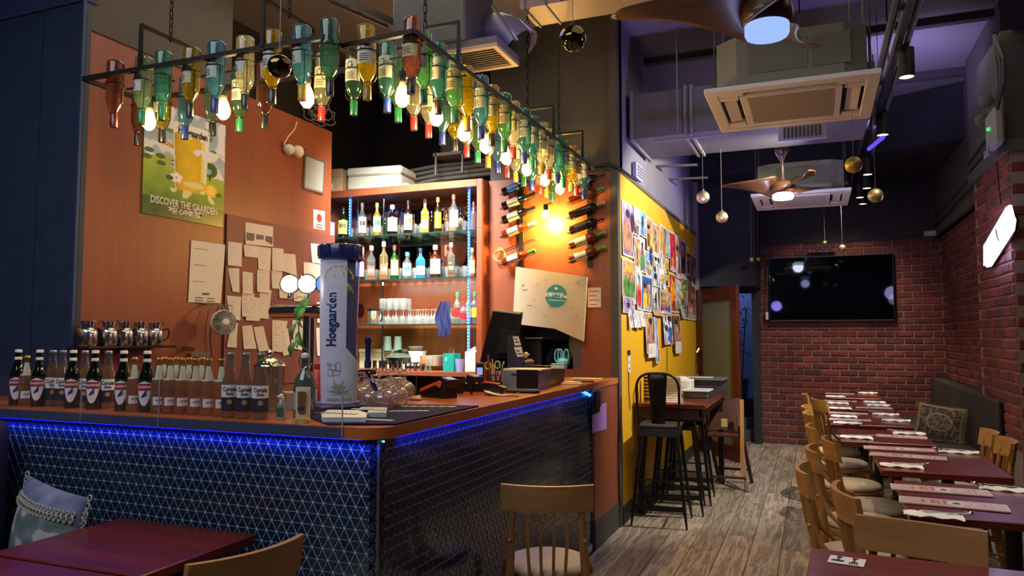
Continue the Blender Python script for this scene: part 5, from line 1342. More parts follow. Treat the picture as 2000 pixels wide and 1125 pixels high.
for i, px in enumerate((1050, 1069)):
    c = onY(px, 722, 4.72)
    t = thing('spice_jar', 'spice jar with brown lid behind the paper tray, ' + ['left', 'right'][i] + ' one', 'jar', (c.x, 4.72, CT))
    obj('jar_body', MB().lathe([(.001, 0), (.034, 0), (.035, .11)], 18).mesh('b', 40), glass('d8ccb8', body=.2), t); obj('contents', MB().lathe([(.001, .003), (.031, .003), (.031, .09), (.001, .09)], 16), mat('b09468' if i == 0 else '9a7a4a', .8), t)
    obj('lid', MB().lathe([(.037, .1), (.037, .132), (.001, .134)], 18).mesh('b', 40), mat('4a2418', .4), t)
c = onC(1100, 745)
t = thing('sponge_box', 'white and turquoise box on the right end of the paper tray', 'box', (onY(1092, 740, 4.45).x, 4.45, CT + .124))
obj('box_body', MB().cbox((-.045, -.03, 0), (.045, .03, .025), .004), mat('d8d2c0', .6), t); obj('turquoise_lid', MB().cbox((-.046, -.031, .025), (.046, .031, .032), .002), mat('5ab0b8', .5), t)
# paper tray / black box with blue film
q = onC(1035, 765)
t = thing('napkin_box', 'black box of napkins wrapped in blue printed film on the bar edge', 'box', (q.x, q.y + .05, CT))
A = onZ(978, 760, CZ) - Vector(t.location); Bq = onZ(1048, 762, CZ) - Vector(t.location); Cq = onZ(1101, 748, CZ) - Vector(t.location)
def hexa(p0, p1, z0, z1, p2=None, dpt=.16):
    d = Vector((p1.x - p0.x, p1.y - p0.y, 0)); nrm = Vector((-d.y, d.x, 0)).normalized() * dpt
    return MB().prism([(p0.x, p0.y), (p1.x, p1.y), (p1.x + nrm.x, p1.y + nrm.y), (p0.x + nrm.x, p0.y + nrm.y)], 'z', z0, z1)
obj('film_front', hexa(A + Vector((0,.03,0)), Bq + Vector((0, .03, 0)), .0, .115, dpt=.2), mat('7484a8', .25, noise_=.25, nscale=14), t)
obj('napkin_stack', hexa(A + Vector((-.01,.035,0)), Bq + Vector((.02, .035, 0)), .115, .124, dpt=.19), mat('d4d2cc', .7), t)
obj('black_side', hexa(Bq + Vector((0, .03, 0)), Cq + Vector((0, .02, 0)), .0, .12, dpt=.14), BLACKP, t)
obj('grass_print', hexa(Bq + Vector((-.10, .026, 0)), Bq + Vector((-.03, .028, 0)), .015, .045, dpt=.003), mat('7a9a4a', .5), t)
obj('knot_print', hexa(A + Vector((.06, .028, 0)), A + Vector((.12, .028, 0)), .085, .095, dpt=.003), mat('1a2240', .5), t)
t = thing('receipt_printer', 'flat black tray lying in front of the napkin box', 'tray', onC(1012, 767))
obj('tray_body', MB().cbox((-.13, -.035, 0), (.13, .035, .022), .008), BLACKP, t); obj('slot', MB().box((-.1, -.036, .008), (.1, -.034, .012)), mat('3a3a40', .3), t)
t = thing('till_receipt', 'curled white till receipt lying on the counter beside the tray', 'receipt', onC(982, 773))
mb = MB(); mb.grid(10, 3, lambda u, v: (-.10 + .2 * u, -.03 + .06 * v, .004 + .02 * (2 * u - 1) ** 2)); obj('paper_strip', mb, mat('e0d8d0', .6), t)
mb = MB(); mb.grid(8, 2, lambda u, v: (-.12 + .1 * u, .0 + .035 * v + .04 * u, .008 + .018 * (1 - u) ** 2)); obj('paper_strip', mb, mat('d8c8c0', .6), t)
for i, (px, py, c_, nm) in enumerate(((1118, 749, 'd0c49a', 'pale folded napkins at the far end of the bar'), (1140, 744, '4a2c22', 'small dark wooden tray at the far end of the bar'))):
    t = thing('napkin_pile' if i == 0 else 'bill_tray', nm, 'napkin' if i == 0 else 'tray', onC(px, py + 2)); 
    obj('body', MB().cbox((-.07, -.04, 0), (.07, .04, .012), .003), mat(c_, .6), t); obj('layer', MB().cbox((-.06, -.03, .013), (.05, .035, .02 if i == 0 else .015), .002), mat('dcd2b4' if i == 0 else '6a4030', .6), t)
t = thing('steel_tray', 'flat steel tray with a small bell at the end of the bar under the hatch', 'tray', (-1.9, 5.62, CT))
obj('tray_body', MB().cbox((-.28, -.11, 0), (.40, .11, .006), .002), STEEL, t); obj('bell', MB().lathe([(.03, .006), (.026, .02), (.008, .034), (.001, .036)], 16).mesh('b', 50), mat('b09a6a', .2, 1), t)

# ================================================================== BOTTLE CHANDELIER
RZ = 2.66
fr = thing('bottle_rack', 'L-shaped hanging iron rack holding upturned wine bottles above the bar', 'rack', (-1.39, 2.41, RZ))
def K(x, y, z): return (x + 1.39, y - 2.41, z - RZ)
def bar(a, b, r=.0135): return MB().tube([K(*a), K(*b)], r, 4)
XO, XI = -1.39, -1.72; YE = 4.92
LF0 = -3.04
obj('frame_bar', bar((XO, 2.41, RZ), (XO, YE, RZ)), IRON, fr)
obj('frame_bar', bar((XI, 2.43, RZ), (XI, YE, RZ)), IRON, fr)
obj('frame_bar', bar((XO, 2.415, RZ), (XI, 2.435, RZ)), IRON, fr); obj('frame_bar', bar((XO, YE, RZ), (XI, YE, RZ)), IRON, fr)
fl0 = onZ(165, 142, RZ); fl1 = onZ(652, 78, RZ)
obj('frame_bar', bar((LF0, 2.31, RZ), (-1.735, 2.33, RZ)), IRON, fr)
obj('frame_bar', bar((LF0, 2.63, RZ), (-1.735, 2.66, RZ)), IRON, fr)
obj('frame_bar', bar((LF0, 2.31, RZ), (LF0, 2.63, RZ)), IRON, fr); obj('frame_bar', bar((-1.735, 2.33, RZ), (-1.735, 2.66, RZ)), IRON, fr)
def hanger(a, b, h=.17):
    return MB().tube([K(*a), K(a[0], a[1], a[2] + h), K(b[0], b[1], b[2] + h), K(*b)], .0115, 4)
hp = []
for x in (onY(270, 125, 2.31).x, onY(513, 95, 2.32).x):
    obj('hanger', hanger((x, 2.32, RZ), (x, 2.64, RZ), .2), IRON, fr); hp.append((x, 2.48))
for y in (2.80, 4.06, 4.65):
    obj('hanger', hanger((XO, y, RZ), (XI, y, RZ), .19), IRON, fr); hp.append(((XO + XI) / 2, y))
# chains
lk = []
for k in range(2):
    mb = MB(); pts = []
    for q in range(12):
        a = q * 2 * PI / 12; pts.append((.0085 * math.cos(a), 0, .022 * math.sin(a)) if k == 0 else (0, .0085 * math.cos(a), .022 * math.sin(a)))
    mb.tube(pts, .0028, 5, closed=True); lk.append(mb.mesh('link'))
for i, (x, y) in enumerate(hp):
    t = thing('hanging_chain', 'black iron chain holding the bottle rack, ' + ORD[i] + ' from the left', 'chain', (x, y, RZ + .205), 0, 'chains of the bottle rack')
    n_ = int((4.13 - RZ - .205) / .037)
    for k in range(n_): obj('link', lk[k % 2], IRON, t, (0, 0, k * .037))
# bottles
base_p = [(.001, .012), (.012, .002), (.03, 0), (.0362, .006), (.0368, .012), (.0368, .178), (.035, .192), (.026, .212), (.0165, .226), (.0140, .24), (.0138, .296), (.0155, .297), (.0155, .302)]
# upturned: z' = .302 - z
bp = [(r, .302 - z) for r, z in base_p][::-1]
CBm = MB().lathe(bp, 20).mesh('glass_body', 50)
CFm = MB().lathe([(.001, -.0005), (.0162, -.0005), (.0162, .058), (.0148, .06)], 16).mesh('foil', 50)
CLm = arc_label(.0375, .14, .235, 1.25, 10).mesh('label')
mk = MB()
for k in range(4): 
    m0 = arc_label(.0379, .15 + k * .008, .153 + k * .008, .55 - .1 * (k % 2), 5); mk.add(m0.v, m0.f)
for k in range(7):
    a = k * .9; cx = .011 * math.cos(a) * (1 + .3 * (k % 2)); cz = .208 + .014 * math.sin(a)
    q = [(cx - .0035, cz - .004), (cx + .0035, cz - .003), (cx + .003, cz + .005), (cx - .003, cz + .003)]
    mk.add([(.0379 * math.sin(x / .0379), -.0379 * math.cos(x / .0379), z) for x, z in q], [(0, 1, 2, 3)])
CMm = mk.mesh('label_print')
rg = MB().tube([(.0395 * math.cos(q * PI / 10), .0395 * math.sin(q * PI / 10), .195) for q in range(20)], .0022, 5, closed=True)
rg.tube([(.018 * math.cos(q * PI / 8), .018 * math.sin(q * PI / 8), .066) for q in range(16)], .0018, 4, closed=True)
for s_ in (-1, 1): rg.tube([(s_ * .041, 0, .195), (s_ * .042, 0, .09), (s_ * .030, 0, .07), (s_ * .018, 0, .066)], .0018, 4)
RGm = rg.mesh('wire_holder')
gc = {'green': '96c89c', 'teal': '80bcb6', 'blue': '84b8d0', 'yellow': 'd6c440', 'olive': 'c0b650', 'clear': 'e8e4cc', 'rosy': 'c09080', 'grey-green': 'aac4b0', 'red': 'b88870', 'dark green': '80b0a0'}
GL = {k: glass(v, body=.20, refl=.75, base=.05, tl=.7) for k, v in gc.items()}
fc = {'red': 'b82c30', 'green': '1f7a4c', 'blue': '1c3288', 'black': '221e1c', 'gold': 'a8801e', 'yellow': 'd8a81c', 'dark red': '6a1222', 'brown': '3a2018'}
FO = {k: mat(v, .3, coat=.3) for k, v in fc.items()}
LBs = [mat('d9d6c8', .6), mat('cfc79a', .6), mat('c2d0c0', .6), mat('d8c890', .6)]
def cbottle(x, y, c, f, lab, label, grp, dz=0, lrot=None):
    t = thing('hanging_bottle', label, 'bottle', (x, y, RZ - .222 + dz), 0, grp, rot=(R.uniform(-.025, .025), R.uniform(-.025, .025), R.uniform(-.2, .2) if lrot is None else lrot))
    obj('glass_body', CBm, GL[c], t); obj('foil', CFm, FO[f], t)
    if lab is not None:
        l_ = obj('label', CLm, LBs[lab % 4], t); obj('label_print', CMm, INK, l_)
    obj('wire_holder', RGm, IRON, t)
# front row of the short arm, following the photograph from left to right
front = [(212, 'red', 'dark red', None), (262, 'grey-green', 'green', 0), (305, 'teal', 'green', None), (357, 'olive', 'black', 1), (408, 'blue', 'blue', 2), (465, 'clear', 'black', 0), (521, 'yellow', 'black', 0), (577, 'blue', 'yellow', 2), (634, 'dark green', 'black', None)]
for i, (px, c, f, lb) in enumerate(front):
    p = onY(px, 160, 2.33); k_ = ORD[i]
    cbottle(p.x, 2.365 + (i % 2) * .008, c, f, lb, f'{c} upturned bottle with {f} foil, {k_} from left, short arm front row', 'bottles of the short rack arm', lrot=R.uniform(-.7, -.3) if lb is not None else 0)
backr = [(275, 'red', 'black', None), (322, 'yellow', 'black', 1), (366, 'blue', 'blue', None), (420, 'grey-green', 'black', None), (472, 'green', 'green', 2), (521, 'red', 'black', None), (631, 'clear', 'red', 1)]
for i, (px, c, f, lb) in enumerate(backr):
    p = onY(px, 190, 2.65)
    cbottle(p.x, 2.64, c, f, lb, f'{c} upturned bottle with {f} foil, {ORD[i]} from left, short arm back row', 'bottles of the short rack arm')
corner = [(692, 2.62, 'dark green', 'green', 0), (718, 2.465, 'yellow', 'gold', 0), (757, 2.64, 'teal', 'blue', 2), (803, 2.47, 'rosy', 'brown', 3)]
for i, (px, y, c, f, lb) in enumerate(corner):
    p = onY(px, 150, y)
    cbottle(p.x, y, c, f, lb, f'{c} upturned bottle with {f} foil, {ORD[i]} from left at the rack corner', 'bottles at the rack corner')
outer = [('green', 'green', 2), ('teal', 'brown', 0), ('green', 'green', 3), ('yellow', 'gold', None), ('blue', 'blue', 2), ('yellow', 'black', 3), ('green', 'green', 1), ('clear', 'red', 3), ('teal', 'blue', 2), ('teal', 'green', 1), ('clear', 'gold', 3), ('clear', 'red', 1), ('teal', 'blue', None), ('green', 'green', 2), ('yellow', 'yellow', 1), ('clear', 'red', 3), ('blue', 'blue', 0)]
for i, (c, f, lb) in enumerate(outer):
    y = 2.60 + i * (4.86 - 2.60) / 16
    cbottle(XO - .058 - .008 * (i % 2), y, c, f, lb, f'{c} upturned bottle with {f} foil, {ORD[i]} from near end, long arm outer row', 'bottles of the long rack arm', lrot=R.uniform(-.5, .3))
inner = [('green', 'green', None), ('clear', 'red', None), ('clear', 'red', 1), ('teal', 'blue', None), ('yellow', 'black', None), ('clear', 'red', 0), ('green', 'green', None), ('clear', 'gold', 3), ('blue', 'blue', None), ('rosy', 'red', None), ('clear', 'gold', 1), ('green', 'green', None), ('teal', 'blue', 2), ('clear', 'red', None), ('yellow', 'yellow', None), ('green', 'green', 1)]
for i, (c, f, lb) in enumerate(inner):
    y = 2.78 + i * (4.86 - 2.78) / 15
    cbottle(XI + .045, y, c, f, lb, f'{c} upturned bottle with {f} foil, {ORD[i]} from near end, long arm inner row', 'bottles of the long rack arm')
# filament bulbs
bulbm = MB().lathe([(.014, .06), (.014, .045), (.024, .02), (.031, -.005), (.028, -.03), (.014, -.048), (.001, -.052)], 16).mesh('globe', 180)
sockm = MB().lathe([(.015, .1), (.017, .09), (.017, .06), (.013, .055)], 14).mesh('socket', 50)
filam = MB()
for k in range(4):
    a = k * PI / 2; filam.tube([(.006 * math.cos(a), .006 * math.sin(a), .035), (.012 * math.cos(a), .012 * math.sin(a), -.025)], .0045, 5)
filam = filam.mesh('filament')
spots_ = [(onY(292, 205, 2.48).x, 2.48), (onY(437, 185, 2.48).x, 2.48), (onY(600, 170, 2.48).x, 2.48), (-1.56, 2.62), (-1.56, 2.92), (-1.56, 3.2), (-1.56, 3.46), (-1.56, 3.74), (-1.56, 4.06), (-1.56, 4.38), (-1.56, 4.68)]
for i, (x, y) in enumerate(spots_):
    t = thing('filament_bulb', 'glowing warm filament bulb between the hanging bottles, ' + ORD[i] + ' from the left', 'bulb', (x, y, RZ - .165), 0, 'bulbs in the bottle rack')
    obj('globe', bulbm, glass('fff0c8', body=.1, refl=.3, base=.04), t); obj('socket', sockm, BLACKM, t); obj('filament', filam, emit('ffe0a0', 90), t)
    obj('cord', MB().tube([(0, 0, .1), (0, 0, .165)], .003, 5).box((-.15, -.004, .158), (.15, .004, .166)), BLACKM, t)
    light('bulb_light', 'POINT', (x, y, RZ - .175), 4.2 if x < -1.8 else 6.0, (1.0, .79, .50), soft=.03)
# ================================================================== DINING SIDE
OAK = wood('8f6230', 'ab7e46', .42, 'x', .7, rnd=.08); OAKZ = wood('85592a', 'a0733c', .45, 'z', .7, rnd=.08)
SEAT = mat('b0a48e', .9, noise_=.08, nscale=90)
def chair_parts(B=.050, off=0.0):
    P = {}
    def rail(u, v):
        x = (u - .5) * .40; bow = B * (1 - (x / .20) ** 2)
        return x, bow
    mb = MB(); n = 14
    for j in range(n + 1):
        x, bow = rail(j / n, 0); ax = .012
        y0 = -.225 - bow; lean = .018
        mb.v += [(x, y0 + lean - .011, .745), (x, y0 - .011, .86), (x, y0 + .011, .86), (x, y0 + lean + .011, .745)]
    for j in range(n):
        a = j * 4; b = a + 4
        mb.f += [(a, a+1, b+1, b), (a+1, a+2, b+2, b+1), (a+2, a+3, b+3, b+2), (a+3, a, b, b+3)]
    mb.f += [(0, 3, 2, 1), (n*4, n*4+1, n*4+2, n*4+3)]
    P['back_rail'] = [mb.mesh('back_rail', 35)]
    P['slat'] = []
    for x in (-.085, -.0285, .0285, .085):
        bow = B * (1 - (x / .20) ** 2) + off
        P['slat'].append(MB().tube([(x * .9, -.185, .455), (x, -.195 - bow * .7, .62), (x, -.212 - bow + .006, .76)], [.020, .021, .018], 4, flat=.45).mesh('slat', 30))
    P['leg'] = []
    for s in (-1, 1):
        bow = B * (1 - (.145 / .20) ** 2) + off
        P['leg'].append(MB().tube([(s * .18, -.25, 0), (s * .172, -.205, .25), (s * .165, -.19, .45), (s * .155, -.205, .62), (s * .145, -.208 - bow, .79)], [.013, .018, .02, .018, .013], 8).mesh('leg', 60))
        P['leg'].append(MB().tube([(s * .185, .20, 0), (s * .17, .18, .42)], [.012, .019], 8).mesh('leg', 60))
    P['brace'] = [MB().tube([(s * .162, -.20, .62), (s * .172, -.175, .54), (s * .195, -.10, .47), (s * .205, .0, .445)], [.011, .012, .012, .010], 8, flat=.8).mesh('brace', 60) for s in (-1, 1)]
    P['seat_frame'] = [MB().lathe([(.001, .41), (.2, .41), (.208, .418), (.208, .44), (.2, .444), (.001, .444)], 30).mesh('seat_frame', 40)]
    P['cushion'] = [MB().lathe([(.001, .444), (.19, .444), (.202, .456), (.198, .474), (.17, .486), (.09, .492), (.001, .493)], 30).mesh('cushion', 60)]
    P['stretcher'] = [MB().tube([(s * .178, -.215, .2), (s * .18, .19, .2)], .009, 6).mesh('stretcher', 60) for s in (-1, 1)] + [MB().tube([(-.178, 0, .2), (.178, 0, .2)], .008, 6).mesh('stretcher', 60)]
    P['bolt'] = [MB().sphere((s * .162, -.222, .62), .010, 8, 5).mesh('bolt', 60) for s in (-1, 1)]
    return P
CP = chair_parts(); CPF = chair_parts(.012, .034)
CM = {'back_rail': OAK, 'slat': OAKZ, 'leg': OAKZ, 'brace': OAKZ, 'seat_frame': OAK, 'cushion': SEAT, 'stretcher': OAKZ, 'bolt': OAK}
def chair(x, y, deg, label, grp, parts=None):
    t = thing('dining_chair', label, 'chair', (x, y, 0), math.radians(deg), grp)
    for k, ms in (parts or CP).items():
        for m_ in ms: obj(k, m_, CM[k], t)
    return t
# local back rail centre sits at (0,-.25): place by rail centre
def chair_r(rx, ry, deg, label, grp, parts=None):
    a = math.radians(deg); return chair(rx - .26 * math.sin(a) * 1.0, ry + .26 * math.cos(a), deg, label, grp, parts)
G1 = 'chairs along the aisle side of the tables'
for (rx, ry, dg, lb) in ((-.08, 3.92, -90, 'bentwood oak chair with round beige seat, nearest the aisle in the foreground'),
    (.08, 3.43, -82, 'bentwood oak chair pulled close to the menu table, just behind the wide straight chair back'),
    (-.04, 4.62, -90, 'bentwood oak chair on the aisle, second behind the foreground aisle chair'),
    (.05, 5.03, -83, 'bentwood oak chair tucked in at the table with two napkins and two menus'),
    (-.05, 5.72, -87, 'bentwood oak chair on the aisle beside the fourth table from the viewer'),
    (-.08, 6.65, -86, 'bentwood oak chair on the aisle beside the fifth table from the viewer'),
    (-.10, 7.30, -95, 'bentwood oak chair second from the back of the aisle row'),
    (.0, 8.10, -70, 'brightly lit golden bentwood chair near the brick wall'),
    (-.12, 8.75, -88, 'bentwood oak chair farthest back beside the brick wall')):
    chair_r(rx, ry, dg, lb, G1)
chair_r(.325, 2.95, 166, 'wide oak chair with flat golden back board between the two foreground tables', 'chairs seen from behind', CPF)
chair_r(-1.07, 3.02, 19, 'shaded oak chair seen from behind, standing before the tiled bar side', 'chairs seen from behind')
chair_r(-1.56, 1.80, 77, 'oak chair at the bottom left with its curved top rail toward the bar', 'chairs near the left table')
chair_r(1.10, 5.85, 90, 'oak chair by the brick pillar with its back to the wall, farther of two', 'chairs backing the brick pillar')
chair_r(1.11, 5.42, 90, 'oak chair by the brick pillar with its back to the wall, nearer of two', 'chairs backing the brick pillar')
chair_r(.84, 3.02, 180, 'oak chair cut off by the right edge of the view', 'chairs seen from behind')
# ---- tables
MAH = wood('4c130e', '6e2016', .34, 'x', .5, coat=.2, rnd=.05)
def table(x0, y0, x1, y1, label, rot=0, z=.75, cox=.08, coy=0, grp='dark red tables along the banquette'):
    cx, cy = (x0 + x1) / 2, (y0 + y1) / 2; w_, d_ = x1 - x0, y1 - y0
    t = thing('dining_table', label, 'table', (cx, cy, 0), math.radians(rot), grp)
    obj('tabletop', MB().cbox((-w_/2, -d_/2, z - .035), (w_/2, d_/2, z), .004), MAH, t)
    obj('column', MB().tube([(cox, coy, .03), (cox, coy, z - .04)], .035, 12), BLACKM, t)
    obj('base', MB().cbox((cox - .2, coy - .03, 0), (cox + .2, coy + .03, .03), .008).cbox((cox - .03, coy - .2, .001), (cox + .03, coy + .2, .031), .008), BLACKM, t)
    obj('top_bracket', MB().cbox((cox - .1, coy - .08, z - .05), (cox + .1, coy + .08, z - .035), .004), BLACKM, t)
    return t
TB = [
 (-.04, 2.25, .60, 2.86, 'dark red table at the bottom edge with the white cutlery card', -2),
 (.62, 2.25, 1.3, 2.88, 'dark red table corner at the bottom right edge', 0),
 (.36, 3.56, 1.08, 4.36, 'dark red table with two large menus lying side by side, foreground right', -1),
 (.33, 4.66, .96, 5.70, 'dark red table whose right end stands before the pillar chairs', 0),
 (.16, 5.82, .76, 6.58, 'dark red table with one menu at its front right corner', 0),
 (.11, 6.90, .74, 7.98, 'long dark red table with four napkins and two menus', 0),
 (.10, 8.27, .73, 9.44, 'dark red table level with the patterned cushion', 0),
 (.12, 9.78, .72, 10.6, 'farthest dark red table against the brick wall', 0)]
for i, a in enumerate(TB): table(a[0], a[1], a[2], a[3], a[4], a[5], coy=-.2 if i < 2 else 0)
table(-2.66, 1.74, -1.97, 2.27, 'dark red table touching the tiled counter at the left', 1, grp='tables at the left')
table(-2.68, 1.05, -1.99, 1.72, 'dark red table at the bottom left edge of the view', 1, grp='tables at the left')
# ---- place settings
NAP = mat('f4f2ee', .8)
def napm(seed):
    rr = random.Random(seed); mb = MB()
    ph = rr.uniform(0, 6)
    def f(u, v):
        x = (u - .5) * .22 + .004 * math.sin(v * 9 + ph); y = (v - .5) * (.05 + .012 * math.sin(u * 7 + ph))
        return (x, y, .004 + .014 * math.sin(PI * v) ** .7 + .004 * math.sin(u * 16 + v * 7 + ph))
    mb.grid(14, 8, f)
    mb.grid(6, 2, lambda u, v: (-.11 + .2 * u, -.028 - .01 * v + .004 * math.sin(u * 8 + ph), .003 + .003 * v))
    return mb.mesh('napkin', 180)
naps = [napm(i) for i in range(4)]
fk = MB().tube([(-.05, 0, .019), (.06, .0, .021), (.10, .006, .024)], .0028, 6)
for k in range(4): fk.tube([(.10, .006 + (k - 1.5) * .005, .024), (.125, .007 + (k - 1.5) * .006, .024), (.148, .009 + (k - 1.5) * .006, .029)], .0014, 5)
fk.box((.094, -.004, .022), (.108, .016, .0245))
fk = fk.mesh('fork', 60)
sp = MB().tube([(-.05, .012, .019), (.07, .022, .022), (.11, .03, .026)], .0028, 6); sp.sphere((.128, .036, .028), .017, 12, 6, .35); sp = sp.mesh('spoon', 60)
def setting(x, y, deg, label, z=.75):
    t = thing('place_setting', label, 'napkin', (x, y, z + .001), math.radians(deg), 'rolled napkins with cutlery on the tables')
    obj('napkin', naps[R.randrange(4)], NAP, t); obj('fork', fk, CHROME, t); obj('spoon', sp, CHROME, t, (0, -.012, .002), (0, 0, -.12))
S_ = [((1670, 784), 'left side of the farthest table but one'),]
def on_t(px, py): return onZ(px, py, .755)
for (px, py, dg, lb) in (
    (1822, 1008, -6, 'white napkin with fork and spoon just behind the wide chair back'), (1965, 957, 176, 'white napkin with cutlery at the right edge of the foreground menu table'),
    (1760, 911, -4, 'white napkin with cutlery at the left end of the table with two stacked menus'), (1872, 884, 178, 'white napkin with cutlery at the banquette side before the dark seat'),
    (1672, 855, -3, 'white napkin with spoon at the left of the table with one menu'), (1775, 847, 178, 'white napkin partly over a menu on the table with one menu'),
    (1655, 827, -3, 'white napkin at the front left of the long table'), (1750, 822, 178, 'white napkin at the front right of the long table'),
    (1648, 814, -3, 'white napkin at the back left of the long table'), (1730, 810, 178, 'white napkin at the back right of the long table'),
    (1640, 798, -3, 'white napkin at the front left of the table level with the cushion'), (1716, 792, 178, 'white napkin near the menu of the table level with the cushion'),
    (1636, 788, -3, 'white napkin in the middle left of the table level with the cushion'), (1708, 786, 178, 'white napkin at the back right of the table level with the cushion'),
    (1632, 775, -3, 'white napkin at the left of the farthest table'), (1695, 768, 178, 'white napkin at the right of the farthest table')):
    p = on_t(px, py); setting(p.x, p.y, dg, lb)
# menus
MW, MH = .42, .145
def menu_col(u, v):
    n_ = noise2(u, v, 14, 3)
    b = (.62, .45, .45)
    if u < .02 or u > .98 or v < .05 or v > .95: return (.7, .6, .58)
    if ((u - .58) / .13) ** 2 + ((v - .5) / .34) ** 2 < 1:
        b = (.78, .74, .72)
        if ((u - .54) / .04) ** 2 + ((v - .5) / .16) ** 2 < 1: b = (.12, .10, .12)
        if .60 < u < .68 and abs(v - .5) < .2 and n_ > 0: b = (.3, .25, .25)
        return b
    for (a, c, lo, hi) in ((.30, .34, .25, .8), (.36, .385, .15, .85), (.41, .44, .2, .85), (.22, .24, .3, .75), (.14, .155, .35, .6), (.78, .80, .15, .85), (.84, .855, .15, .85)):
        if a < u < c and lo < v < hi and n_ > -.15: b = (.35, .16, .18)
    return b
menum = painted('menu_print', 70, 24, lambda u, v: ((u - .5) * MW, (v - .5) * MH, .0065), menu_col)
menub = MB().cbox((-MW/2, -MH/2, 0), (MW/2, MH/2, .006), .001).mesh('menu_cover')
for (px, py, dg, lb, s_) in ((1835, 957, -1.5, 'pink menu sheet on the foreground table, farther of two', 1), (1860, 984, -5, 'pink menu sheet on the foreground table, nearer of two', 1),
    (1756, 877, 0, 'pink menu on the second menu table, farther of two', 1), (1772, 891, -6, 'pink menu on the second menu table, nearer of two', 1),
    (1760, 853, -6, 'pink menu on the table in front of the long one', .8),
    (1657, 807, -6, 'pink menu at the back of the long table', .8), (1660, 820, -2, 'pink menu at the front of the long table', .8),
    (1641, 783.5, 0, 'pink menu at the back left of the table level with the cushion', .8), (1707, 797, 0, 'pink menu at the front right of the table level with the cushion', .8),
    (1640, 769, 0, 'pale menu on the farthest table', .8), (1880, 1175, -3, 'pink menu edge at the bottom of the nearest right table', 1), (1575, 752, 0, 'pale menu on the small far table', .8)):
    if py == 752: continue
    p = onZ(px, py, .756)
    t = thing('menu', lb, 'menu', (p.x, p.y, .752), math.radians(dg), 'pink menus on the tables')
    t.scale = (s_, 1, 1)
    obj('menu_cover', menub, mat('b89a98', .4), t); obj('printed_face', menum, print_mat(.3), t)
# cutlery card
p = onZ(1654, 1094, .755)
t = thing('cutlery_card', 'white card with a blue-black spoon and fork picture on the nearest right table', 'card', (p.x, p.y, .7515), math.radians(-8))
obj('card_sheet', MB().cbox((-.055, -.045, 0), (.055, .045, .002), .0005), mat('dfe2e4', .3), t)
mb = MB()
for cx, kind in ((-.026, 's'), (.022, 'f')):
    mb.add([(cx - .01, .036, .0026), (cx - .004, .015, .0026), (cx + .004, .015, .0026), (cx + .012, .036, .0026), (cx, .042, .0026)], [(0, 1, 2, 3, 4)])
    mb.add([(cx - .003, .015, .0026), (cx - .003, -.02, .0026), (cx + .003, -.02, .0026), (cx + .003, .015, .0026)], [(0, 1, 2, 3)])
    if kind == 's': mb.add([(cx + .022 * math.cos(a * PI / 8), -.012 + .012 * math.sin(a * PI / 8), .0027) for a in range(16)], [tuple(range(16))])
    else:
        for k in range(4): mb.add([(cx - .014 + .008 * k, -.038, .0027), (cx - .009 + .008 * k, -.038, .0027), (cx - .007 + .006 * k, -.012, .0027), (cx - .011 + .006 * k, -.012, .0027)], [(0, 1, 2, 3)])
        mb.add([(cx - .012, -.018, .0028), (cx + .014, -.018, .0028), (cx + .008, -.006, .0028), (cx - .006, -.006, .0028)], [(0, 1, 2, 3)])
obj('cutlery_print', mb, mat('18203c', .4), t)
# ---- banquette
BQ = mat('2a201d', .75, noise_=.12, nscale=8)
b = thing('banquette', 'long dark brown upholstered bench against the right brick wall', 'bench', (1.2, 9.1, 0))
obj('seat', MB().cbox((-.25, -1.86, .30), (.17, 1.86, .46), .03, 2).mesh('b', 60), BQ, b); obj('base', MB().box((-.21, -1.84, 0), (.17, 1.84, .30)), mat('181412', .7), b)
for k, (ya_, yb2, xd) in enumerate(((-1.86, -.975, .235), (-.965, .45, .335), (.46, 1.86, .335))): obj('back_cushion', MB().cbox((.172, ya_, .0), (xd, yb2, .965), .03, 2).mesh('b', 60), BQ, b)
# patterned cushion
def cush(u, v):
    w_, h_ = .42, .34
    x = (u - .5) * w_ * (1 - .06 * math.sin(PI * v)); z = (v - .5) * h_ * (1 - .06 * math.sin(PI * u)) 
    return x, z, .06 * (math.sin(PI * u) * math.sin(PI * v)) ** .5
def cush_col(u, v):
    n_ = noise2(u, v, 16, 9); e = ((u - .5) / .27) ** 2 + ((v - .5) / .25) ** 2
    b = (.17, .115, .06) if n_ > 0.05 else (.045, .032, .026)
    if e < 1.25: b = (.26, .19, .10)
    if e < .85: b = (.06, .045, .035) if n_ > 0 else (.2, .15, .08)
    if e < .4: b = (.2, .15, .08) if abs(u - .5) < .15 and n_ > -.1 else (.05, .04, .03)
    if u < .05 or u > .95 or v < .05 or v > .95: b = (.26, .19, .10)
    return b
p = onZ(1775, 832, .46)
t = thing('patterned_cushion', 'brown and gold damask cushion with an oval medallion leaning on the banquette', 'cushion', (1.12, 8.35, .645), 0, rot=(-.25, .12, -.35))
obj('front_cover', painted('front_cover', 96, 80, lambda u, v: (cush(u, v)[0], -cush(u, v)[2], cush(u, v)[1]), cush_col), print_mat(.85), t)
mb = MB(); mb.grid(12, 12, lambda u, v: (cush(u, v)[0], cush(u, v)[2], cush(u, v)[1])); obj('back_cover', mb.mesh('b', 180), mat('3a2c1e', .9), t)
fg = MB()
for k in range(80):
    a = k / 80 * 4; s_ = int(a); f_ = a - s_
    u, v = [(f_, 0), (1, f_), (1 - f_, 1), (0, 1 - f_)][s_]
    x, z, _ = cush(u, v); dx, dz = [(0, -1), (1, 0), (0, 1), (-1, 0)][s_]
    fg.tube([(x, 0, z), (x + dx * .018, 0, z + dz * .018)], .0045, 4)
obj('fringe', fg, mat('8a7038', .9), t)
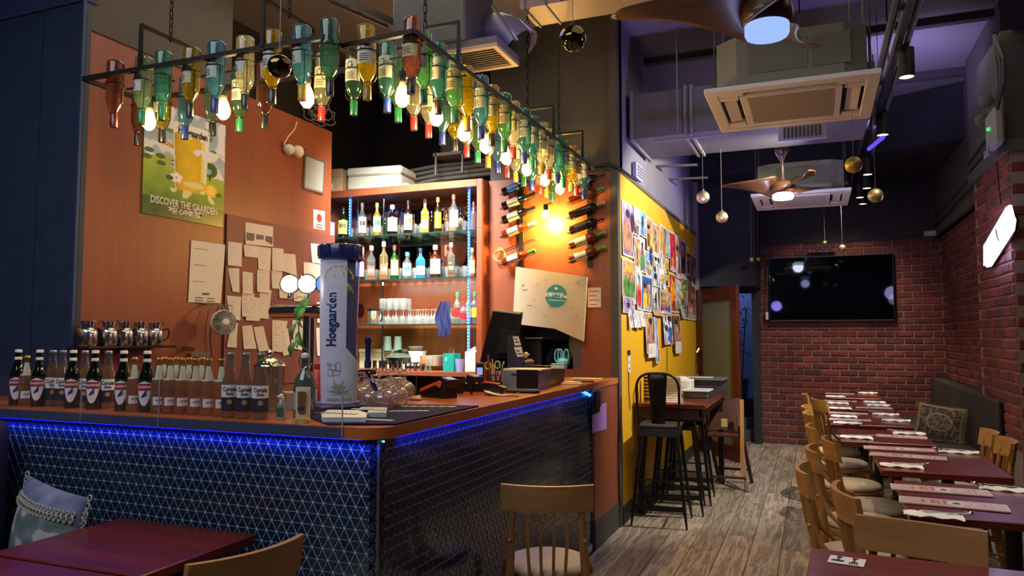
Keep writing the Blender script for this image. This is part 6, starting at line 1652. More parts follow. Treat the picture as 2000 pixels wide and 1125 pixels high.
# ---- left booth and lace pillow
nv = mat('141a38', .6, noise_=.15, nscale=6)
b = thing('booth_sofa', 'high-backed navy booth seat at the far left beside the counter', 'sofa', (-3.3, 1.6, 0))
obj('back', MB().cbox((-.35, -.6, .1), (-.12, .62, 1.12), .06, 3).mesh('b', 60), nv, b); obj('seat', MB().cbox((-.15, -.6, .08), (.58, .62, .44), .05, 2).mesh('b', 60), nv, b)
obj('wing', MB().cbox((-.40, .52, .1), (-.02, .66, 1.13), .06, 3).mesh('b', 60), nv, b)
def pil_col(u, v):
    n_ = noise2(u, v, 7, 5)
    if v > .80: return (.15 + .08 * n_, .17 + .08 * n_, .30 + .1 * n_)
    b = (.14 + .15 * n_, .17 + .14 * n_, .19 + .1 * n_)
    if n_ > .22: b = (.42, .42, .36)
    if n_ < -.2: b = (.08, .14, .10)
    return b
t = thing('lace_pillow', 'pale blue-grey pillow with looped lace trim on the navy booth seat', 'pillow', (-2.92, 2.13, .675), 0, rot=(-.12, .10, -.15))
def pf(u, v): 
    w_, h_ = .46, .42
    return ((u - .5) * w_ * (1 - .05 * math.sin(PI * v)), (v - .5) * h_ * (1 - .05 * math.sin(PI * u)) + .0, .09 * max(0, math.sin(PI * u) * math.sin(PI * v)) ** .5)
obj('front_cover', painted('front_cover', 90, 80, lambda u, v: (pf(u, v)[0], -pf(u, v)[2], pf(u, v)[1]), pil_col), print_mat(.85), t)
mb = MB(); mb.grid(12, 12, lambda u, v: (pf(u, v)[0], pf(u, v)[2], pf(u, v)[1])); obj('back_cover', mb.mesh('b', 180), mat('6a7290', .9), t)
lc = MB()
def loop_(c, r_, ax): 
    lc.tube([(c[0] + r_ * math.cos(a), c[1], c[2] + r_ * math.sin(a)) for a in [q * PI / 5 for q in range(10)]], .0035, 4, closed=True)
for k in range(20):
    x, z, _ = pf(0, k / 19); loop_((x - .008, 0, z), .013, 0)
for k in range(20):
    u = k / 19; x, z, _ = pf(u, .80); loop_((x, -pf(u, .8)[2] - .006, z - .006), .012, 0)
    x, z, _ = pf(u, .84); loop_((x, -pf(u, .84)[2] - .004, z), .009, 0)
for k in range(14):
    x, z, _ = pf(1, k / 13); loop_((x + .008, 0, z), .013, 0)
obj('lace_trim', lc, mat('a8a49a', .9), t)
# ---- high table and stools by the yellow wall
t = thing('high_table', 'dark polished wooden high table against the yellow wall', 'table', (-1.13, 7.05, 0))
obj('tabletop', MB().cbox((-.30, -.82, .895), (.30, .85, .935), .008), wood('4a1c10', '70301a', .22, 'y', .5, coat=.6, rnd=0), t)
obj('apron', MB().box((-.28, -.79, .80), (.26, -.77, .895)).box((.24, -.79, .83), (.26, .82, .895)), mat('2a120c', .5), t)
for x, y in ((-.25, -.75), (.23, .78), (-.25, .78)): obj('leg', MB().cbox((x - .025, y - .025, 0), (x + .025, y + .025, .895), .003), mat('1c100c', .5), t)
BK = mat('141312', .38, .3)
def stool(x, y, rz, label, back=True):
    t = thing('bar_stool', label, 'stool', (x, y, 0), rz, 'black metal stools by the yellow wall')
    for sx in (-1, 1):
        for sy in (-1, 1):
            obj('leg', MB().tube([(sx * .215, sy * .205, 0), (sx * .20, sy * .19, .12), (sx * .135, sy * .13, .75)], [.012, .024, .030], 4, flat=.7).mesh('leg', 30), BK, t)
    obj('foot_rail', MB().box((-.195, -.2, .13), (.195, -.175, .165)).box((-.195, .175, .13), (.195, .2, .165)).tube([(-.18, -.18, .30), (-.18, .18, .30)], .008, 6).tube([(.18, -.18, .30), (.18, .18, .30)], .008, 6).tube([(-.16, -.17, .36), (.16, -.17, .36)], .007, 6), BK, t)
    obj('seat_apron', MB().prism([(-.165, .70), (.165, .70), (.155, .762), (-.155, .762)], 'x', -.155, .155), BK, t)
    obj('seat', MB().cbox((-.165, -.165, .762), (.165, .165, .790), .012, 2).mesh('seat', 40), mat('2e2620', .45), t)
    if back:
        hp_ = [(-.155, -.15, .77), (-.165, -.175, .92), (-.167, -.187, 1.04)] + [(-.167 * math.copysign(abs(math.cos(a)) ** .62, math.cos(a)), -.19 - .01 * math.sin(a), 1.06 + .14 * math.sin(a) ** .8) for a in [PI * k / 18 for k in range(1, 18)]] + [(.167, -.187, 1.04), (.165, -.175, .92), (.155, -.15, .77)]
        obj('back_hoop', MB().tube(hp_, .0105, 8).mesh('h', 60), BK, t)
        sp_ = obj('back_splat', MB().grid(8, 8, lambda u, v: ((u - .5) * (.105 + .05 * v), -.155 - .045 * v - .012 * math.sin(PI * u), .80 + .395 * v)).mesh('s', 180), BK, t)
        so = sp_.modifiers.new('thickness', 'SOLIDIFY'); so.thickness = .004
        obj('pressed_groove', MB().tube([(-.018, -.172 - .004, .86), (-.022, -.205, 1.1), (0, -.210, 1.13), (.022, -.205, 1.1), (.018, -.176, .86), (0, -.170, .84)], .004, 5, closed=True), BK, t)
    return t
stool(-1.17, 6.08, .06, 'black metal bar stool with hoop back and dark seat, nearest the viewer')
stool(-1.12, 6.55, .1, 'backless black metal bar stool just behind the hooped one', False)
stool(-1.10, 6.98, .05, 'backless black metal bar stool tucked under the high table', False)
# folded wooden high chair
t = thing('wooden_high_chair', 'dark brown wooden child chair beyond the black stools, with a light wooden tray edge', 'chair', (-.84, 7.74, 0), 0)
DW = wood('3a1c12', '58301e', .45, 'z', .8, rnd=0)
for x in (-.16, .16):
    obj('leg', MB().tube([(x + .05, -.22, 0), (x - .02, .02, .50), (x - .06, .12, .86)], .021, 4), DW, t)
    obj('leg', MB().tube([(x + .06, .25, 0), (x, .0, .48), (x - .02, -.08, .60)], .021, 4), DW, t)
obj('seat', MB().cbox((-.17, -.14, .50), (.17, .14, .53), .005), DW, t); obj('back_panel', MB().prism([(.02, .55), (.10, .86), (.13, .86), (.05, .55)], 'x', -.17, .15), DW, t)
obj('tray_edge', MB().prism([(-.20, .15), (-.17, .15), (-.10, .87), (-.13, .87)], 'x', .15, .185), wood('9a6a38', 'b8844c', .45, 'z', .8, rnd=0), t)
obj('cross_bar', MB().tube([(-.12, -.18, .12), (.20, -.18, .12)], .015, 4).tube([(-.12, .2, .14), (.2, .2, .14)], .015, 4), DW, t)
obj('harness_tag', MB().cbox((-.03, -.16, .6), (.03, -.15, .68), .003), mat('b8a870'), t)
# things on the high table
t = thing('grey_crate', 'dark grey plastic crate at the far end of the high table', 'crate', (-1.03, 7.62, .936))
obj('crate_body', MB().prism([(-.19, 0), (.19, 0), (.22, .13), (-.22, .13)], 'x', -.17, .20), mat('3e4144', .5), t); obj('rim', MB().cbox((-.19, -.235, .125), (.22, .235, .14), .004), mat('4a4d50', .5), t); obj('napkin_heap', MB().cbox((-.15, -.2, .14), (.1, .0, .155), .01), mat('8a8a88', .7), t)
t = thing('bill_box', 'white till-roll box with papers on the high table', 'box', (-1.20, 7.18, .936))
obj('box_body', MB().cbox((-.12, -.12, 0), (.12, .12, .145), .006), mat('cfcac0', .6), t); obj('film_wrap', MB().sphere((.02, 0, .15), .08, 14, 6, .35), mat('b8b6b0', .3), t)
t = thing('cutlery_tray', 'grey cutlery tray with a pale lid on the high table', 'tray', (-1.0, 6.98, .936))
obj('tray_body', MB().cbox((-.11, -.15, 0), (.11, .15, .055), .006), mat('5a5e66', .5), t); obj('lid', MB().cbox((-.13, -.17, .055), (.12, .16, .07), .004), mat('a8acac', .4), t)
for k in range(4): obj('slot_rib', MB().box((.111, -.13 + .075 * k, .008), (.116, -.09 + .075 * k, .045)), mat('3a3e44'), t)
t = thing('receipt_roll', 'long white printed receipts standing on the high table behind the stool back', 'receipt', (-1.16, 6.58, .936))
mb = MB(); mb.grid(3, 10, lambda u, v: (-.07 + .14 * u, .02 * math.sin(v * 4), .2 * v)); obj('paper_strip', mb, mat('d8d4cc', .7), t)
mk = MB()
for k in range(9): mk.box((-.055, .02 * math.sin((k + .5) / 10 * 4) - .002, .012 + .02 * k), (.03 + .02 * (k % 3), .02 * math.sin((k + .5) / 10 * 4) - .0012, .017 + .02 * k))
obj('print', mk, mat('6a6866'), t)
t = thing('striped_box', 'black and yellow striped roll beside the yellow wall on the high table', 'roll', (-1.38, 6.55, .936))
obj('roll_body', MB().lathe([(.001, 0), (.03, 0), (.03, .2), (.001, .2)], 14), mat('1c1410'), t)
for k in range(6): obj('yellow_band', MB().lathe([(.0305, .02 + .03 * k), (.0305, .032 + .03 * k)], 14), mat('c89a20'), t)
t = thing('pink_slip', 'small pink-white slip lying on the near end of the high table', 'paper', (-1.12, 6.38, .936)); obj('sheet', MB().box((-.06, -.04, 0), (.06, .04, .002)), mat('d8b4b8', .7), t)
# ---- posters on the yellow wall
def art(seed, bg, cols, style):
    rr = random.Random(seed)
    sh = []
    if style == 'face':
        sh += [('e', .5, .38, .42, .30, cols[0]), ('e', .5, .66, .20, .17, cols[1]), ('e', .5, .80, .22, .08, cols[2]), ('e', .43, .67, .03, .015, (.02,.02,.02)), ('e', .57, .67, .03, .015, (.02,.02,.02)), ('r', .44, .56, .56, .58, (.3, .03, .03))]
    elif style == 'two':
        sh += [('e', .33, .6, .16, .12, cols[1]), ('e', .68, .62, .15, .12, cols[1]), ('r', .15, .1, .5, .5, cols[0]), ('r', .52, .1, .85, .52, cols[2]), ('e', .33, .7, .16, .06, (.03,.02,.02)), ('e', .68, .72, .15, .06, cols[2])]
    elif style == 'crowd':
        for k in range(7): sh += [('e', .15 + .12 * k, .35 + rr.uniform(-.1, .25), .08, .07, cols[1]), ('r', .09 + .12 * k, .05, .2 + .12 * k, .32 + rr.uniform(-.05, .1), cols[rr.randrange(3)])]
    elif style == 'figure':
        sh += [('e', .5, .72, .10, .08, cols[1]), ('r', .38, .35, .62, .66, cols[0]), ('r', .40, .1, .48, .36, cols[2]), ('r', .53, .1, .61, .36, cols[2]), ('e', .35, .5, .1, .04, cols[1])]
    else:
        for k in range(14): sh.append(('e', rr.random(), rr.random(), rr.uniform(.05, .3), rr.uniform(.03, .15), cols[rr.randrange(3)]))
    def f(u, v):
        if u < .05 or u > .95 or v < .03 or v > .97: return (.62, .6, .62)
        c = bg
        for s_ in sh:
            if s_[0] == 'e':
                if ((u - s_[1]) / s_[3]) ** 2 + ((v - s_[2]) / s_[4]) ** 2 < 1: c = s_[5]
            elif s_[1] < u < s_[3] and s_[2] < v < s_[4]: c = s_[5]
        n_ = noise2(u, v, 6, seed)
        if v < .13 and style != 'mix' and int(u * 18) % 2 and .12 < u < .88: c = (.75, .7, .65) if sum(bg) < 1 else (.08, .05, .08)
        return tuple(max(0, min(1, x * (1 + .9 * n_))) for x in c)
    return f
c_ = lin
SK = (.42, .20, .12); WHT = (.6, .58, .56); BLK = (.02, .02, .03); RED = (.5, .03, .04); BLU = (.05, .12, .4); YEL = (.75, .48, .03); TAN = (.45, .28, .14); LIL = (.35, .27, .48); GRN = (.08, .22, .06); BRN = (.16, .07, .04); SKY = (.2, .38, .62)
posters = [ (1213,1234,389,501,LIL,(SK,SK,BLK),'face','tall lilac film poster with a large face at the top left corner'),(1234,1246,400,460,WHT,(BLK,SK,RED),'crowd','white poster with small figures right of the tall lilac one'),(1246,1259,408,462,SKY,(BLK,BLK,BLK),'figure','sky blue poster with a dark standing figure'),
 (1259,1272,421,490,TAN,(BRN,SK,YEL),'two','tan poster with two faces and a yellow title'),(1271,1286,432,500,TAN,(SK,BRN,BLK),'figure','ochre poster with a woman figure in the top row'),(1286,1298,436,527,(.5,.28,.08),(WHT,SK,BRN),'crowd','tall orange-gold poster with dancing figures'),
 (1297,1305,446,503,SKY,(GRN,SK,YEL),'mix','narrow pale blue poster in the top row'),(1305,1317,450,530,RED,(RED,(.6,.05,.06),YEL),'figure','bright red poster with yellow title'),(1317,1327,458,543,TAN,(WHT,SK,BRN),'two','tan poster right of the red one'),
 (1326,1337,465,544,BRN,(BLK,SK,LIL),'face','dark poster with a pale face near the right end'),(1337,1355,478,538,YEL,(BRN,SK,BRN),'two','yellow-brown poster at the top right end'),
 (1235,1247,460,527,TAN,(BLK,SK,BLK),'figure','brown poster with a dark figure in the second row'),(1247,1258,462,532,WHT,(GRN,RED,BLK),'face','poster with a red face on white in the second row'),(1258,1273,488,540,SKY,(WHT,SK,YEL),'mix','pale blue and yellow collage poster in the second row'),
 (1273,1285,497,560,(.38,.40,.36),(BLK,BLK,WHT),'mix','grey newspaper-like print with dark blocks'),(1285,1297,524,568,WHT,(YEL,SK,BLK),'figure','small cream poster with a yellow dressed figure'),(1297,1305,503,560,YEL,(YEL,BLK,WHT),'mix','narrow yellow poster in the middle'),
 (1213,1240,502,592,TAN,(GRN,SK,YEL),'face','large tan poster with a green shadowed face, lower left'),(1213,1236,578,612,LIL,(BLK,SK,LIL),'figure','lilac poster strip at the lower left corner'),(1240,1250,526,605,WHT,(RED,SK,BLU),'face','narrow red and blue portrait poster'),
 (1250,1272,535,608,(.04,.08,.25),(YEL,SK,(.5,.25,.1)),'two','deep blue poster with a yellow title block'),(1273,1284,560,609,(.42,.45,.4),(BLK,BLK,BLK),'figure','black and white print below the grey one'),(1285,1308,566,613,TAN,(RED,SK,BLU),'crowd','crowded red and blue group poster'),
 (1305,1317,532,610,RED,((.8,.2,.02),YEL,BRN),'mix','fiery orange poster in the lower row'),(1317,1329,545,611,WHT,(BLK,TAN,GRN),'crowd','white poster with small dark figures, lower row'),(1328,1340,540,606,GRN,(YEL,SK,GRN),'mix','green and yellow poster, lower row'),
 (1337,1357,532,625,BRN,(TAN,SK,BLK),'crowd','dark brown poster at the lower right end'),(1345,1357,495,560,BRN,(SK,TAN,BLK),'two','dark brown poster above the lower right one')]
for i, (a, b_, c0, c1, bg, cs, st_, nm) in enumerate(posters):
    A = onX(a, c0, -1.439); B = onX(b_, c0 + 8, -1.439); zt = A.z; D = onX((a + b_) / 2, c1, -1.439)
    W_ = abs(B.y - A.y); H_ = zt - D.z
    t = thing('film_poster', nm, 'poster', (-1.439, A.y, D.z), R.uniform(-.0, .0), 'old film posters pasted on the yellow wall')
    lay = .002 + .0022 * (i % 4) + .001 * R.random()
    wv = R.uniform(0, 6); am = .0035
    obj('printed_sheet', painted('printed_sheet', 34, 56, lambda u, v: (lay + .006 + am * math.sin(u * 7 + wv + v * 3), u * W_, v * H_), art(i + 3, bg, cs, st_)), print_mat(.4), t)
hang = [(1257,1275,610,690,TAN,(SK,SK,BLK),'face','hanging photo print of a face with a white card under it',True),(1273,1284,619,709,(.35,.4,.5),(BLU,SK,WHT),'crowd','long hanging blue-grey leaflet below the posters',False),(1291,1310,614,673,WHT,(BLU,RED,BLK),'mix','hanging white sheet with blue and red figures',False),(1312,1325,614,683,BRN,(SK,TAN,BLK),'face','hanging brown portrait with a white strip at its foot',True),
  (1225,1230,605,640,WHT,(WHT,LIL,WHT),'mix','narrow white paper strip hanging below the first posters',False),(1235,1245,605,640,WHT,(WHT,SKY,WHT),'mix','curled white and blue strip hanging below the posters',False),(1247,1256,607,638,WHT,(WHT,LIL,WHT),'mix','short curled white strip beside the face photo',False),(1272,1292,605,617,TAN,(TAN,TAN,TAN),'mix','brown tape band under the lower poster row',False),(1326,1336,600,622,WHT,(WHT,TAN,WHT),'mix','white paper tab below the green poster',False)]
for i, (a, b_, c0, c1, bg, cs, st_, nm, card) in enumerate(hang):
    A = onX(a, c0, -1.435); B = onX(b_, c0, -1.435); D = onX((a + b_) / 2, c1, -1.435); W_ = B.y - A.y; H_ = A.z - D.z
    t = thing('hanging_print', nm, 'poster', (-1.435, A.y, D.z), 0, 'loose prints hanging below the film posters')
    obj('printed_sheet', painted('printed_sheet', 28, 44, lambda u, v: (.008 + .02 * (1 - v) + .008 * math.sin(u * 4 + i), u * W_, v * H_), art(i + 50, bg, cs, st_)), print_mat(.4), t)
    if card: obj('white_card', MB().box((.03, W_ * .1, -.04), (.033, W_ * .95, .09)), PAPER, t)
A = onX(1225, 684, -1.438); B = onX(1231, 729, -1.438)
t = thing('tall_sticker', 'narrow tall black and white sticker low on the yellow wall', 'sticker', (-1.438, A.y, B.z))
obj('sheet', MB().box((0, 0, 0), (.003, B.y - A.y, A.z - B.z)), PAPER, t); obj('black_head', MB().box((.003, .0, (A.z - B.z) * .78), (.004, B.y - A.y, A.z - B.z)), INK, t)
mk = MB()
for k in range(3): mk.box((.003, .04, .03 + .055 * k), (.004, B.y - A.y - .04, .05 + .055 * k))
obj('marks', mk, INK, t)
for i, (q, nm) in enumerate((([(1228, 726), (1228, 760), (1231, 800)], 'thin dark cable running down the yellow wall from the sticker'), ([(1235, 840), (1238, 770), (1244, 745), (1248, 790), (1246, 860)], 'curved thin cable on the yellow wall beside the stool'), ([(1303, 680), (1303, 726)], 'short dark wire hanging on the yellow wall above the high table'))):
    tag(obj('wall_cable', MB().tube([onX(a, b_, -1.43) for a, b_ in q], .004, 5), mat('3a2c10', .6)), nm, 'cable')
# ================================================================== BACK: DOOR, PLANT, TV, SIGN
dA = Vector((-1.41, 9.95, 0)); dB = Vector((-.83, 9.18, 0)); dv = (dB - dA); dl = dv.length; ang = math.atan2(dv.y, dv.x)
d = thing('door_leaf', 'open dark red wooden door with frosted glass pane', 'door', dA, ang); 
for k in ('label', 'category'):
    del d[k]
d.name = 'door_1'; d['kind'] = 'structure'
DR = wood('3c120e', '5c2018', .35, 'z', .6, coat=.3, rnd=0)
obj('stile', MB().cbox((0, -.022, .0), (.13, .022, 2.1), .004), DR, d); obj('stile', MB().cbox((dl - .13, -.022, .0), (dl, .022, 2.1), .004), DR, d)
obj('top_rail', MB().cbox((.13, -.022, 1.93), (dl - .13, .022, 2.1), .004), DR, d); obj('bottom_rail', MB().cbox((.13, -.022, .0), (dl - .13, .022, .18), .004), DR, d)
obj('frosted_pane', MB().box((.13, -.006, .18), (dl - .13, .006, 1.93)), mat('6a6e60', .5), d)
obj('handle', MB().tube([(.07, -.03, .95), (.07, -.065, 1.0), (.07, -.07, 1.15), (.07, -.065, 1.28), (.07, -.03, 1.33)], .01, 8), CHROME, d)
struct('door_2', MB().box((-1.50, 10.8, 0), (-1.40, 11.0, 2.1)), mat('2a1210', .5))
# blue lit plant outside
t = thing('potted_bamboo', 'tall leafy plant in a dark pot seen through the far doorway', 'plant', (-1.06, 11.75, .0))
obj('pot', MB().lathe([(.001, .55), (.10, .55), (.14, .85), (.13, .85), (.001, .8)], 18).box((-.2, -.15, 0), (.2, .15, .55)), mat('16181c', .5), t)
obj('stem', MB().tube([(0, 0, .8), (.02, 0, 1.4), (-.02, 0, 2.0)], .012, 6).tube([(.03, 0, .8), (.08, 0, 1.5), (.12, 0, 1.9)], .009, 6), mat('2a3a20', .6), t)
for k in range(60):
    a = R.uniform(0, 6.28); z = R.uniform(1.15, 2.15); r_ = R.uniform(.05, .25)
    mb = MB(); dx, dy = math.cos(a), math.sin(a); L_ = R.uniform(.12, .2); w_ = .018
    p0 = Vector((dx * r_ * .3, dy * r_ * .3, z)); p1 = p0 + Vector((dx * L_ * .5, dy * L_ * .5, .02)); p2 = p0 + Vector((dx * L_, dy * L_, -.05)); s_ = Vector((-dy, dx, 0)) * w_
    mb.add([p0, p1 + s_, p2, p1 - s_], [(0, 1, 2, 3)]); obj('leaf', mb, mat('28482a', .5), t)
struct('trim_15', MB().box((-1.5, 11.15, 0), (-.7, 11.4, .15)).box((-1.5, 11.4, 0), (-.7, 11.7, .3)), mat('4a5a5c', .4, .2))
# TV
t = thing('wall_television', 'large black television on the brick wall', 'television', (.21, 10.93, 2.14))
obj('bezel', MB().cbox((-.785, -.02, -.445), (.785, .05, .445), .006), mat('0a0a0c', .3), t)
obj('screen', MB().box((-.77, -.0225, -.425), (.77, -.020, .43)), mat('020308', .03, spec=.45), t)
obj('bottom_edge', MB().box((-.77, -.024, -.444), (.77, -.0205, -.434)), mat('5a5040', .3, .6), t)
t = thing('cable_adapter', 'small white adapter hanging at the left edge of the television', 'adapter', onY(1498, 617, 10.93)); obj('plug_body', MB().cbox((-.018, -.015, -.055), (.018, .015, .055), .004), WHITEP, t); obj('wire', MB().tube([(0, 0, .055), (.005, 0, .3), (.02, 0, .7)], .004, 5), mat('9a9a98'), t)
t = thing('speaker_shelf', 'low shelf with small speakers above the television', 'shelf', onY(1612, 488, 10.9)); obj('shelf_board', MB().box((-.22, -.02, -.03), (.12, .06, -.012)), BLACKM, t)
for k in range(3): obj('speaker_ball', MB().sphere((-.1 + .08 * k, 0, .015), .028, 10, 6), mat('4a3e38', .5), t)
# CCTV and conduits on the right
t = thing('cctv_camera', 'small white security camera in the far right corner', 'camera', onY(1820, 456, 10.6)); obj('camera_body', MB().cbox((-.09, -.04, -.035), (.05, .04, .035), .012), mat('a8a8a8', .4), t); obj('bracket', MB().tube([(.02, 0, .03), (.03, .05, .12), (.03, .1, .4)], .008, 6), mat('3a3a3c', .5), t); obj('lens', MB().sphere((-.09, 0, 0), .02, 10, 6), BLACKP, t)
tag(obj('wall_conduit', MB().tube([(1.49, 10.9, 2.92), (1.49, 8.2, 2.98), (1.40, 8.1, 3.06), (1.39, 6.8, 3.10)], .016, 8), mat('3c3b38', .5)), 'grey conduit running above the bricks of the right wall, lower of two', 'conduit')
tag(obj('wall_conduit', MB().tube([(1.49, 10.9, 3.02), (1.49, 8.2, 3.08), (1.40, 8.1, 3.14), (1.39, 6.8, 3.18)], .012, 8), mat('33322f', .5)), 'grey conduit running above the bricks of the right wall, upper of two', 'conduit')
# emergency light
c = onX(1938, 262, 1.36)
t = thing('emergency_light', 'grey twin-head emergency light with a green lamp on the right wall', 'lamp', c)
obj('lamp_case', MB().cbox((-.03, -.20, -.12), (.05, .10, .17), .02), mat('8a8a86', .5), t)
for i, (dy, dz) in enumerate(((.02, .28), (.16, .16))):
    mb = MB(); mb.T = Matrix.Translation((-.03, dy, dz)) @ Euler((1.3, -.9, .2)).to_matrix().to_4x4(); mb.lathe([(.02, -.06), (.05, -.03), (.06, 0), (.055, .005), (.001, .002)], 18); mb.T = None
    obj('lamp_head', mb.mesh('h', 50), mat('5a544e', .5, .2), t)
obj('green_lamp', MB().sphere((-.035, -.05, .03), .014, 8, 6), emit('20ff60', 3), t); obj('lower_label', MB().prism([(-.16, -.14), (.02, -.14), (.04, -.19), (-.14, -.19)], 'x', -.06, -.05), mat('7a7aa0', .5), t)
for k in range(3): obj('cable', MB().tube([(.0, -.1 - .05 * k, .15), (.02, -.18 - .08 * k, .3), (.03, -.12 - .1 * k, .5), (.03, -.05, .8)], .012, 6), mat('2f2f2c', .6), t)
tag(obj('sign_cord', MB().tube([onX(1942, 275, 1.40), onX(1947, 330, 1.43), onX(1955, 400, 1.43)], .005, 6), BLACKM), 'black cord from the emergency light down to the glowing sign', 'cord')
# glowing sign
pts = [(1921, 521), (1921, 478), (1957, 412), (1968, 402), (1974, 410), (1976, 445), (1951, 486), (1930, 518)]
SX = 1.40; ref = onX(1948, 465, SX)
t = thing('neon_sign', 'glowing white angular light sign on the brick pillar', 'sign', ref)
P = [onX(a, b_, SX) - ref for a, b_ in [(1921, 519), (1921, 480), (1969, 402), (1973, 440)]]
obj('lit_face', MB().prism([(q.y, q.z) for q in [onX(a, b_, SX) - ref for a, b_ in [(1921, 519), (1921, 480), (1965, 404), (1971, 432), (1966, 446)]]], 'x', 0, .012), emit('c8c4ff', 9), t)
obj('lit_outline', MB().tube([onX(a, b_, SX) - ref for a, b_ in [(1929, 519), (1976, 447), (1979, 432), (1972, 403)]], .016, 6), emit('c8c8ff', 9), t)
obj('back_plate', MB().prism([(q.y, q.z) for q in [onX(a, b_, SX) - ref for a, b_ in [(1921, 523), (1921, 478), (1968, 400), (1981, 430), (1978, 450), (1933, 521)]]], 'x', .014, .03), BLACKP, t)
obj('divider', MB().tube([onX(a, b_, SX - .006) - ref for a, b_ in [(1945, 448), (1948, 464), (1951, 470)]], .006, 6), BLACKP, t)
light('sign_glow', 'POINT', (1.30, 7.15, 2.25), 4, (.55, .5, 1), soft=.12)
light('sign_glow_low', 'POINT', (1.36, 6.85, 2.15), 1.2, (.6, .6, 1), soft=.1)
# ================================================================== CEILING FITTINGS
AC = mat('dcd4d2', .5); ACD = mat('35342f', .6)
def cassette(y0, y1, z, label):
    x0, x1 = -.56, .37; cx, cy = (x0 + x1) / 2, (y0 + y1) / 2
    t = thing('ceiling_aircon', label, 'air conditioner', (cx, cy, z), 0, 'cassette air conditioners'); a = (x1 - x0) / 2; b_ = (y1 - y0) / 2
    fm = MB()
    # frame built as ring of slabs leaving the four outlets open
    I = .62 * a; J = .60 * b_
    fm.cbox((-a, -b_, 0), (a, -b_ + .07, .03), .004).cbox((-a, b_ - .07, 0), (a, b_, .03), .004).cbox((-a, -b_ + .07, 0), (-a + .07, b_ - .07, .03), .004).cbox((a - .07, -b_ + .07, 0), (a, b_ - .07, .03), .004)
    fm.box((-a + .07, -b_ + .12, .002), (-I, -.55 * b_, .03)).box((-a + .07, .55 * b_, .002), (-I, b_ - .07, .03)).box((I, -b_ + .12, .002), (a - .07, -.55 * b_, .03)).box((I, .55 * b_, .002), (a - .07, b_ - .07, .03))
    fm.box((-a + .07, -b_ + .07, .002), (-.55 * a, -b_ + .125, .03)).box((.55 * a, -b_ + .07, .002), (a - .07, -b_ + .125, .03)).box((-I + .0, b_ - .13, .002), (I, b_ - .07, .03))
    obj('frame', fm, AC, t)
    obj('inner_panel', MB().cbox((-I + .01, -b_ + .13, -.004), (I - .01, b_ - .14, .03), .004), AC, t)
    gr_ = MB()
    for k in range(24):
        yy = -b_ * .62 + k * (b_ * 1.22) / 24; gr_.box((-.50 * a, yy, -.007), (.50 * a, yy + .008, -.004))
    gr_.box((-.51 * a, -b_ * .64, -.0055), (.51 * a, b_ * .62, -.0045))
    obj('intake_grille', gr_, mat('a89c8e', .7), t)
    obj('dark_void', MB().box((-a + .07, -b_ + .08, .028), (a - .07, b_ - .08, .04)), mat('1a1512', .8), t)
    for s_ in (-1, 1): obj('flap', MB().prism([(s_ * (a - .16), .012), (s_ * (a - .09), .004), (s_ * (a - .09), .008), (s_ * (a - .16), .018)], 'y', -.5 * b_, .5 * b_), AC, t)
    obj('flap', MB().prism([(-b_ + .09, .006), (-b_ + .115, .014), (-b_ + .115, .018), (-b_ + .09, .010)], 'x', -.5 * a, .5 * a), AC, t)
    obj('housing', MB().prism([(-a + .06, -b_ + .14), (-a + .18, -b_ + .05), (a - .18, -b_ + .05), (a - .06, -b_ + .14), (a - .06, b_ - .14), (a - .18, b_ - .05), (-a + .18, b_ - .05), (-a + .06, b_ - .14)], 'z', .035, .33), mat('77776a', .6), t)
    obj('housing_panel', MB().cbox((-.22, -b_ + .045, .1), (.1, -b_ + .05, .28), .002).cbox((.12, -b_ + .045, .1), (.32, -b_ + .05, .28), .002), mat('66665a', .6), t)
    for x, y in ((-a + .04, -b_ + .2), (a - .04, -b_ + .2), (-a + .04, b_ - .2), (a - .04, b_ - .2)):
        obj('hanger_rod', MB().tube([(x, y, .1), (x, y, 4.14 - z)], .006, 6).box((x - .02, y - .02, .09), (x + .02, y + .02, .13)), mat('4a4844', .5, .5), t)
    return t
cassette(4.33, 5.22, 2.9, 'square cream ceiling air conditioner cassette hung below the ceiling, nearer one')
cassette(7.78, 8.70, 2.9, 'square cream ceiling air conditioner cassette behind the far fan')
WAL = wood('3e2616', '573620', .35, 'x', .8, coat=.2, rnd=0)
def fan(x, y, zl, angs, label, R_=.62, es=6, ec='8fb4ff'):
    t = thing('ceiling_fan', label, 'fan', (x, y, zl), 0, 'wooden three-blade fans')
    obj('light_disc', MB().lathe([(.001, 0), (.088, .0), (.094, .012), (.094, .05), (.08, .055)], 32).mesh('l', 50), emit(ec, es), t)
    obj('hub', MB().lathe([(.094, .052), (.108, .07), (.112, .10), (.105, .14), (.07, .165), (.03, .175), (.022, .19), (.018, .2), (.015, .36), (.03, .38), (.032, .40), (.05, .42), (.07, .46), (.065, .52), (.04, .54)], 28).mesh('h', 50), WAL, t)
    bl = MB()
    def bf(u, v):   # u along, v across
        r_ = .06 + (R_ - .06) * u; w_ = .20 * (1 - u) ** 1.4 + .115 * (1 - .3 * u) * min(1, (1 - u) * 12 + .12)
        tw = .55 * (1 - u) + .12
        c = (v - .42) * w_; sweep = .10 * math.sin(u * 2.6)
        return (r_, c * math.cos(tw) + sweep - .03, .105 + c * math.sin(tw) * .9 + .05 * u)
    bl.grid(20, 7, bf); bm__ = bl.mesh('blade', 180)
    for a in angs:
        o = obj('blade', bm__, WAL, t, (0, 0, 0), (0, 0, math.radians(a))); s_ = o.modifiers.new('thickness', 'SOLIDIFY'); s_.thickness = .008
    obj('down_rod', MB().tube([(0, 0, .5), (0, 0, 4.14 - zl)], .012, 8), mat('3a2418', .4), t)
    return t
fan(-.16, 3.36, 2.81, (188, 296, 68), 'wooden ceiling fan with a round pale blue light, nearest the viewer', .68, 1.5, '7d96ff')
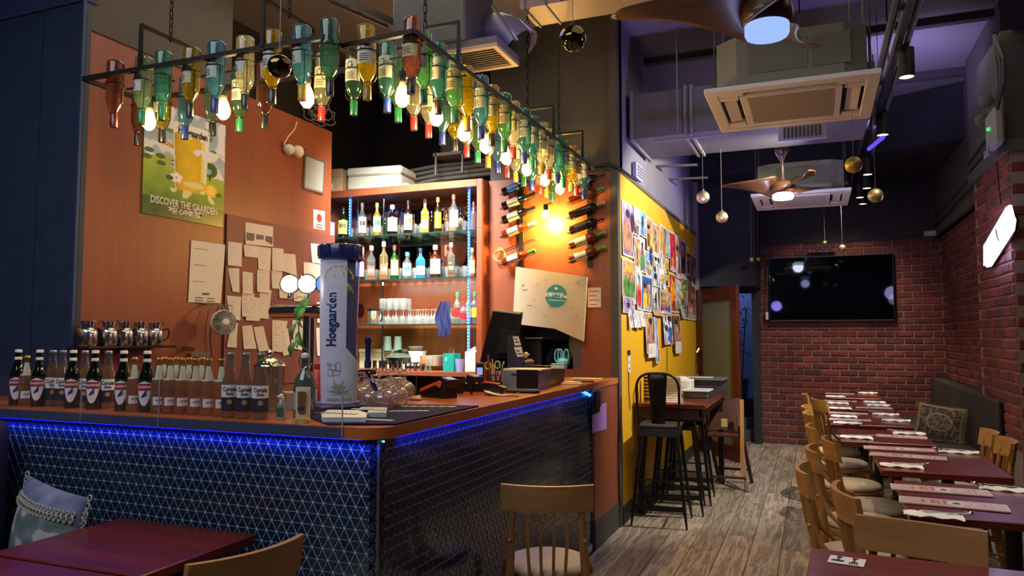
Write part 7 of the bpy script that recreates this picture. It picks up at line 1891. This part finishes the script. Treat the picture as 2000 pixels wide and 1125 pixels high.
fan(-.24, 7.35, 2.78, (184, 33, 293), 'wooden ceiling fan with a bright light before the far air conditioner', .56, 7, 'c8d4ff')
light('fan_light_near', 'POINT', (-.16, 3.36, 2.70), 2.2, (.5, .55, 1.0), soft=.09)
light('fan_light_far', 'POINT', (-.24, 7.35, 2.74), 7, (.75, .8, 1.0), soft=.09)
# violet uplight glow on ceiling around the far fans
light('violet_uplight', 'SPOT', (.6, 7.2, 3.35), 130, (.5, .42, 1.0), spot=120, blend=1, target=(.75, 7.6, 4.1), soft=.1)
light('violet_duct_light', 'SPOT', (-.7, 5.7, 2.1), 75, (.34, .26, 1.0), spot=130, blend=1, target=(-.6, 6.5, 3.3), soft=.1)
light('violet_wall_light', 'POINT', (-.9, 8.6, 3.2), 8, (.36, .28, 1.0), soft=.1)
# ducts
GA = mat('7c7a74', .55, .2)
def duct(name, a, b_, m, label, cat='duct'):
    a, b_ = Vector(a), Vector(b_); c = (a + b_) / 2
    t = thing(name, label, cat, c); obj('duct_body', MB().cbox(a - c, b_ - c, .004), m, t); return t, c
t, c = duct('air_duct', (-1.56, 3.95, 3.42), (2.9, 4.22, 3.62), mat('8e7e78', .5, noise_=.04, nscale=4), 'long pale duct crossing under the ceiling near the viewer')
for x in (-1.53, -1.40): obj('flange', MB().cbox((x - .007 - c.x, -.148, -.109), (x + .007 - c.x, .148, .109), .003), GA, t)
for x in (-1.3, .2): obj('hanger_strap', MB().tube([(x - c.x, -.14, -.1), (x - c.x, -.14, 4.14 - c.z)], .006, 5), IRON, t)
t, c = duct('main_duct', (-1.43, 6.15, 3.17), (.43, 6.9, 3.56), mat('5a5856', .6, noise_=.05), 'wide rectangular duct lit violet underneath behind the near air conditioner')
for x in (-1.40, -.95, -.9): obj('flange', MB().cbox((x - .012 - c.x, -.40, -.215), (x + .012 - c.x, .40, .215), .003), GA, t)
obj('bracket_bar', MB().tube([(-1.2 - c.x, -.46, -.25), (-.6 - c.x, -.46, -.25)], .015, 4).tube([(-1.0 - c.x, -.46, -.25), (-1.0 - c.x, -.46, .7)], .006, 5), GA, t)
# white block grille
g = onZ(1567, 258, 3.0)
t = thing('supply_grille', 'small white slatted air grille hanging behind the near air conditioner', 'grille', g); obj('grille_frame', MB().cbox((-.17, -.02, -.06), (.17, .02, .06), .004), mat('8f8ca8', .5), t)
for k in range(10): obj('slat', MB().box((-.13 + .027 * k, -.025, -.04), (-.116 + .027 * k, -.02, .04)), mat('2c2a36'), t)
obj('hanger_rod', MB().tube([(0, 0, .06), (0, 0, 1.1)], .006, 5), IRON, t)
# diffuser with elbow
t = thing('air_diffuser', 'square slatted air diffuser box under a round violet-lit elbow duct', 'diffuser', (-1.79, 3.84, 3.1))
obj('diffuser_frame', MB().box((-.20, -.17, 0), (.20, -.14, .02)).box((-.20, .14, 0), (.20, .17, .02)).box((-.20, -.14, 0), (-.17, .14, .02)).box((.17, -.14, 0), (.20, .14, .02)), mat('a8927c', .5), t)
for k in range(9): obj('slat', MB().prism([(-.14 + .031 * k, .002), (-.122 + .031 * k, .014), (-.118 + .031 * k, .014), (-.136 + .031 * k, .002)], 'x', -.17, .17), mat('a49484', .5), t)
obj('diffuser_box', MB().box((-.2, -.17, .02), (.2, .17, .06)).cbox((-.45, -.2, .06), (.02, .2, .5), .01), mat('58585a', .5, .2), t)
eb = [(.26 - .22 * (1 - math.cos(k * PI / 20)), .06, .08 + .30 * math.sin(k * PI / 20)) for k in range(11)]
obj('elbow_duct', MB().tube([(-.06, .2, .24), (.06, .2, .23), (.15, .2, .19), (.20, .2, .13)], .125, 24, cap=False).mesh('e', 50), mat('9a90b0', .35, .5), t); obj('duct_mouth', MB().tube([(.185, .2, .14), (.196, .2, .135)], .12, 24), mat('141418', .8), t)
light('elbow_violet', 'POINT', (-1.35, 3.55, 3.15), 1.6, (.3, .22, 1), soft=.05)
# strut channels
def strut(name, a, b_, label, holes=False, w_=.021):
    a, b_ = Vector(a), Vector(b_); t = thing(name, label, 'channel', a)
    d_ = b_ - a; n_ = int(d_.length / .09)
    obj('channel_bar', MB().tube([(0, 0, 0), d_], w_ * 1.3, 4), mat('5c5a54', .5, .5), t)
    if holes:
        hm = MB()
        for k in range(1, n_): q = d_ * (k / n_); hm.box((q.x - .008, q.y - .018, q.z - w_ * 1.0), (q.x + .008, q.y + .018, q.z - w_ * .92))
        obj('slot_row', hm, mat('0c0b0a'), t)
    return t
a_ = onZ(640, 0, 3.35); b1 = onZ(800, 58, 3.35)
strut('strut_channel', onZ(650, -8, 3.4), onZ(778, 52, 3.4), 'slotted steel channel above the rack corner', True, .024)
strut('strut_channel', onZ(618, -8, 3.38), onZ(757, 52, 3.38), 'plain steel channel left of the slotted one', False, .012)
strut('strut_channel', atd(962, 12, 3.9), atd(1010, 80, 3.75), 'twin steel channel crossing beside the round elbow duct', False, .007)
strut('strut_channel', atd(980, 6, 3.9), atd(1040, 66, 3.78), 'short steel channel clamped to the pale duct', False, .007)
for i, (px, y0_, y1_, dep) in enumerate(((1407, 0, 180, 5.4), (1345, 150, 260, 5.8), (1372, 285, 340, 7.2))):
    pass
# rods and small bars on the violet wall
for i, (a, b_) in enumerate((((1283, 325), (1362, 322)), ((1308, 350), (1382, 347)), ((1372, 384), (1408, 383)))):
    p0 = onX(a[0], a[1], -1.44); q = onY(b_[0], b_[1], p0.y)
    strut('wall_bracket', p0, (q.x, p0.y, q.z), 'grey metal bracket arm on the violet wall, ' + ['top', 'middle', 'lowest'][i] + ' of three', False, .012)
t = thing('wall_vent', 'small white louvred box on the violet wall above the yellow panel', 'vent', onX(1241, 337, -1.44)); obj('vent_body', MB().cbox((0, -.12, -.07), (.04, .12, .07), .005), mat('a8a6b8', .5), t)
for k in range(4): obj('louvre', MB().box((.04, -.1, -.05 + .028 * k), (.044, .1, -.035 + .028 * k)), mat('5a5868'), t)
tag(obj('wall_cable', MB().tube([onY(1150, 332, 5.76), onY(1165, 325, 5.76), onY(1192, 322, 5.76), onY(1212, 330, 5.76)], .014, 6).tube([onX(1213, 331, -1.42), onX(1232, 345, -1.42), onX(1243, 352, -1.42)], .012, 6), BLACKM), 'black cable bundle over the top edge of the wine wall', 'cable')
# track with spots
tr = thing('lighting_track', 'black ceiling cable track running the length of the dining side', 'track', (.575, 7.4, 3.38))
obj('track_bar', MB().box((-.045, -3.1, -.02), (-.005, 3.6, .05)), BLACKM, tr); obj('cable_pipe', MB().tube([(.03, -3.1, .02), (.03, 3.6, .02)], .02, 8), mat('5a5a58', .5), tr); obj('cable_pipe', MB().tube([(-.085, -3.1, .05), (-.085, 3.6, .05)], .024, 8), mat('46443f', .5), tr)
for k in range(5): obj('hanger_rod', MB().tube([(0, -2.6 + 1.4 * k, 0), (0, -2.6 + 1.4 * k, .76)], .006, 5).box((-.1, -2.62 + 1.4 * k, .04), (.06, -2.58 + 1.4 * k, .07)), IRON, tr)
spm = MB().lathe([(.001, .19), (.05, .19), (.05, 0), (.044, 0)], 24).mesh('spot_body', 50); spl = MB().lathe([(.044, .004), (.001, .008)], 24).mesh('lamp_face')
for i, (y, x) in enumerate(((5.35, .60), (6.85, .575), (8.5, .56), (9.3, .60), (9.9, .56), (10.4, .62), (3.4, .6))):
    if i == 6: lab = 'black cylinder spotlight of the track above the foreground tables'
    else: lab = 'black cylinder spotlight on the ceiling track, ' + ORD[i] + ' from the viewer'
    t = thing('track_spotlight', lab, 'spotlight', (x, y, 3.18), 0, 'black spotlights on the ceiling track')
    obj('spot_body', spm, BLACKM, t); obj('lamp_face', spl, emit('fff0c0', 5), t)
    obj('mount_rod', MB().tube([(0, 0, .18), (-.02, 0, .96 if i == 6 else .22)], .01, 6), BLACKM, t)
    light('spot_beam', 'SPOT', (x, y, 3.17), 60 if i != 6 else 45, (1.0, .84, .62), spot=70, blend=.7, target=(x - .12, y + .1, 0), soft=.04)
light('aisle_spot', 'SPOT', (-.3, 5.2, 3.3), 60, (1.0, .86, .66), spot=60, blend=.8, target=(-.55, 5.6, 0), soft=.05)
light('aisle_spot_far', 'SPOT', (-.35, 8.6, 3.3), 60, (1.0, .88, .7), spot=50, blend=.8, target=(-.45, 8.9, 0), soft=.05)
light('brick_wash', 'SPOT', (.3, 9.4, 3.3), 95, (1.0, .8, .6), spot=80, blend=.9, target=(.3, 11, 1.3), soft=.05)
va, vb = onZ(1697, 291, 3.1), onZ(1725, 268, 3.1)
t = thing('violet_tube', 'short violet light tube beside the ceiling track', 'lamp', va)
obj('light_tube', MB().tube([(0, 0, 0), vb - va], .018, 6), emit('5a48e0', 1.2), t)
for q in (va * .8 + vb * .2, va * .2 + vb * .8): obj('hanger_wire', MB().tube([q - va, q - va + Vector((0, 0, 1.05))], .003, 5), BLACKM, t)
# hanging baubles
GLB = mat('b8a878', .42, .9); DKB = mat('6a5a34', .05, 1.0)
def bauble(px, py, rpx, dep, m, label):
    p = atd(px, py, dep); r_ = rpx * dep / F_PX
    t = thing('hanging_ball', label, 'ornament', p, 0, 'gold balls hanging from the ceiling')
    obj('ball', MB().sphere((0, 0, 0), r_, 28, 16).mesh('ball', 180), m, t); obj('cap', MB().lathe([(r_ * .22, r_ * .95), (r_ * .2, r_ * 1.18), (.001, r_ * 1.2)], 12), mat('3a3020', .4, .5), t)
    obj('string', MB().tube([(0, 0, r_ * 1.15), (0, 0, (3.17 if (5.9 < p.y < 6.95 and p.x < .5) else 3.42 if 3.93 < p.y < 4.24 else 4.14) - p.z)], .0018, 4), mat('8a8068'), t)
for a in ((546, 130, 23, 2.28, DKB, 'shiny dark gold mirror ball in front of the upturned bottles'), (1119, 75, 26, 3.3, DKB, 'large clear-gold mirror ball under the pale duct'),
    (1373, 385, 12.5, 6.2, GLB, 'matt gold ball left of the far fan, higher of two'), (1410, 424, 11.5, 6.6, GLB, 'matt gold ball left of the far fan, lower of two'), (1667, 322, 16, 4.6, mat('c0aa50', .45, .8), 'largest matt gold ball right of the far fan'),
    (1710, 382, 14, 5.2, GLB, 'gold ball right of the largest one, lower'), (1645, 485, 7.5, 8.8, GLB, 'small shiny gold ball above the television'), (1611, 474, 5, 9.6, GLB, 'tiny gold ball over the television shelf'),
    (1468, 507, 6, 9.3, GLB, 'tiny gold ball left of the television, left of a pair'), (1481, 506, 5.5, 9.6, GLB, 'tiny gold ball left of the television, right of a pair')):
    bauble(*a)
